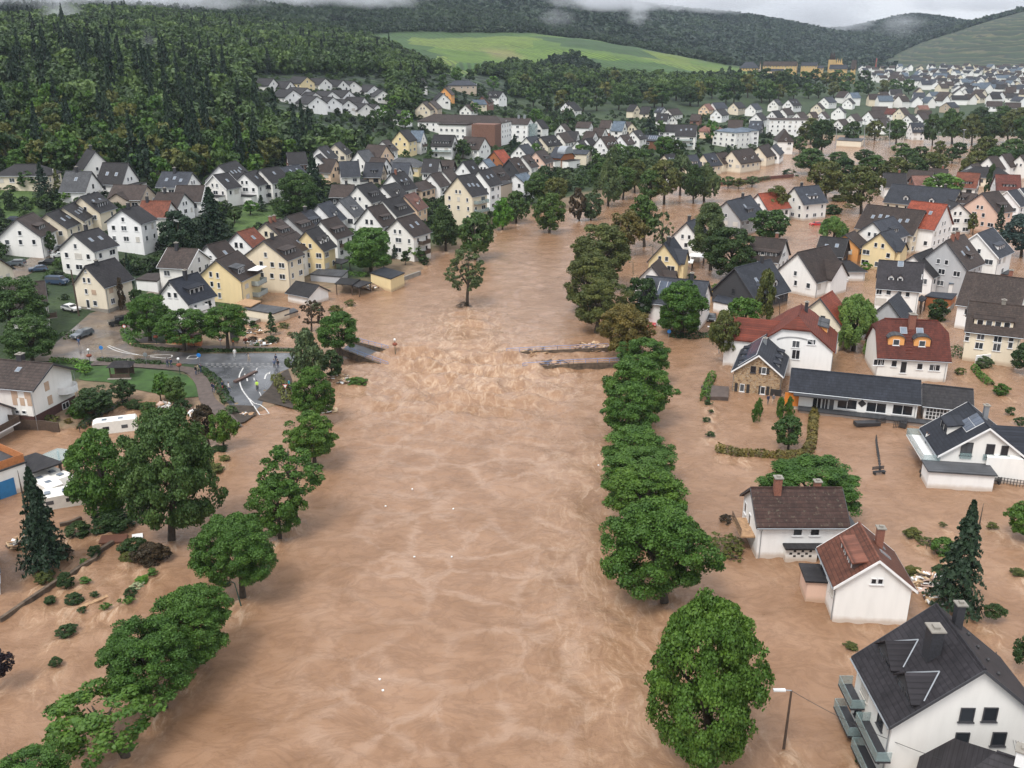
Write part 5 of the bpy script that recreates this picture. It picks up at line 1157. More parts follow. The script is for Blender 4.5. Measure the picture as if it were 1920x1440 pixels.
# -- hospital, clinic, apartment block, arched roof
h = House('hospital', (930, 217), (812, 214), 15, 8.5, 24, 'white', 'brown', 'long hospital block with brown hipped roof and brick ends above the town', hip=.9, cat='hospital'); h.auto(rn, skip=.05, sp=3.4)
f = 'R' if h.sv < 0 else 'L'; q = MB(); M = Matrix.Rotation(FACE[f], 4, 'Z') @ Matrix.Translation((h.W / 2, 0, 0)); e = h.L / 2
sg = 1 if f == 'L' else -1
q.box(.003, 9, -sg * e * .98 if sg > 0 else e * .45, -sg * e * .45 if sg > 0 else e * .98, -4, 8.6, 0, M); q.build('brick_wing', plain('hospital_brick', (.17, .085, .06), .85, .2, 2), h.root)
q = MB(); q.box(.003, 9.02, -8, 8, -4, 7.9, 0, M); o = q.build('front_wing', W_('white'), h.root); q = MB(); q.box(.003, 9.6, -8.5, 8.5, 7.9 + .003, 8.4, 0, M); q.build('front_wing_roof', R_('brown'), o)
for i in range(5):
 for k in range(2): window(h.root, tuple(M @ Vector((9.02, -6.4 + i * 3.2, 2 + k * 3.1))), FACE[f], 1.4, 1.4)
h = House('hospital_wing', (996, 222), (944, 221), 13, 9.5, 22, 'white', 'brown', 'right hospital wing with silver roof vents and glass stair tower', cat='hospital'); h.auto(rn, skip=.05, sp=3.4)
q = MB()
for i in range(2): q.tube([(h.L * .05 + i * 3.5, 0, h.zr), (h.L * .05 + i * 3.5, 0, h.zr + 2)], .7, 10)
q.build('roof_vent', ZINC, h.root); q = MB(); q.box(h.lx + .003, h.lx + 3.5, -4, 3, -3, 9.5); q.build('glass_stair', GLASSR, h.root)
h = House('clinic', (1381, 241.5), (1364, 240), 12, 8.6, 13, 'white', 'blue', 'white three-storey clinic with pale blue hipped roof, larger left block', hip=1.0, cat='clinic'); h.auto(rn, skip=0, sp=2.2)
h = House('clinic_wing', (1404, 240.5), (1396, 239.5), 9, 9.2, 13, 'white', 'blue', 'right block of the blue-roofed white clinic', hip=1.0, cat='clinic'); h.auto(rn, skip=0, sp=2.6)
h = House('apartment_block', (1519, 221.5), (1440, 221), 11, 10.5, 6, 'white', 'brown', 'long white apartment block with tall window strips right of centre', cat='apartment block'); h.auto(rn, skip=0, sp=2.0)
h = House('tower_house', (1473, 243), (1471, 242), 8.5, 7.6, 52, 'white', 'brown', 'white tower house with steep brown pyramid roof by the flood', hip=1.0); h.auto(rn)
h = House('house', (1066, 277), (1042, 275), 10.5, 4.6, 38, 'redwood', 'slate', 'timber fronted house with grey barrel vault roof near the river', cat='house')
q = MB(); n_ = 12; R_r = 3.3; x0, x1 = -h.lx * .1, h.lx + .8
vs = [(x, R_r * math.cos(math.pi * i / n_), h.zr - 2.4 + R_r * math.sin(math.pi * i / n_)) for x in (x0, x1) for i in range(n_ + 1)]
q.add(vs, [(i, i + 1, n_ + 2 + i, n_ + 1 + i) for i in range(n_)] + [tuple(range(n_, -1, -1)), tuple(range(n_ + 1, 2 * n_ + 2))]); q.build('barrel_roof', ZINC, h.root)
h.annex('A', 0, 9, 4, 3.2, 'dark', wall='white'); h.annex('R' if h.sv < 0 else 'L', 0, h.L * .9, 4.5, 3.4, 'dark', wall='white', name='white_base')
# -- stepped white terraces on the slope
TW = 'white stepped terrace houses on the slope'
for i, (x1, y1, x2, y2, wl) in enumerate([(100, 441, 15, 440, 'white'), (196, 456, 122, 455, 'white'), (290, 431, 208, 429, 'yellow'), (392, 440, 308, 438, 'white'), (492, 450, 402, 448, 'white'), (552, 456, 490, 453, 'white'), (666, 480, 600, 477, 'white'),
  (716, 508, 664, 500, 'white'), (292, 495, 190, 490, 'white'), (336, 519, 258, 514, 'white'), (430, 513, 348, 509, 'white'), (526, 508, 424, 505, 'white'), (212, 505, 130, 500, 'white'), (346, 541, 214, 531, 'white'), (436, 546, 348, 540, 'white'),
  (612, 546, 500, 544, 'white'), (522, 561, 438, 555, 'white'), (622, 582, 542, 575, 'white'), (686, 588, 620, 582, 'white')]):
 h = House('terrace_house', (480 + x1 / 3, y1 / 3), (480 + x2 / 3, y2 / 3), 10.5, 2.6, 33, wl, 'dark', 'yellow stepped terrace house among white ones on the slope' if wl == 'yellow' else 'white stepped terrace house with dark low roof on the forest slope', group=TW); h.auto(rn, skip=.3)
# -- the monastery on its knoll
for (x1, y1, x2, y2, W_m, He, pt, wl, rf, hp, lb) in [(1398, 116, 1413, 116, 14, 6, 45, 'ochre', 'slate', 1.0, 'monastery wing with steep hipped slate roof, far left of the complex'),
  (1425, 115, 1427, 114, 11, 9, 52, 'peach', 'brown', 0, 'yellow steep gable of the monastery beside the parked cars'), (1496, 115.5, 1432, 115, 13, 9, 36, 'ochre', 'brown', 0, 'long ochre monastery wing with brown roof'),
  (1470, 129, 1436, 129, 8, 5, 34, 'peach', 'slate', 0, 'low yellow monastery wing with slate mansard'), (1534, 117, 1503, 117, 13, 8, 30, 'ochre', 'slate', 0, 'ochre middle wing of the monastery with slate roof'), (1545, 123, 1520, 123, 10, 5, 28, 'ochre', 'slate', 0, 'lower ochre wing before the monastery tower'),
  (1590, 121.5, 1556, 122, 12, 8, 38, 'ochre', 'slate', 0, 'slate roofed monastery range between tower and big gable'), (1607, 113, 1597, 116, 14, 10, 55, 'ochre', 'brown', 0, 'tall stepped end gable of the monastery at right')]:
 a, b = atY(x1, y1, 1250), atY(x2, y2, 1250 + (x1 - x2) * .25); b[2] = a[2]; zg = a[2] - He * .6 - W_m / 2 * math.tan(rad(pt)) - .2
 h = House('monastery_wing', None, None, W_m, He * .6, pt, wl, rf, lb, hip=hp, cat='monastery', fix=(a, b, zg), drop=40); h.auto(rn, skip=.1, sp=3.6)
p = atY(1558, 138, 1262); r = empty('monastery_tower', p, .3, 'ochre monastery tower with twin pinnacled spires', 'tower'); z1 = atY(1558, 112, p[1])[2] - p[2]; z2 = atY(1558, 97, p[1])[2] - p[2]
q = MB(); q.box(-3.4, 3.4, -3.4, 3.4, -40, z1); q.build('shaft', W_('ochre'), r)
for x in (-1.7, 1.7):
 q = MB(); q.box(x - 1.5, x + 1.5, -1.5, 1.5, z1 + .003, z1 + (z2 - z1) * .35); q.add([(x - 1.7, -1.7, z1 + (z2 - z1) * .35), (x + 1.7, -1.7, z1 + (z2 - z1) * .35), (x + 1.7, 1.7, z1 + (z2 - z1) * .35), (x - 1.7, 1.7, z1 + (z2 - z1) * .35), (x, 0, z2)], [(0, 1, 4), (1, 2, 4), (2, 3, 4), (3, 0, 4), (3, 2, 1, 0)]); q.build('spire', R_('brown'), r)
q = MB()
for i in range(4): q.add([(5 + i * 3 - 1, -1, z1 * .7), (5 + i * 3 + 1, -1, z1 * .7), (5 + i * 3 + 1, 1, z1 * .7), (5 + i * 3 - 1, 1, z1 * .7), (5 + i * 3, 0, z1 * (1.05 + .1 * (i % 2)))], [(0, 1, 4), (1, 2, 4), (2, 3, 4), (3, 0, 4), (3, 2, 1, 0)])
q.box(3.6, 16, -1.5, 1.5, -40, z1 * .7 - .003); q.build('pinnacled_range', W_('ochre'), r)
p = hit(1641, 133); r = empty('factory_chimney', p, 0, 'slim red and white factory chimney left of the terraced hill', 'chimney'); zt = atY(1641, 109, p[1])[2] - p[2]
for i in range(4): q = MB(); q.tube([(0, 0, -3 if i == 0 else zt * i / 4), (0, 0, zt * (i + 1) / 4)], [1.7 - i * .15, 1.55 - i * .15], 10); q.build('chimney_section', CHIMB if i % 2 == 0 else plain('chimney_red', (.3, .05, .04)), r)
# -- the far town: as many single houses as fit, the rest as one mass
def small_house(q, x, y, z, rz, L, W, He, rise, k):
 M = Matrix.Translation((x, y, z)) @ Matrix.Rotation(rz, 4, 'Z'); l, w = L / 2, W / 2
 vs = [(l, -w, -3), (l, w, -3), (l, w, He), (l, 0, He + rise), (l, -w, He)]; vs += [(-a, b, c) for a, b, c in vs]
 q.add([tuple(M @ Vector(v)) for v in vs], [(0, 1, 2, 3, 4), (9, 8, 7, 6, 5), (1, 6, 7, 2), (5, 0, 4, 9)], k)
 e = .5; s = rise / w; pr = [(-w - e, He - e * s), (0, He + rise), (w + e, He - e * s)]
 vs = [(sx * (l + .4), y_, z_ + dz) for dz in (.3, .02) for sx in (1, -1) for y_, z_ in pr]
 q.add([tuple(M @ Vector(v)) for v in vs], [(0, 1, 4, 3), (1, 2, 5, 4), (7, 6, 9, 10), (8, 7, 10, 11), (0, 6, 7, 1), (1, 7, 8, 2), (4, 10, 9, 3), (5, 11, 10, 4), (0, 3, 9, 6), (2, 8, 11, 5)], k + 1)
FW = [(W_('white'), R_('dark')), (W_('white'), R_('slate')), (W_('cream'), R_('brown')), (W_('white'), R_('brown')), (W_('white'), R_('blue'))]
spots = []
rf = random.Random(77)
def scatter(poly, n, dmin):
 us = [p[0] for p in poly]; vs = [p[1] for p in poly]; k = 0; tries = 0
 while k < n and tries < 4000:
  tries += 1; u, v = rf.uniform(min(us), max(us)), rf.uniform(min(vs), max(vs))
  if not inside(np.array([u]), np.array([v]), poly)[0]: continue
  if any(abs(u - a) < dmin and abs(v - b) < dmin * .33 for a, b in spots): continue
  spots.append((u, v)); k += 1
scatter([(1612, 128), (1925, 130), (1925, 176), (1800, 178), (1690, 165), (1620, 150)], 150, 9)
scatter([(1550, 195), (1690, 182), (1925, 182), (1925, 200), (1640, 205)], 26, 14)
allq = MB(); nh = sum(1 for o in C.objects if o.name.split('.')[0] in ('house', 'terrace_house'))
spots.sort(key=lambda s: -s[1]); quota = max(0, 290 - nh)
for i, (u, v) in enumerate(spots):
 p = hit(u, v); rz = rf.choice((0, .3, 1.5, 1.9, -.4)) + rf.uniform(-.2, .2); L, W_h, He = rf.uniform(9, 15), rf.uniform(8.5, 11), rf.uniform(4.5, 7); k = rf.randrange(5)
 if i < quota:
  q = MB(); small_house(q, 0, 0, 0, 0, L, W_h, He, rf.uniform(3.5, 5), 0); r = q.build('house', list(FW[k])); r.location = p; r.rotation_euler = (0, 0, rz)
  tag(r, 'tiny pale house with dark roof in the crowded far town below the terraced hill', 'house', 'houses of the far town')
 else: small_house(allq, p[0], p[1], p[2], rz, L, W_h, He, rf.uniform(3.5, 5), 2 * k)
if allq.f: tag(allq.build('distant_houses', [m for pr in FW for m in pr]), 'mass of tiny houses filling the valley below the terraced hill', 'houses', None, 'stuff')
# ------------------------------------------------------------------ trees
def leafmat(name, col, var=.35):
 if name in MATS: return MATS[name]
 m, t, b, N, L = nodes(name); a = N("Attribute"); a.attribute_name = 'tone'; oi = N("ObjectInfo"); g = N("NewGeometry")
 r = ramp(N, [(0, (col[0] * (1 - var) * .8, col[1] * (1 - var), col[2] * (1 - var))), (.5, col), (1, (min(1, col[0] * (1 + var * 1.4)), min(1, col[1] * (1 + var)), col[2] * (1 + var * .6)))])
 L(a.outputs["Fac"], r.inputs[0])
 tint = ramp(N, [(0, (.82, .88, .85)), (.5, (1, 1, 1)), (1, (1.2, 1.1, .95))]); L(oi.outputs["Random"], tint.inputs[0])
 c = mixc(N, L, 1, r.outputs[0], tint.outputs[0], 'MULTIPLY'); L(c, b.inputs["Base Color"]); b.inputs["Roughness"].default_value = .55
 b.inputs["Specular IOR Level"].default_value = .3
 tl = N("BsdfTranslucent"); L(c, tl.inputs[0]); ms = N("MixShader"); ms.inputs[0].default_value = .12
 L(b.outputs[0], ms.inputs[1]); L(tl.outputs[0], ms.inputs[2]); L(ms.outputs[0], t.nodes["Material Output"].inputs[0])
 MATS[name] = m; return m
LEAF = dict(plane=(.056, .120, .017), oak=(.050, .096, .022), dark=(.030, .060, .016), olive=(.085, .098, .024), gold=(.115, .098, .026), light=(.072, .150, .026), willow=(.115, .195, .048),
   birch=(.066, .10, .04), spruce=(.013, .032, .016), blue=(.035, .062, .055), purple=(.020, .012, .018), lime=(.085, .200, .022), pine=(.022, .045, .022), russet=(.05, .035, .018), blossom=(.30, .34, .22))
def LM(k): return leafmat('leaf_' + k, LEAF[k])
BARK = plain('bark', (.055, .042, .03), .9, .35, 2.5, bump=.5)
BARKW = plain('bark_birch', (.3, .29, .26), .9, .35, 2.5)
def quads(P, Nn, size, rng, aspect=1.35):
 n = len(P); a = rng.normal(size=(n, 3)); t = a - Nn * (a * Nn).sum(1, keepdims=True); t /= np.linalg.norm(t, axis=1, keepdims=True) + 1e-9
 bb = np.cross(Nn, t); s = size[:, None] if np.ndim(size) else size
 V = np.stack([P - t * s * aspect * .5, P - bb * s * .5, P + t * s * aspect * .5, P + bb * s * .5], 1).reshape(-1, 3)
 return V, np.arange(n * 4).reshape(n, 4)
def unit(v): return v / (np.linalg.norm(v, axis=-1, keepdims=True) + 1e-9)
def crown_arrays(seed, nc, nl, leaf, shape='round', rc=(.11, .17)):
 "crown in the box x,y in [-.5,.5], z in [0,1]"
 rng = np.random.default_rng(seed); P, Nn, T = [], [], []
 k = 0; lump = rng.uniform(0, 6.28, 4)
 while k < nc:
  t = rng.uniform(.03, .97); az = rng.uniform(0, 2 * math.pi)
  if shape == 'round': r = math.sin(math.pi * (.1 + t * .86)) ** .62
  elif shape == 'column': r = math.sin(math.pi * (.12 + t * .80)) ** .5 * (1.05 - .45 * t)
  elif shape == 'spread': r = math.sin(math.pi * (.22 + t * .7)) ** .5
  elif shape == 'weep': r = (1 - t ** 2.4) ** .5 * .97 + .03
  else: r = math.sin(math.pi * (.05 + t * .92)) ** .7
  r *= 1 + .13 * math.sin(az * 2 + lump[0] + t * 3) + .10 * math.sin(az * 3 + lump[1] + t * 4) + .10 * math.sin(az * 5 + lump[2] - t * 7) + .06 * math.sin(az * 9 + t * 11)
  q = rng.uniform(.45, 1) ** .55; c_r = rng.uniform(*rc); rr = max(.0, r * .5 * q - c_r * .55)
  c = np.array([rr * math.cos(az), rr * math.sin(az), c_r * .6 + t * (1 - c_r * 1.2)])
  out = unit(np.array([c[0], c[1], (c[2] - .42) * .9 + .12])[None])[0]
  d = unit(rng.normal(size=(nl, 3)) + out * .75 + np.array([0, 0, .35]))
  sq = np.array([1.12, 1.12, .78]) if shape != 'weep' else np.array([.7, .7, 1.6])
  p = c + d * c_r * sq * rng.uniform(.55, 1.06, (nl, 1))
  P.append(p); Nn.append(unit(d + .65 * rng.normal(size=(nl, 3)))); T.append(np.clip(rng.uniform(.25, .75) + rng.uniform(-.25, .25, nl), 0, 1)); k += 1
 P, Nn, T = np.concatenate(P), np.concatenate(Nn), np.concatenate(T)
 if shape == 'weep': Nn[:, 2] *= .3; Nn = unit(Nn)
 V, Q = quads(P, Nn, leaf * rng.uniform(.6, 1.3, len(P)), rng, 1.35 if shape != 'weep' else 2.2)
 return V, Q, np.repeat(T, 4)
def conifer_arrays(seed, tiers, nb, npb, leaf, droop=.16, gap=0.0):
 rng = np.random.default_rng(seed); P, Nn, T, S = [], [], [], []
 for i in range(tiers):
  t = (i + .5) / tiers; R0 = .5 * (1 - t) ** .85 + .012
  for j in range(nb):
   az = rng.uniform(0, 2 * math.pi); R = R0 * rng.uniform(.62, 1.12)
   if rng.random() < gap: continue
   f = rng.uniform(.12, 1, npb) ** .7; wv = (1.1 - f) * R * .42
   l = rng.uniform(-1, 1, npb) * wv; x, y = f * R, l
   z = t * .97 + .03 - droop * f ** 1.3 * R + rng.normal(size=npb) * .006 + .01
   P.append(np.stack([x * math.cos(az) - y * math.sin(az), x * math.sin(az) + y * math.cos(az), z], 1))
   nn = np.stack([math.cos(az) * np.full(npb, .45), math.sin(az) * np.full(npb, .45), np.full(npb, .8)], 1) + .45 * rng.normal(size=(npb, 3))
   Nn.append(unit(nn)); T.append(np.clip(rng.uniform(.2, .7) + .3 * (f - .4), 0, 1)); S.append(np.full(npb, leaf) * rng.uniform(.6, 1.25, npb))
 P, Nn, T, S = map(np.concatenate, (P, Nn, T, S)); P[:, 2] = np.clip(P[:, 2], 0, 1.02)
 V, Q = quads(P, Nn, S, rng, 1.7); return V, Q, np.repeat(T, 4)
_protos = {}
def crown_mesh(shape, lod, seed):
 k = (shape, lod, seed)
 if k not in _protos:
  if shape in ('conifer', 'thinfir'):
   a = {2: (26, 15, 26, .034), 1: (20, 11, 12, .05), 0: (13, 8, 6, .085)}[lod]
   V, Q, T = conifer_arrays(seed, *a, gap=.25 if shape == 'thinfir' else 0, droop=.3 if shape == 'thinfir' else .16)
  elif shape == 'sparse': V, Q, T = crown_arrays(seed, {2: 120, 1: 70, 0: 24}[lod], {2: 46, 1: 26, 0: 14}[lod], {2: .034, 1: .05, 0: .1}[lod], 'round', (.04, .08))
  elif shape == 'wisp': V, Q, T = crown_arrays(seed, {2: 60, 1: 40, 0: 20}[lod], {2: 100, 1: 34, 0: 14}[lod], {2: .036, 1: .06, 0: .1}[lod], 'spread', (.07, .11))
  else: V, Q, T = crown_arrays(seed, {3: 250, 2: 120, 1: 66, 0: 30}[lod], {3: 250, 2: 210, 1: 75, 0: 22}[lod], {3: .0185, 2: .025, 1: .05, 0: .11}[lod], shape, {3: (.055, .105), 2: (.065, .125), 1: (.09, .16), 0: (.11, .17)}[lod])
  _protos[k] = np_mesh('crown_' + shape, V, Q, [LM('oak')], T)
 return _protos[k]
_trunks = {}
def trunk_mesh(seed, bark, kind='leafy'):
 "unit trunk: foot at z=-.35, crown centre at z=1, thickness for a height of 1"
 k = (seed, bark.name, kind)
 if k not in _trunks:
  rng = random.Random(seed); q = MB()
  if kind == 'conifer': q.tube([(0, 0, -.35), (0, 0, 0), (0, 0, 1.0), (0, 0, 1.75)], [.05, .045, .028, .004], 8)
  else:
   lx, ly = rng.uniform(-.06, .06), rng.uniform(-.06, .06)
   q.tube([(0, 0, -.35), (0, 0, 0), (lx * .3, ly * .3, .3), (lx, ly, .62), (lx * 1.4, ly * 1.4, 1.05), (lx, ly, 1.35)], [.085, .07, .055, .048, .03, .008], 9)
   for i in range(6):
    a = i * 1.05 + rng.uniform(-.3, .3); z0 = rng.uniform(.5, .85); rr = rng.uniform(.3, .5)
    q.tube([(lx * z0, ly * z0, z0), (lx + rr * .45 * math.cos(a), ly + rr * .45 * math.sin(a), z0 + .2), (lx + rr * math.cos(a), ly + rr * math.sin(a), z0 + rng.uniform(.3, .55))], [.034, .022, .006], 6)
  _trunks[k] = q.mesh('trunk', bark, True)
 return _trunks[k]
TREES = []
def tree(name, kind, leaf, box, base, label, group=None, trunk=True, cat='tree', seed=None, lod=None, bark=None, rot=None):
 u0, u1, v0, v1 = box; ub, vb = base
 p = hit(ub, vb); Y = p[1]; uc = (u0 + u1) / 2
 th = math.atan2(CH - p[2], math.hypot(p[0], p[1])); dep = Y * CP - (p[2] - CH) * SP
 a = (u1 - u0) / 2 * dep / F; hp = (v1 - v0) / 2 * dep / F
 seed = seed if seed is not None else int(u0 * 3 + v0) % 5
 wpx = u1 - u0; lod = lod if lod is not None else (3 if wpx > 138 and kind in ('round', 'spread') else 2 if wpx > 78 else 1 if wpx > 36 else 0)
 if kind in ('conifer', 'thinfir'):
  top = atY(uc, v0, Y)[2]; zb = p[2]; h = max(top - zb, a); cz, ch = zb + h * .04, h * .96; cx = atY(uc, v0, Y)[0]; cx = (cx + p[0]) / 2
 else:
  b2 = hp * hp - (a * math.sin(th)) ** 2; b = math.sqrt(max(b2, (.42 * a) ** 2)) / math.cos(th) if b2 > 0 else .5 * a
  c = atY(uc, (v0 + v1) / 2, Y); zc = max(c[2], p[2] + b * .8); cz, ch, cx = zc - b, 2 * b, c[0]
 r = empty(name, (p[0], p[1], p[2]), 0, label, cat, group)
 cr = link(bpy.data.objects.new('crown', crown_mesh(kind, lod, seed)), r)
 cr.location = (cx - p[0], 0, cz - p[2]); cr.scale = (2 * a, 2 * a, ch); cr.rotation_euler = (0, 0, (rot if rot is not None else RND.uniform(0, 6.28)))
 cr.material_slots[0].link = 'OBJECT'; cr.material_slots[0].material = LM(leaf)
 if trunk:
  con = kind in ('conifer', 'thinfir')
  t = link(bpy.data.objects.new('trunk', trunk_mesh(seed, bark or BARK, 'conifer' if con else 'leafy')), r)
  hc = (cz + ch * .5) - p[2]; k = max(hc, 1)
  t.scale = (max(2 * a * .62, k * .6), max(2 * a * .62, k * .6), k); t.rotation_euler = (0, 0, RND.uniform(0, 6))
  if con: t.scale = (h * .45, h * .45, h * .56)
  dx = cx - p[0]
  if abs(dx) > .5 and not con: t.rotation_euler = (0, math.atan2(dx, k) * .9, 0)
 TREES.append((r, a)); return r
PL = 'plane trees of the left river bank'; PR = 'plane trees of the right river bank'
T = tree
T('plane_tree', 'wisp', 'plane', (85, 282, 1282, 1402), (233, 1414), 'sparse leaning plane tree with open branches, nearest whole one bottom left', PL, seed=3)
T('plane_tree', 'spread', 'plane', (190, 358, 1158, 1302), (306, 1322), 'full plane tree with visible slanting trunk, second from bottom left', PL)
T('plane_tree', 'round', 'plane', (282, 436, 1095, 1236), (366, 1246), 'plane tree partly behind the slanting trunk one, foot in swirling water', PL)
T('plane_tree', 'round', 'plane', (368, 515, 962, 1098), (455, 1116), 'rounded plane tree beside the leaning green street lamp', PL)
T('plane_tree', 'round', 'plane', (468, 566, 894, 998), (525, 1006), 'small plane tree upstream of the leaning green street lamp tree', PL)
T('plane_tree', 'wisp', 'plane', (488, 604, 828, 922), (555, 975), 'loose plane tree with gaps, middle of the left bank row', PL, seed=1)
T('plane_tree', 'round', 'plane', (532, 632, 770, 856), (590, 872), 'plane tree just below the road end on the left bank', PL)
T('plane_tree', 'column', 'plane', (546, 628, 684, 778), (592, 792), 'tall plane tree at the torn road edge', PL)
T('alder_tree', 'column', 'birch', (538, 604, 614, 706), (572, 730), 'grey green feathery tree behind the torn road edge', None)
T('plane_tree', 'round', 'plane', (592, 676, 584, 656), (640, 680), 'plane tree leaning over the collapsed bridge head', PL)
T('plane_tree', 'spread', 'plane', (-10, 122, 1404, 1490), (55, 1535), 'plane tree mostly cut by the bottom edge at the left corner', PL)
T('bushy_tree', 'round', 'dark', (600, 645, 655, 705), (622, 712), 'dark bushy tree at the foot of the bridge head', None)
T('plane_tree', 'round', 'plane', (1212, 1428, 1128, 1416), (1335, 1432), 'huge plane tree standing in the flood bottom right of centre', PR, seed=4)
T('plane_tree', 'column', 'plane', (1322, 1410, 1130, 1270), (1385, 1330), 'upright plane crown tucked behind the huge one', PR)
T('plane_tree', 'round', 'plane', (1134, 1328, 932, 1112), (1245, 1124), 'broad plane tree with dark wet foot, second largest in the right row', PR)
T('plane_tree', 'round', 'plane', (1140, 1278, 868, 980), (1208, 1020), 'plane tree close behind the broad one, top overlapping it', PR)
T('plane_tree', 'spread', 'plane', (1126, 1276, 838, 930), (1195, 962), 'spreading plane tree, fourth up the right bank row', PR)
T('plane_tree', 'round', 'plane', (1130, 1256, 794, 884), (1190, 905), 'plane tree midway up the right bank row', PR)
T('plane_tree', 'round', 'plane', (1124, 1236, 714, 818), (1182, 835), 'rounded plane tree opposite the stone gabled building', PR)
T('plane_tree', 'spread', 'plane', (1132, 1258, 668, 772), (1200, 792), 'wide plane tree reaching right toward the stone gabled building', PR)
T('plane_tree', 'spread', 'plane', (1158, 1252, 632, 700), (1205, 722), 'last plane tree of the right row beside the sunken bridge end', PR)
CH_ = 'chestnuts along the right bank'
T('chestnut_tree', 'round', 'gold', (1124, 1222, 568, 662), (1172, 672), 'golden brown chestnut at the right end of the broken bridge', CH_)
T('chestnut_tree', 'round', 'olive', (1082, 1182, 520, 614), (1118, 622), 'olive chestnut overhanging the river above the bridge', CH_)
T('chestnut_tree', 'round', 'olive', (1056, 1160, 470, 572), (1096, 585), 'large olive chestnut leaning furthest over the river', CH_)
T('chestnut_tree', 'round', 'olive', (1066, 1188, 418, 512), (1130, 540), 'bulky olive chestnut at the head of the dense clump', CH_)
T('chestnut_tree', 'round', 'gold', (1142, 1206, 392, 462), (1178, 478), 'small golden chestnut behind the bulky olive one', CH_)
T('leafy_tree', 'column', 'oak', (1168, 1238, 366, 444), (1208, 462), 'tall green tree behind the golden chestnut', None)
T('birch_tree', 'sparse', 'birch', (1222, 1264, 396, 458), (1243, 468), 'slender birch at the bend beside the avenue', None)
T('leafy_tree', 'round', 'dark', (1176, 1234, 516, 592), (1205, 606), 'dark left one of two trees before the solar roof', None)
T('leafy_tree', 'round', 'plane', (1228, 1326, 524, 622), (1278, 628), 'large dark green tree in front of the solar roof', None)
T('birch_tree', 'column', 'birch', (1290, 1372, 380, 482), (1332, 505), 'tall pale birch between the green-shutter gable and gardens', None)
T('leafy_tree', 'round', 'dark', (1318, 1420, 426, 516), (1372, 520), 'wide dark tree right of the tall pale birch', None)
T('leafy_tree', 'round', 'oak', (1408, 1482, 390, 446), (1448, 450), 'round dark tree below the grey terrace house', None)
T('leafy_tree', 'round', 'olive', (1430, 1478, 348, 396), (1455, 412), 'bushy tree hiding the red roof at the bend', None)
T('poplar_tree', 'column', 'olive', (1414, 1458, 505, 598), (1438, 602), 'tall narrow yellow green tree by the slate gable', None)
T('leafy_tree', 'round', 'olive', (1336, 1388, 580, 660), (1360, 682), 'left of two pale trees by the flooded corner', None)
T('leafy_tree', 'round', 'plane', (1362, 1426, 556, 626), (1392, 640), 'right of two trees by the flooded corner, greener', None)
T('willow_tree', 'weep', 'willow', (1554, 1652, 558, 652), (1600, 655), 'weeping willow between the two red roofs', None)
T('willow_tree', 'weep', 'willow', (1536, 1590, 408, 446), (1562, 450), 'small pale willow beside the drifting red car', None)
T('cherry_tree', 'round', 'oak', (1450, 1508, 778, 834), (1478, 840), 'small dark tree inside the flooded hedge square', None)
T('walnut_tree', 'spread', 'plane', (1430, 1612, 860, 955), (1522, 975), 'wide feathery tree behind the brown roofed white house', None)
T('fir_tree', 'thinfir', 'pine', (1752, 1868, 940, 1135), (1806, 1140), 'ragged tall fir by the debris heap at right', None, lod=2)
T('leafy_tree', 'round', 'plane', (1890, 1960, 938, 1002), (1925, 1008), 'half cut leafy tree at the right edge', None)
T('leafy_tree', 'round', 'dark', (1900, 1950, 1190, 1250), (1928, 1262), 'dark tree at the right edge behind the slate roof', None)
T('river_poplar', 'sparse', 'birch', (832, 914, 464, 546), (876, 574), 'thin lone tree standing in the middle of the river', None)
T('leafy_tree', 'round', 'oak', (855, 930, 398, 474), (891, 486), 'grey green tree at the river edge above the lone tree', None)
T('leafy_tree', 'column', 'dark', (803, 862, 384, 462), (836, 470), 'dark tree beside the garden at the river edge', None)
T('leafy_tree', 'round', 'light', (648, 740, 424, 502), (696, 512), 'large pale green tree in the town by the river gardens', None)
T('leafy_tree', 'column', 'lime', (921, 961, 370, 426), (942, 430), 'bright lime green tree at the water edge', None)
T('leafy_tree', 'round', 'oak', (944, 992, 358, 414), (968, 418), 'dark tree right of the lime green one', None)
T('leafy_tree', 'round', 'oak', (998, 1060, 362, 432), (1030, 436), 'trees rooted in the flood opposite the chestnut head', None)
T('leafy_tree', 'round', 'russet', (1068, 1100, 354, 412), (1086, 414), 'brown thin tree in the flood at the bend', None)
T('willow_tree', 'round', 'birch', (1088, 1130, 360, 410), (1108, 412), 'pale willow next to the brown thin tree', None)
T('purple_tree', 'round', 'purple', (856, 886, 382, 412), (870, 420), 'purple leaved tree below the four-storey gable', None)
T('leafy_tree', 'round', 'oak', (515, 600, 318, 400), (556, 402), 'leafy round tree in the middle of the left town', None)
T('spruce_tree', 'conifer', 'spruce', (556, 616, 288, 380), (588, 388), 'tall dark conifer beside the leafy round tree', None)
T('spruce_tree', 'conifer', 'spruce', (452, 472, 322, 370), (462, 374), 'slim dark spruce before the stepped apartments', None)
T('leafy_tree', 'round', 'dark', (424, 444, 308, 345), (434, 350), 'narrow dark tree left of the stepped apartments', None)
T('pine_tree', 'round', 'pine', (300, 372, 396, 472), (336, 478), 'bushy yew-like pine below the red tiled house', None)
T('spruce_tree', 'conifer', 'spruce', (352, 438, 352, 458), (398, 462), 'pair of tall pines right of the red tiled house', None)
T('spruce_tree', 'conifer', 'blue', (279, 316, 274, 328), (297, 332), 'bluish spruce at the forest edge', None)
T('spruce_tree', 'conifer', 'spruce', (56, 100, 305, 368), (78, 372), 'dark spruce before the leftmost hillside house', None)
T('spruce_tree', 'conifer', 'olive', (94, 118, 315, 362), (106, 366), 'yellow green pointed conifer beside the dark spruce', None)
T('birch_tree', 'sparse', 'birch', (138, 166, 318, 356), (152, 364), 'thin birch before the grey roofed hillside house', None)
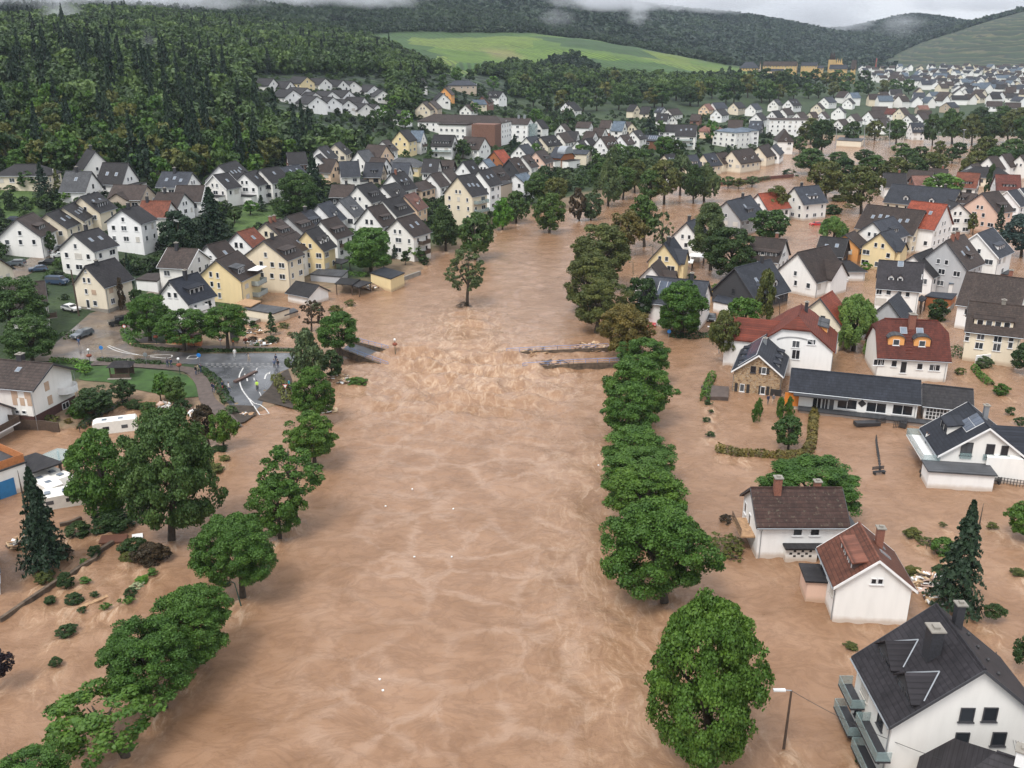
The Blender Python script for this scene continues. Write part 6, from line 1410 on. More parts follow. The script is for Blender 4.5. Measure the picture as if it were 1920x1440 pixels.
T('purple_tree', 'round', 'purple', (188, 214, 315, 345), (200, 348), 'dark purple shrub tree beside the two-skylight house', None)
T('street_tree', 'column', 'dark', (83, 106, 434, 470), (94, 480), 'small clipped tree on the lane', None)
T('spruce_tree', 'conifer', 'spruce', (228, 252, 475, 530), (240, 536), 'dark spruce pair right of the cream gabled house', None)
T('spruce_tree', 'conifer', 'spruce', (206, 224, 425, 458), (214, 462), 'tiny spruce beside the balcony house', None)
T('ivy_tree', 'column', 'russet', (218, 234, 520, 578), (226, 582), 'reddish climber tree on the cream gable wall', None)
T('leafy_tree', 'round', 'dark', (242, 270, 540, 575), (256, 578), 'dark round bush tree right of the cream gable wall', None)
RT = 'three street trees above the wet road'
T('maple_tree', 'spread', 'plane', (238, 322, 550, 628), (282, 640), 'left street tree above the wet road', RT)
T('maple_tree', 'spread', 'plane', (300, 392, 578, 640), (346, 658), 'middle street tree above the wet road, before the shed', RT)
T('maple_tree', 'spread', 'plane', (380, 466, 570, 638), (428, 658), 'right street tree above the wet road by the notice box', RT)
T('spruce_tree', 'conifer', 'spruce', (380, 402, 552, 590), (390, 596), 'small spruce beside the slate gabled balcony house', None)
T('spruce_tree', 'conifer', 'dark', (492, 524, 586, 622), (508, 626), 'squat spruce standing in the flooded garden', None)
T('bare_tree', 'sparse', 'russet', (562, 610, 562, 612), (584, 620), 'half bare brownish tree in the flooded garden', None)
T('leafy_tree', 'spread', 'oak', (-40, 82, 520, 610), (10, 640), 'broad tree over the brown roof at the left edge', None)
T('leafy_tree', 'round', 'oak', (2, 106, 590, 672), (62, 685), 'full dark tree above the white house at left', None)
T('acacia_tree', 'round', 'plane', (120, 252, 806, 960), (214, 968), 'dark green tree with visible trunk left of the huge ash', None)
T('ash_tree', 'round', 'oak', (228, 402, 766, 988), (322, 1010), 'huge blue green ash in the flooded garden at left', None, seed=2)
T('spruce_tree', 'conifer', 'spruce', (20, 122, 878, 1062), (70, 1066), 'large dark spruce before the caravans', None, lod=2)
T('leafy_tree', 'round', 'russet', (356, 404, 756, 818), (392, 832), 'reddish left tree at the drowned path', None)
T('leafy_tree', 'round', 'plane', (390, 440, 768, 830), (420, 842), 'green right tree at the drowned path', None)
T('leafy_tree', 'round', 'dark', (142, 214, 722, 772), (178, 780), 'dark spreading shrub tree beside the white gabled house', None)
T('leafy_tree', 'round', 'light', (284, 318, 698, 740), (302, 752), 'light green ivy covered tree on the lawn edge', None)
T('leafy_tree', 'round', 'oak', (306, 350, 706, 756), (328, 762), 'dark tree at the lower lawn edge', None)
T('leafy_tree', 'round', 'dark', (210, 250, 710, 748), (230, 755), 'green bush tree between gazebo and pool of flood', None)
T('purple_tree', 'round', 'purple', (-40, 18, 1215, 1275), (-8, 1290), 'purple leaved tree cut by the left edge', None)
T('cypress_tree', 'column', 'dark', (1848, 1866, 308, 362), (1857, 366), 'pointed cypress left of the dark red dormer roof', None)
T('leafy_tree', 'round', 'light', (1730, 1802, 325, 366), (1768, 378), 'bright green tree between brown roof and rust tiles', None)
T('spruce_tree', 'conifer', 'spruce', (1862, 1890, 385, 436), (1875, 442), 'dark spruce below the big pink gable', None)
T('spruce_tree', 'round', 'blue', (1880, 1950, 400, 470), (1915, 480), 'big blue cedar at the right edge', None)
T('leafy_tree', 'round', 'olive', (1815, 1834, 400, 430), (1824, 440), 'yellowish slim tree before the big pink gable', None)
T('leafy_tree', 'round', 'dark', (1740, 1778, 560, 596), (1758, 602), 'small dark tree in the courtyard behind the tall white house', None)
T('leafy_tree', 'round', 'dark', (1660, 1682, 362, 386), (1671, 390), 'left small fir before the long slate hall', None)
T('spruce_tree', 'conifer', 'spruce', (1690, 1706, 356, 390), (1698, 394), 'middle fir before the long slate hall', None)
T('spruce_tree', 'conifer', 'spruce', (1705, 1724, 350, 388), (1714, 392), 'right fir before the long slate hall', None)
T('leafy_tree', 'round', 'dark', (1900, 1950, 640, 695), (1925, 700), 'dark conifer cut by the right edge beside the cream terrace', None)
T('leafy_tree', 'round', 'dark', (1846, 1884, 1130, 1160), (1840, 1165), 'dark bush behind the chimneys of the large slate roof', None, trunk=False)
# groups of trees that nothing in the photograph tells apart
def bunch(name, label, group, rows, kinds):
 for i, (u, v, w, h) in enumerate(rows):
  kd, lf = kinds[i % len(kinds)]
  T(name, kd, lf, (u - w / 2, u + w / 2, v - h, v), (u, v + h * .22), label, group)
bunch('river_tree', 'leafy tree of the flooded thicket at the river bend', 'thicket at the river bend',
  [(1010, 372, 46, 50), (1042, 378, 44, 46), (1062, 352, 30, 34), (1022, 345, 40, 34), (1140, 372, 56, 62), (1128, 345, 40, 48), (1168, 362, 46, 50), (1190, 350, 44, 52), (1215, 338, 44, 44), (1180, 322, 34, 38), (1150, 318, 36, 40),
  (1208, 312, 34, 34), (1120, 318, 30, 30), (1245, 368, 60, 68), (1275, 352, 52, 62), (1300, 368, 40, 60), (1320, 366, 56, 54), (1220, 372, 44, 54), (1365, 348, 26, 18), (1385, 350, 24, 16), (1410, 346, 26, 16)],
  [('round', 'oak'), ('round', 'olive'), ('round', 'birch'), ('round', 'dark'), ('weep', 'birch'), ('round', 'oak')])
bunch('garden_tree', 'green tree in the gardens of the left bank town', 'garden trees of the town',
  [(600, 348, 26, 20), (1012, 305, 26, 26), (868, 292, 34, 30), (885, 288, 24, 30), (1004, 290, 20, 22), (965, 280, 26, 28), (1025, 252, 28, 34), (1005, 230, 26, 26), (1065, 240, 34, 36), (1050, 250, 26, 30), (940, 248, 20, 20),
  (1220, 250, 36, 44), (1238, 252, 20, 26), (1245, 290, 40, 36), (1270, 292, 30, 30), (1300, 265, 24, 28), (1333, 262, 28, 36), (1365, 292, 20, 20), (960, 330, 24, 22), (1090, 292, 26, 22), (1105, 300, 34, 28), (1135, 286, 30, 26), (1160, 292, 30, 22),
  (1110, 285, 18, 22), (1185, 300, 34, 28), (1215, 310, 24, 20), (1240, 318, 20, 22), (700, 300, 20, 18), (740, 205, 28, 26), (765, 212, 24, 26), (780, 195, 26, 26), (720, 228, 30, 30), (700, 240, 30, 32), (735, 235, 30, 28), (760, 235, 32, 28), (690, 262, 28, 28),
  (830, 162, 22, 22), (855, 150, 24, 24), (880, 150, 22, 20), (900, 175, 22, 18), (925, 165, 26, 22), (950, 172, 26, 22), (975, 160, 26, 24), (890, 215, 26, 22), (910, 200, 24, 22), (440, 412, 30, 26), (470, 398, 32, 22), (490, 390, 30, 24), (410, 400, 24, 22),
  (215, 300, 26, 24), (235, 320, 26, 24), (180, 330, 20, 18), (125, 375, 26, 18), (108, 372, 26, 18), (50, 350, 36, 30), (30, 320, 40, 40), (140, 350, 22, 16), (610, 312, 22, 18), (660, 318, 20, 16), (630, 362, 24, 20), (745, 330, 16, 14),
  (776, 482, 30, 24), (760, 492, 22, 22), (790, 488, 18, 20), (720, 498, 26, 26), (740, 480, 20, 22), (700, 455, 18, 18), (150, 480, 26, 20), (150, 500, 22, 16), (40, 548, 30, 20), (160, 700, 20, 14)],
  [('round', 'oak'), ('round', 'plane'), ('column', 'dark'), ('round', 'dark'), ('round', 'light'), ('conifer', 'spruce')])
bunch('park_tree', 'dark leafy tree around the flooded sports ground', 'trees around the flooded sports ground',
  [(1540, 280, 48, 56), (1500, 282, 28, 26), (1520, 262, 44, 40), (1600, 262, 34, 34), (1640, 256, 34, 30), (1680, 262, 38, 38), (1748, 262, 32, 48), (1785, 258, 44, 54), (1822, 262, 40, 48), (1855, 262, 44, 44), (1890, 258, 44, 46), (1925, 262, 44, 44), (1840, 228, 38, 28),
  (1880, 226, 40, 28), (1910, 232, 44, 30), (1800, 290, 30, 24), (1850, 296, 50, 40), (1900, 300, 50, 40), (1935, 290, 40, 40), (1520, 318, 62, 40), (1548, 362, 60, 62), (1580, 350, 64, 54), (1615, 384, 74, 72), (1572, 305, 40, 22), (1620, 302, 40, 22), (1640, 330, 56, 40), (1680, 338, 56, 44),
  (1718, 336, 50, 42), (1750, 334, 56, 48), (1700, 300, 40, 24), (1725, 298, 36, 24), (1690, 288, 36, 20), (1764, 288, 24, 24), (1785, 300, 30, 24), (1832, 324, 52, 42), (1870, 318, 56, 42), (1905, 318, 50, 40), (1940, 318, 50, 40), (1810, 328, 24, 26)],
  [('round', 'dark'), ('round', 'oak'), ('round', 'olive'), ('round', 'dark'), ('round', 'olive'), ('round', 'oak')])
bunch('wood_tree', 'broad leafy tree of the wood edge below the vineyard', 'wood edge below the vineyard',
  [(1000 + i * 22 + (i * 37) % 11, 205 - (i * 53) % 26 - (12 if i % 3 == 0 else 0), 30 + (i * 29) % 14, 30 + (i * 17) % 10) for i in range(22)] +
  [(985 + i * 21, 168 - (i * 31) % 30, 28, 28) for i in range(9)] + [(1385 + i * 23 + (i * 7) % 9, 158 - (i * 13) % 9, 26, 22) for i in range(11)] + [(1460 + i * 24 + (i * 13) % 9, 182 - (i * 29) % 14, 26, 24) for i in range(11)],
  [('round', 'oak'), ('round', 'dark'), ('round', 'olive'), ('round', 'oak')])
# ------------------------------------------------------------------ roads, lawn, hedges
def z7(u, v): return (u / 4, 480 + v / 4)
def z14(u, v): return (400 + u / 4, 520 + v / 4)
def asphalt():
 m, t, b, N, L = nodes('wet_asphalt'); g = N("NewGeometry"); P = g.outputs["Position"]
 r = ramp(N, [(.3, (.05, .052, .057)), (.55, (.085, .088, .096)), (.75, (.13, .133, .142))]); L(noise(N, L, P, .28, 7, .5), r.inputs[0])
 a = N("SeparateXYZ"); L(P, a.inputs[0])
 silt = N("MapRange"); silt.inputs[1].default_value = -52; silt.inputs[2].default_value = -64; L(math_(N, L, 'ADD', a.outputs[0], math_(N, L, 'MULTIPLY', noise(N, L, P, .2, 6), 14)), silt.inputs[0])
 sn = N("MapRange"); sn.inputs[1].default_value = .25; sn.inputs[2].default_value = .5; L(noise(N, L, P, .22, 6, .4), sn.inputs[0])
 sc = ramp(N, [(.3, (.11, .082, .06)), (.7, (.19, .145, .108))]); L(noise(N, L, P, .5, 6), sc.inputs[0])
 L(mixc(N, L, math_(N, L, 'MULTIPLY', silt.outputs[0], sn.outputs[0]), r.outputs[0], sc.outputs[0]), b.inputs["Base Color"])
 rr = N("MapRange"); rr.inputs[1].default_value = .4; rr.inputs[2].default_value = .6; rr.inputs[3].default_value = .12; rr.inputs[4].default_value = .55; L(noise(N, L, P, .12, 5), rr.inputs[0]); L(rr.outputs[0], b.inputs["Roughness"])
 return m
ASPH = asphalt()
PAVE = plain('pavers', (.085, .062, .052), .7, .3, 1.2, bump=.3)
PAINTW = plain('road_paint', (.5, .49, .47), .6, .3, 3)
EARTH = plain('torn_earth', (.045, .034, .026), .95, .4, 1.2, bump=.6)
def sheet(name, pts, z, m, kind='structure', label=None, dens=2.0):
 "flat outline laid on the ground, z above it"
 P = [at(u, v, ROADZ) for u, v in pts]; bm = bmesh.new(); vs = [bm.verts.new((p[0], p[1], 0)) for p in P]; bm.faces.new(vs)
 bmesh.ops.triangulate(bm, faces=bm.faces[:])
 for _ in range(7):
  es = [e for e in bm.edges if e.calc_length() > dens]
  if not es: break
  bmesh.ops.subdivide_edges(bm, edges=es, cuts=1); bmesh.ops.triangulate(bm, faces=bm.faces[:])
 xs = np.array([v.co[:] for v in bm.verts]); zz = np.maximum(Z(xs[:, 0], xs[:, 1]), .12)
 for v, a in zip(bm.verts, zz): v.co.z = a + z
 bmesh.ops.recalc_face_normals(bm, faces=bm.faces[:])
 if sum(f.normal.z for f in bm.faces) < 0: bmesh.ops.reverse_faces(bm, faces=bm.faces[:])
 me = bpy.data.meshes.new(name); bm.to_mesh(me); bm.free(); me.materials.append(m)
 return tag(link(bpy.data.objects.new(name, me)), label, None, None, kind)
def smooth(pts, n=6):
 o = []
 for i in range(len(pts) - 1):
  p0, p1, p2, p3 = [np.array(pts[max(0, min(len(pts) - 1, j))], float) for j in (i - 1, i, i + 1, i + 2)]
  for k in range(n):
   t = k / n; o.append(.5 * (2 * p1 + (p2 - p0) * t + (2 * p0 - 5 * p1 + 4 * p2 - p3) * t * t + (3 * p1 - p0 - 3 * p2 + p3) * t ** 3))
 o.append(np.array(pts[-1], float)); return o
def strip(name, pts, wid, z, m, ground=True, n=6, label=None, kind='structure', thick=0):
 "ribbon of constant width along photo points"
 W = smooth([(hit(u, v) if ground else at(u, v, ROADZ))[:2] for u, v in pts], n); q = MB(); L = []
 for i, p in enumerate(W):
  d = W[min(i + 1, len(W) - 1)] - W[max(i - 1, 0)]; d /= np.linalg.norm(d) + 1e-9; nn = np.array([-d[1], d[0]])
  for s in np.linspace(-.5, .5, 3): L.append((p + nn * wid * s))
 xs = np.array(L); zz = np.maximum(Z(xs[:, 0], xs[:, 1]), .1) + z
 q.add([(a[0], a[1], b) for a, b in zip(xs, zz)], [(i * 3 + k, i * 3 + k + 1, i * 3 + k + 4, i * 3 + k + 3) for i in range(len(W) - 1) for k in range(2)])
 o = q.build(name, m)
 if o.data.polygons[0].normal.z < 0: o.data.flip_normals()
 return tag(o, label, None, None, kind)
sheet('road', [z7(u, v) for u, v in [(230, 790), (560, 560), (680, 470), (840, 420), (960, 385), (975, 440), (905, 520), (930, 600), (1020, 670), (1200, 705), (1480, 735), (1900, 728), (2240, 728), (2230, 820), (2080, 880), (2030, 980), (1960, 1100), (1830, 1190), (1780, 1190), (1700, 1090), (1640, 960),
  (1560, 850), (1480, 815), (1220, 800), (740, 790), (560, 790)]], .035, ASPH, label='wet grey road junction strewn with silt')
strip('street', [z7(u, v) for u, v in [(760, 470), (960, 400), (1100, 330), (1210, 265), (1250, 235)]], 5, .05, ASPH, label='side street climbing past the cream gabled house')
strip('street', [(10, 522), (30, 512), (55, 500), (92, 478), (118, 462), (130, 455)], 6, .07, ASPH, label='street with parked cars at left')
strip('street', [(800, 372), (824, 378), (850, 384)], 5, .07, ASPH, label='street between the town gables')
strip('street', [(745, 155 + 50), (755, 202), (770, 198), (790, 188)], 6, .1, PAVE, label='road of the hillside hamlet')
PV = [z7(u, v) for u, v in [(690, 810), (860, 812), (1290, 842), (1440, 870), (1520, 960), (1560, 1080), (1680, 1180), (1760, 1260)]]
strip('pavement', PV, 2.4, .16, PAVE, False, label='curved paved path round the lawn')
strip('pavement', [z7(u, v) for u, v in [(1000, 520), (1040, 600), (1180, 672), (1400, 690), (1900, 692), (2200, 690)]], 2.6, .15, PAVE, False, label='pavement above the wet road')
sheet('lawn', [z7(u, v) for u, v in [(590, 925), (640, 835), (850, 822), (960, 842), (1270, 866), (1400, 895), (1460, 950), (1512, 1045), (1390, 1048), (1000, 1000), (800, 948), (640, 938)]], .09, plain('lawn_grass', (.030, .072, .011), .9, .35, .6, bump=.4), label='bright green lawn above the flooded pool', dens=3)
sheet('torn_bank', [z14(u, v) for u, v in [(490, 730), (560, 690), (590, 760), (580, 860), (600, 960), (480, 930), (380, 920), (330, 915), (420, 830)]], .075, EARTH, label='torn earth bank at the broken road edge')
sheet('torn_bank', [z14(u, v) for u, v in [(100, 960), (200, 955), (300, 950), (320, 1000), (230, 1060), (150, 1075)]], .08, EARTH, label='washed out verge below the junction')
def line(pts, w_=.18, n=5): w_ *= .75; strip('road_marking', [z14(*p) for p in pts], w_, .062, PAINTW, False, n)
line([(225, 680), (195, 745), (210, 830), (260, 905), (298, 950)], .3)
line([(260, 905), (305, 935), (325, 935)], .22); line([(303, 950), (345, 1005), (415, 995), (390, 960), (350, 940), (318, 938)], .26, 1)
line([(330, 680), (312, 715), (305, 735)], .2); line([(305, 755), (307, 775)], .2); line([(345, 862), (358, 888)], .2)
for y in (648, 660, 674):
 for i in range(15): x = -60 + i * 42 + (y % 3) * 9; line([(x, y), (x + 22, y)], .16, 1)
line([(385, 765), (395, 735), (415, 718)], .35); line([(402, 722), (424, 710), (418, 728)], .35, 1); line([(236, 725), (236, 745)], .3, 1); line([(252, 760), (256, 780)], .3, 1)
def poly_line(pts, w_=.22): strip('road_marking', [z7(*p) for p in pts], w_, .062, PAINTW, False, 3)
poly_line([(805, 680), (870, 712), (970, 735), (1110, 752)], .22); poly_line([(815, 672), (900, 705), (1000, 735), (1110, 752)], .18)
poly_line([(1125, 757), (1260, 768), (1288, 745), (1180, 743), (1110, 750)], .25); poly_line([(1400, 772), (1470, 772), (1485, 750), (1430, 748), (1400, 772)], .25)
def hedge_mesh(name, W, wid, h, leaf, mat, dens=26, seed=1, under=True):
 rng = np.random.default_rng(seed); P, Nn, T = [], [], []; L = [0]
 for a, b in zip(W[:-1], W[1:]): L.append(L[-1] + np.linalg.norm(b[:2] - a[:2]))
 n = int(L[-1] * dens) + 30; s = rng.uniform(0, L[-1], n); xs = np.interp(s, L, [p[0] for p in W]); ys = np.interp(s, L, [p[1] for p in W]); zs = np.interp(s, L, [p[2] for p in W])
 lump = .75 + .4 * vnoise(s * 1.1, s * 0 + seed, seed); ang = rng.uniform(-.25, math.pi + .25, n); rr = rng.uniform(.75, 1.05, n) * lump
 dx = np.gradient(np.array([p[0] for p in W])) if len(W) > 1 else np.array([1]); dy = np.gradient(np.array([p[1] for p in W]))
 tx = np.interp(s, L, dx); ty = np.interp(s, L, dy); tl = np.hypot(tx, ty) + 1e-6; nx, ny = -ty / tl, tx / tl
 o = np.cos(ang) * rr * wid / 2; P = np.stack([xs + nx * o, ys + ny * o, zs + np.clip(np.sin(ang), -.1, 1) * rr * h], 1)
 Nn = unit(np.stack([nx * np.cos(ang), ny * np.cos(ang), np.sin(ang) + .3], 1) + .6 * rng.normal(size=(n, 3)))
 V, Q = quads(P, Nn, leaf * rng.uniform(.6, 1.3, n), rng); T = np.repeat(np.clip(.5 + .6 * (vnoise(s * 1.7, s * 0 + 3, 9) - .5) + rng.uniform(-.25, .25, n), 0, 1), 4)
 return np_mesh(name, V, Q, [mat], T)
def hedge(pts, wid, h, leafk, label, name='hedge', leaf=.3, dens=60, group=None, cat='hedge'):
 W = [hit(u, v) for u, v in pts]; W = [np.array(p) for p in smooth([tuple(p) for p in W], 5)]
 o = link(bpy.data.objects.new(name, hedge_mesh(name, W, wid, h, leaf, LM(leafk), dens, int(pts[0][0]))))
 return tag(o, label, cat, group)
hedge([z7(735, 785), z7(900, 795), z7(1080, 805), z7(1215, 812)], 1.6, .7, 'dark', 'low hedge between the road and the gazebo lawn')
hedge([z7(935, 560), z7(960, 620), z7(1020, 670)], 2.0, .8, 'light', 'bright shrub strip curving round the pavement by the black van')
hedge([z7(1030, 675), z7(1180, 700), z7(1340, 712)], 1.4, .6, 'dark', 'low dark hedge below the street trees')
hedge([z7(1480, 715), z7(1700, 718), z7(1900, 712), z7(2200, 712)], 1.1, .6, 'dark', 'straight low hedge along the upper edge of the wet road')
hedge([z7(385, 788), z7(520, 795), z7(660, 815)], 1.8, .8, 'light', 'bright hedge above the white house gable')
hedge([z7(560, 860), z7(620, 850), z7(655, 870)], 3, 1.0, 'lime', 'yellow green shrub bed beside the rounded balcony')
hedge([z7(1500, 850), z7(1580, 900), z7(1640, 970), z7(1700, 1080), z7(1720, 1110)], 2.0, .7, 'dark', 'ground cover strip between path and wet road')
hedge([z7(1720, 1140), z7(1760, 1190)], 2.0, .6, 'dark', 'last patch of ground cover at the path end')
hedge([z14(470, 740), z14(500, 800), z14(530, 860), z14(570, 950)], 2.2, .8, 'olive', 'shrub strip on the torn bank by the yield sign')
hedge([z7(455, 615), z7(580, 590)], 3.2, 1.0, 'oak', 'hedge block left of the grey car')
hedge([z7(250, 1240), z7(340, 1235), z7(440, 1245)], 1.6, .9, 'olive', 'garden hedge along the dark fence')
hedge([z7(600, 1300), z7(700, 1210), z7(870, 1130), z7(960, 1100)], 1.6, .7, 'dark', 'overgrown fence line beside the flooded pool')
hedge([(1345, 842), (1375, 850), (1420, 853), (1470, 856), (1508, 850), (1521, 830), (1524, 800), (1527, 770), (1526, 758)], 1.5, .95, 'gold', 'yellow green hedge square standing in the flood', dens=90)
hedge([(1336, 705), (1328, 722), (1322, 745), (1321, 752)], 1.6, 1.2, 'plane', 'dark green hedge left of the stone gable')
hedge([(1826, 690), (1840, 708), (1858, 722)], 1.3, .9, 'plane', 'hedge running away at right below the cream terrace')
hedge([(1783, 665), (1805, 670), (1832, 672)], 2.0, 2.0, 'dark', 'tall hedge before the cream terrace')
hedge([(640, 512), (665, 516), (690, 519)], 1.6, 1.2, 'light', 'clipped garden hedge left of the yellow garage')
hedge([(1440, 336), (1400, 343), (1372, 349)], 3, 1.6, 'dark', 'scrub on the long river wall')
hedge([(1258, 628), (1290, 632), (1345, 628)], 2.2, 1.0, 'dark', 'hedge under the two big dark trees')
hedge([(1620, 262), (1660, 262), (1700, 261)], 3, 2.2, 'dark', 'long clipped hedge behind the sports ground')
_sm = {}
def shrub(u, v, wpx, leafk, label, hr=.7, name='shrub', group=None, cat='shrub', shape='round', lod=None, dz=0):
 p = hit(u, v); dep = p[1] * CP - (p[2] - CH) * SP; w_ = wpx * dep / F
 o = link(bpy.data.objects.new(name, crown_mesh(shape, (1 if wpx > 22 else 0) if lod is None else lod, int(u) % 4)))
 o.location = (p[0], p[1], p[2] - .12 * w_ + dz); o.scale = (w_, w_, w_ * hr); o.rotation_euler = (0, 0, u)
 o.material_slots[0].link = 'OBJECT'; o.material_slots[0].material = LM(leafk); return tag(o, label, cat, group)
for i, (u, v, wd, lk, hr, lb) in enumerate([(94, 1128, 24, 'dark', .55, 'flat dark dome shrub, left of the dome pair'), (140, 1128, 34, 'dark', .6, 'larger dark dome shrub of the pair in the flood'), (124, 1098, 32, 'dark', 1.0, 'dark upright juniper by the drowned wall'), (158, 1090, 22, 'light', .5, 'small bright shrub above the juniper pair'),
 (178, 1042, 24, 'dark', 1.0, 'leaning dark cone shrub by the drowned wall'), (156, 1056, 16, 'light', .7, 'little green shrub on the drowned wall'), (85, 1088, 40, 'olive', .6, 'scrubby bush at the wall behind the big spruce'), (177, 1116, 16, 'dark', .6, 'tiny shrub right of the dome pair'),
 (155, 1146, 18, 'dark', .6, 'small dark shrub beside a floating plank'), (197, 1138, 20, 'plane', .5, 'flat green shrub right of the plank'), (125, 1186, 38, 'dark', .5, 'wide flat shrub alone in the lower left flood'), (105, 1245, 24, 'dark', .7, 'small round shrub, lowest in the left flood'),
 (266, 1090, 26, 'lime', .5, 'bright green shrub below the brown drift'), (257, 1100, 26, 'blossom', .4, 'white flowering shrub in the flood'), (286, 1075, 22, 'light', .5, 'light shrub near the ash foot'), (245, 1116, 26, 'dark', .7, 'dark shrub left of the stepped plane tree'), (241, 1128, 20, 'light', .6, 'yellow green shrub under the dark one'), (224, 1128, 9, 'light', .8, 'tiniest light shrub'),
 (148, 1000, 48, 'dark', .6, 'dark bush heap at the acacia foot, left'), (212, 985, 80, 'dark', .5, 'wide dark bush around the acacia foot'), (250, 1035, 56, 'dark', .6, 'dark heap of brush, upper part'), (285, 1050, 66, 'russet', .65, 'reddish brown drift of brush below the ash'), (240, 1050, 32, 'olive', .6, 'olive brush left of the reddish drift'), (118, 1040, 36, 'russet', .6, 'reddish bush right of the big spruce'),
 (1417, 795, 0, 'x', 0, ''), (400, 880, 40, 'olive', .4, 'drift of branches at the drowned path'), (420, 862, 22, 'olive', .5, 'second drift of branches at the drowned path'), (410, 845, 34, 'dark', .4, 'drift under the reddish tree'),
 (147, 780, 38, 'plane', .8, 'round clipped bush by the white house gable'), (160, 768, 30, 'dark', .7, 'dark bush behind the round clipped one'), (192, 765, 40, 'dark', .7, 'dark bush mass above the flooded pool'), (130, 793, 14, 'gold', .8, 'small yellow flowering bush'), (255, 765, 30, 'dark', .7, 'bush at the pool edge, first'), (278, 770, 30, 'oak', .7, 'bush at the pool edge, second'), (340, 768, 34, 'dark', .7, 'bush at the pool edge, third'),
 (474, 610, 16, 'dark', .7, 'dark shrub by the concrete slab'), (482, 618, 16, 'plane', .7, 'greener shrub by the concrete slab'), (533, 614, 20, 'olive', .6, 'low bush right of the squat spruce'), (545, 628, 12, 'olive', .6, 'little bush in the garden flood'), (475, 640, 20, 'russet', .6, 'reddish bush at the silted pavement'), (508, 640, 28, 'dark', .5, 'long bush at the silted pavement'), (481, 648, 12, 'light', .6, 'light bush at the silted pavement'),
 (629, 584, 26, 'olive', .6, 'bush standing in the river left of centre'), (658, 572, 18, 'olive', .7, 'smaller bush standing in the river left of centre'), (595, 582, 22, 'birch', .8, 'pale bush by the half bare tree'), (670, 720, 38, 'plane', .45, 'green branches washed up below the bridge head'),
 (1328, 757, 16, 'dark', .6, 'shrub clump below the left stone gable hedge'), (1333, 772, 10, 'dark', .6, 'tiny shrub below the clump'), (1325, 788, 16, 'dark', .5, 'flooded shrub in the avenue, upper'), (1332, 816, 18, 'dark', .5, 'flooded shrub in the avenue, lower'), (1353, 846, 16, 'olive', .6, 'shrub at the left end of the hedge square'), (1388, 853, 16, 'gold', .7, 'first rounded shrub of the hedge square'),
 (1895, 776, 20, 'dark', .8, 'round dark shrub right of the pavilion'), (1914, 795, 20, 'dark', .8, 'round shrub cut by the right edge'), (1877, 738, 28, 'plane', .8, 'round bush at the end of the right hedge'), (1800, 700, 20, 'olive', .7, 'bush with red flower before the cream terrace'), (1845, 688, 30, 'birch', .8, 'feathery bush at the cream terrace wall'),
 (1712, 1005, 34, 'olive', .6, 'floating bush with broken stems'), (1768, 1035, 44, 'plane', .8, 'green bush left of the ragged fir'), (1765, 1075, 40, 'dark', .5, 'dark branches at the ragged fir foot'), (1766, 985, 14, 'olive', .6, 'small tuft right of the floating bush'), (1860, 988, 22, 'olive', .5, 'flat tuft behind the ragged fir'), (1710, 1075, 30, 'olive', .6, 'bush behind the brown gabled house'), (1720, 1090, 22, 'olive', .6, 'second bush behind the brown gabled house'),
 (1908, 1075, 26, 'olive', .5, 'drift at the right edge below the fir'), (1610, 1430, 18, 'dark', 1.0, 'small round box shrub under the glass balcony'), (1595, 1212, 26, 'olive', .4, 'drowned shrub row above the glass balcony'), (1295, 525, 18, 'dark', .8, 'garden bush behind the solar roof'), (1345, 545, 22, 'light', .8, 'garden bush beside the yellow tent'),
 (1560, 400, 34, 'dark', .6, 'dark bush right of the lone slate house'), (1575, 375, 36, 'olive', .4, 'fallen branches by the orchard trees'), (1590, 388, 22, 'olive', .4, 'second drift by the orchard trees'), (1606, 480, 20, 'dark', .9, 'bush before the yellow compound'), (1622, 484, 20, 'lime', .8, 'bright bush before the yellow gable'), (1640, 488, 40, 'dark', .4, 'hedge bed before the yellow gable'), (1622, 505, 18, 'lime', .9, 'small round tree-like bush by the red sign'), (1702, 468, 22, 'olive', .5, 'flooded shrubs in the square'),
 (690, 500, 16, 'plane', .8, 'garden shrub under the pale town tree'), (795, 495, 20, 'dark', .9, 'dark shrub at the river lawn'), (1455, 570, 0, 'x', 0, ''), (1755, 600, 30, 'oak', .8, 'shrub in the walled courtyard'), (1665, 652, 22, 'dark', .6, 'bush under the weeping willow'), (1030, 300, 0, 'x', 0, '')]):
 if lk != 'x': shrub(u, v, wd, lk, lb + ' in the flood' if len(lb.split()) < 4 else lb, hr)
for u, v, lb in ((1417, 790, 'clipped conical evergreen, left one before the stone gable'), (1462, 782, 'clipped conical evergreen, middle one before the stone gable'), (1479, 781, 'clipped conical evergreen, right one before the stone gable')):
 shrub(u, v, 18, 'plane', lb, 2.4, 'topiary', 'three clipped cones', 'topiary', 'column', 1)
for u, v in ((1423, 775), ): shrub(u, v, 14, 'plane', 'slimmer clipped cone behind the left one', 2.4, 'topiary', 'three clipped cones', 'topiary', 'column', 1)
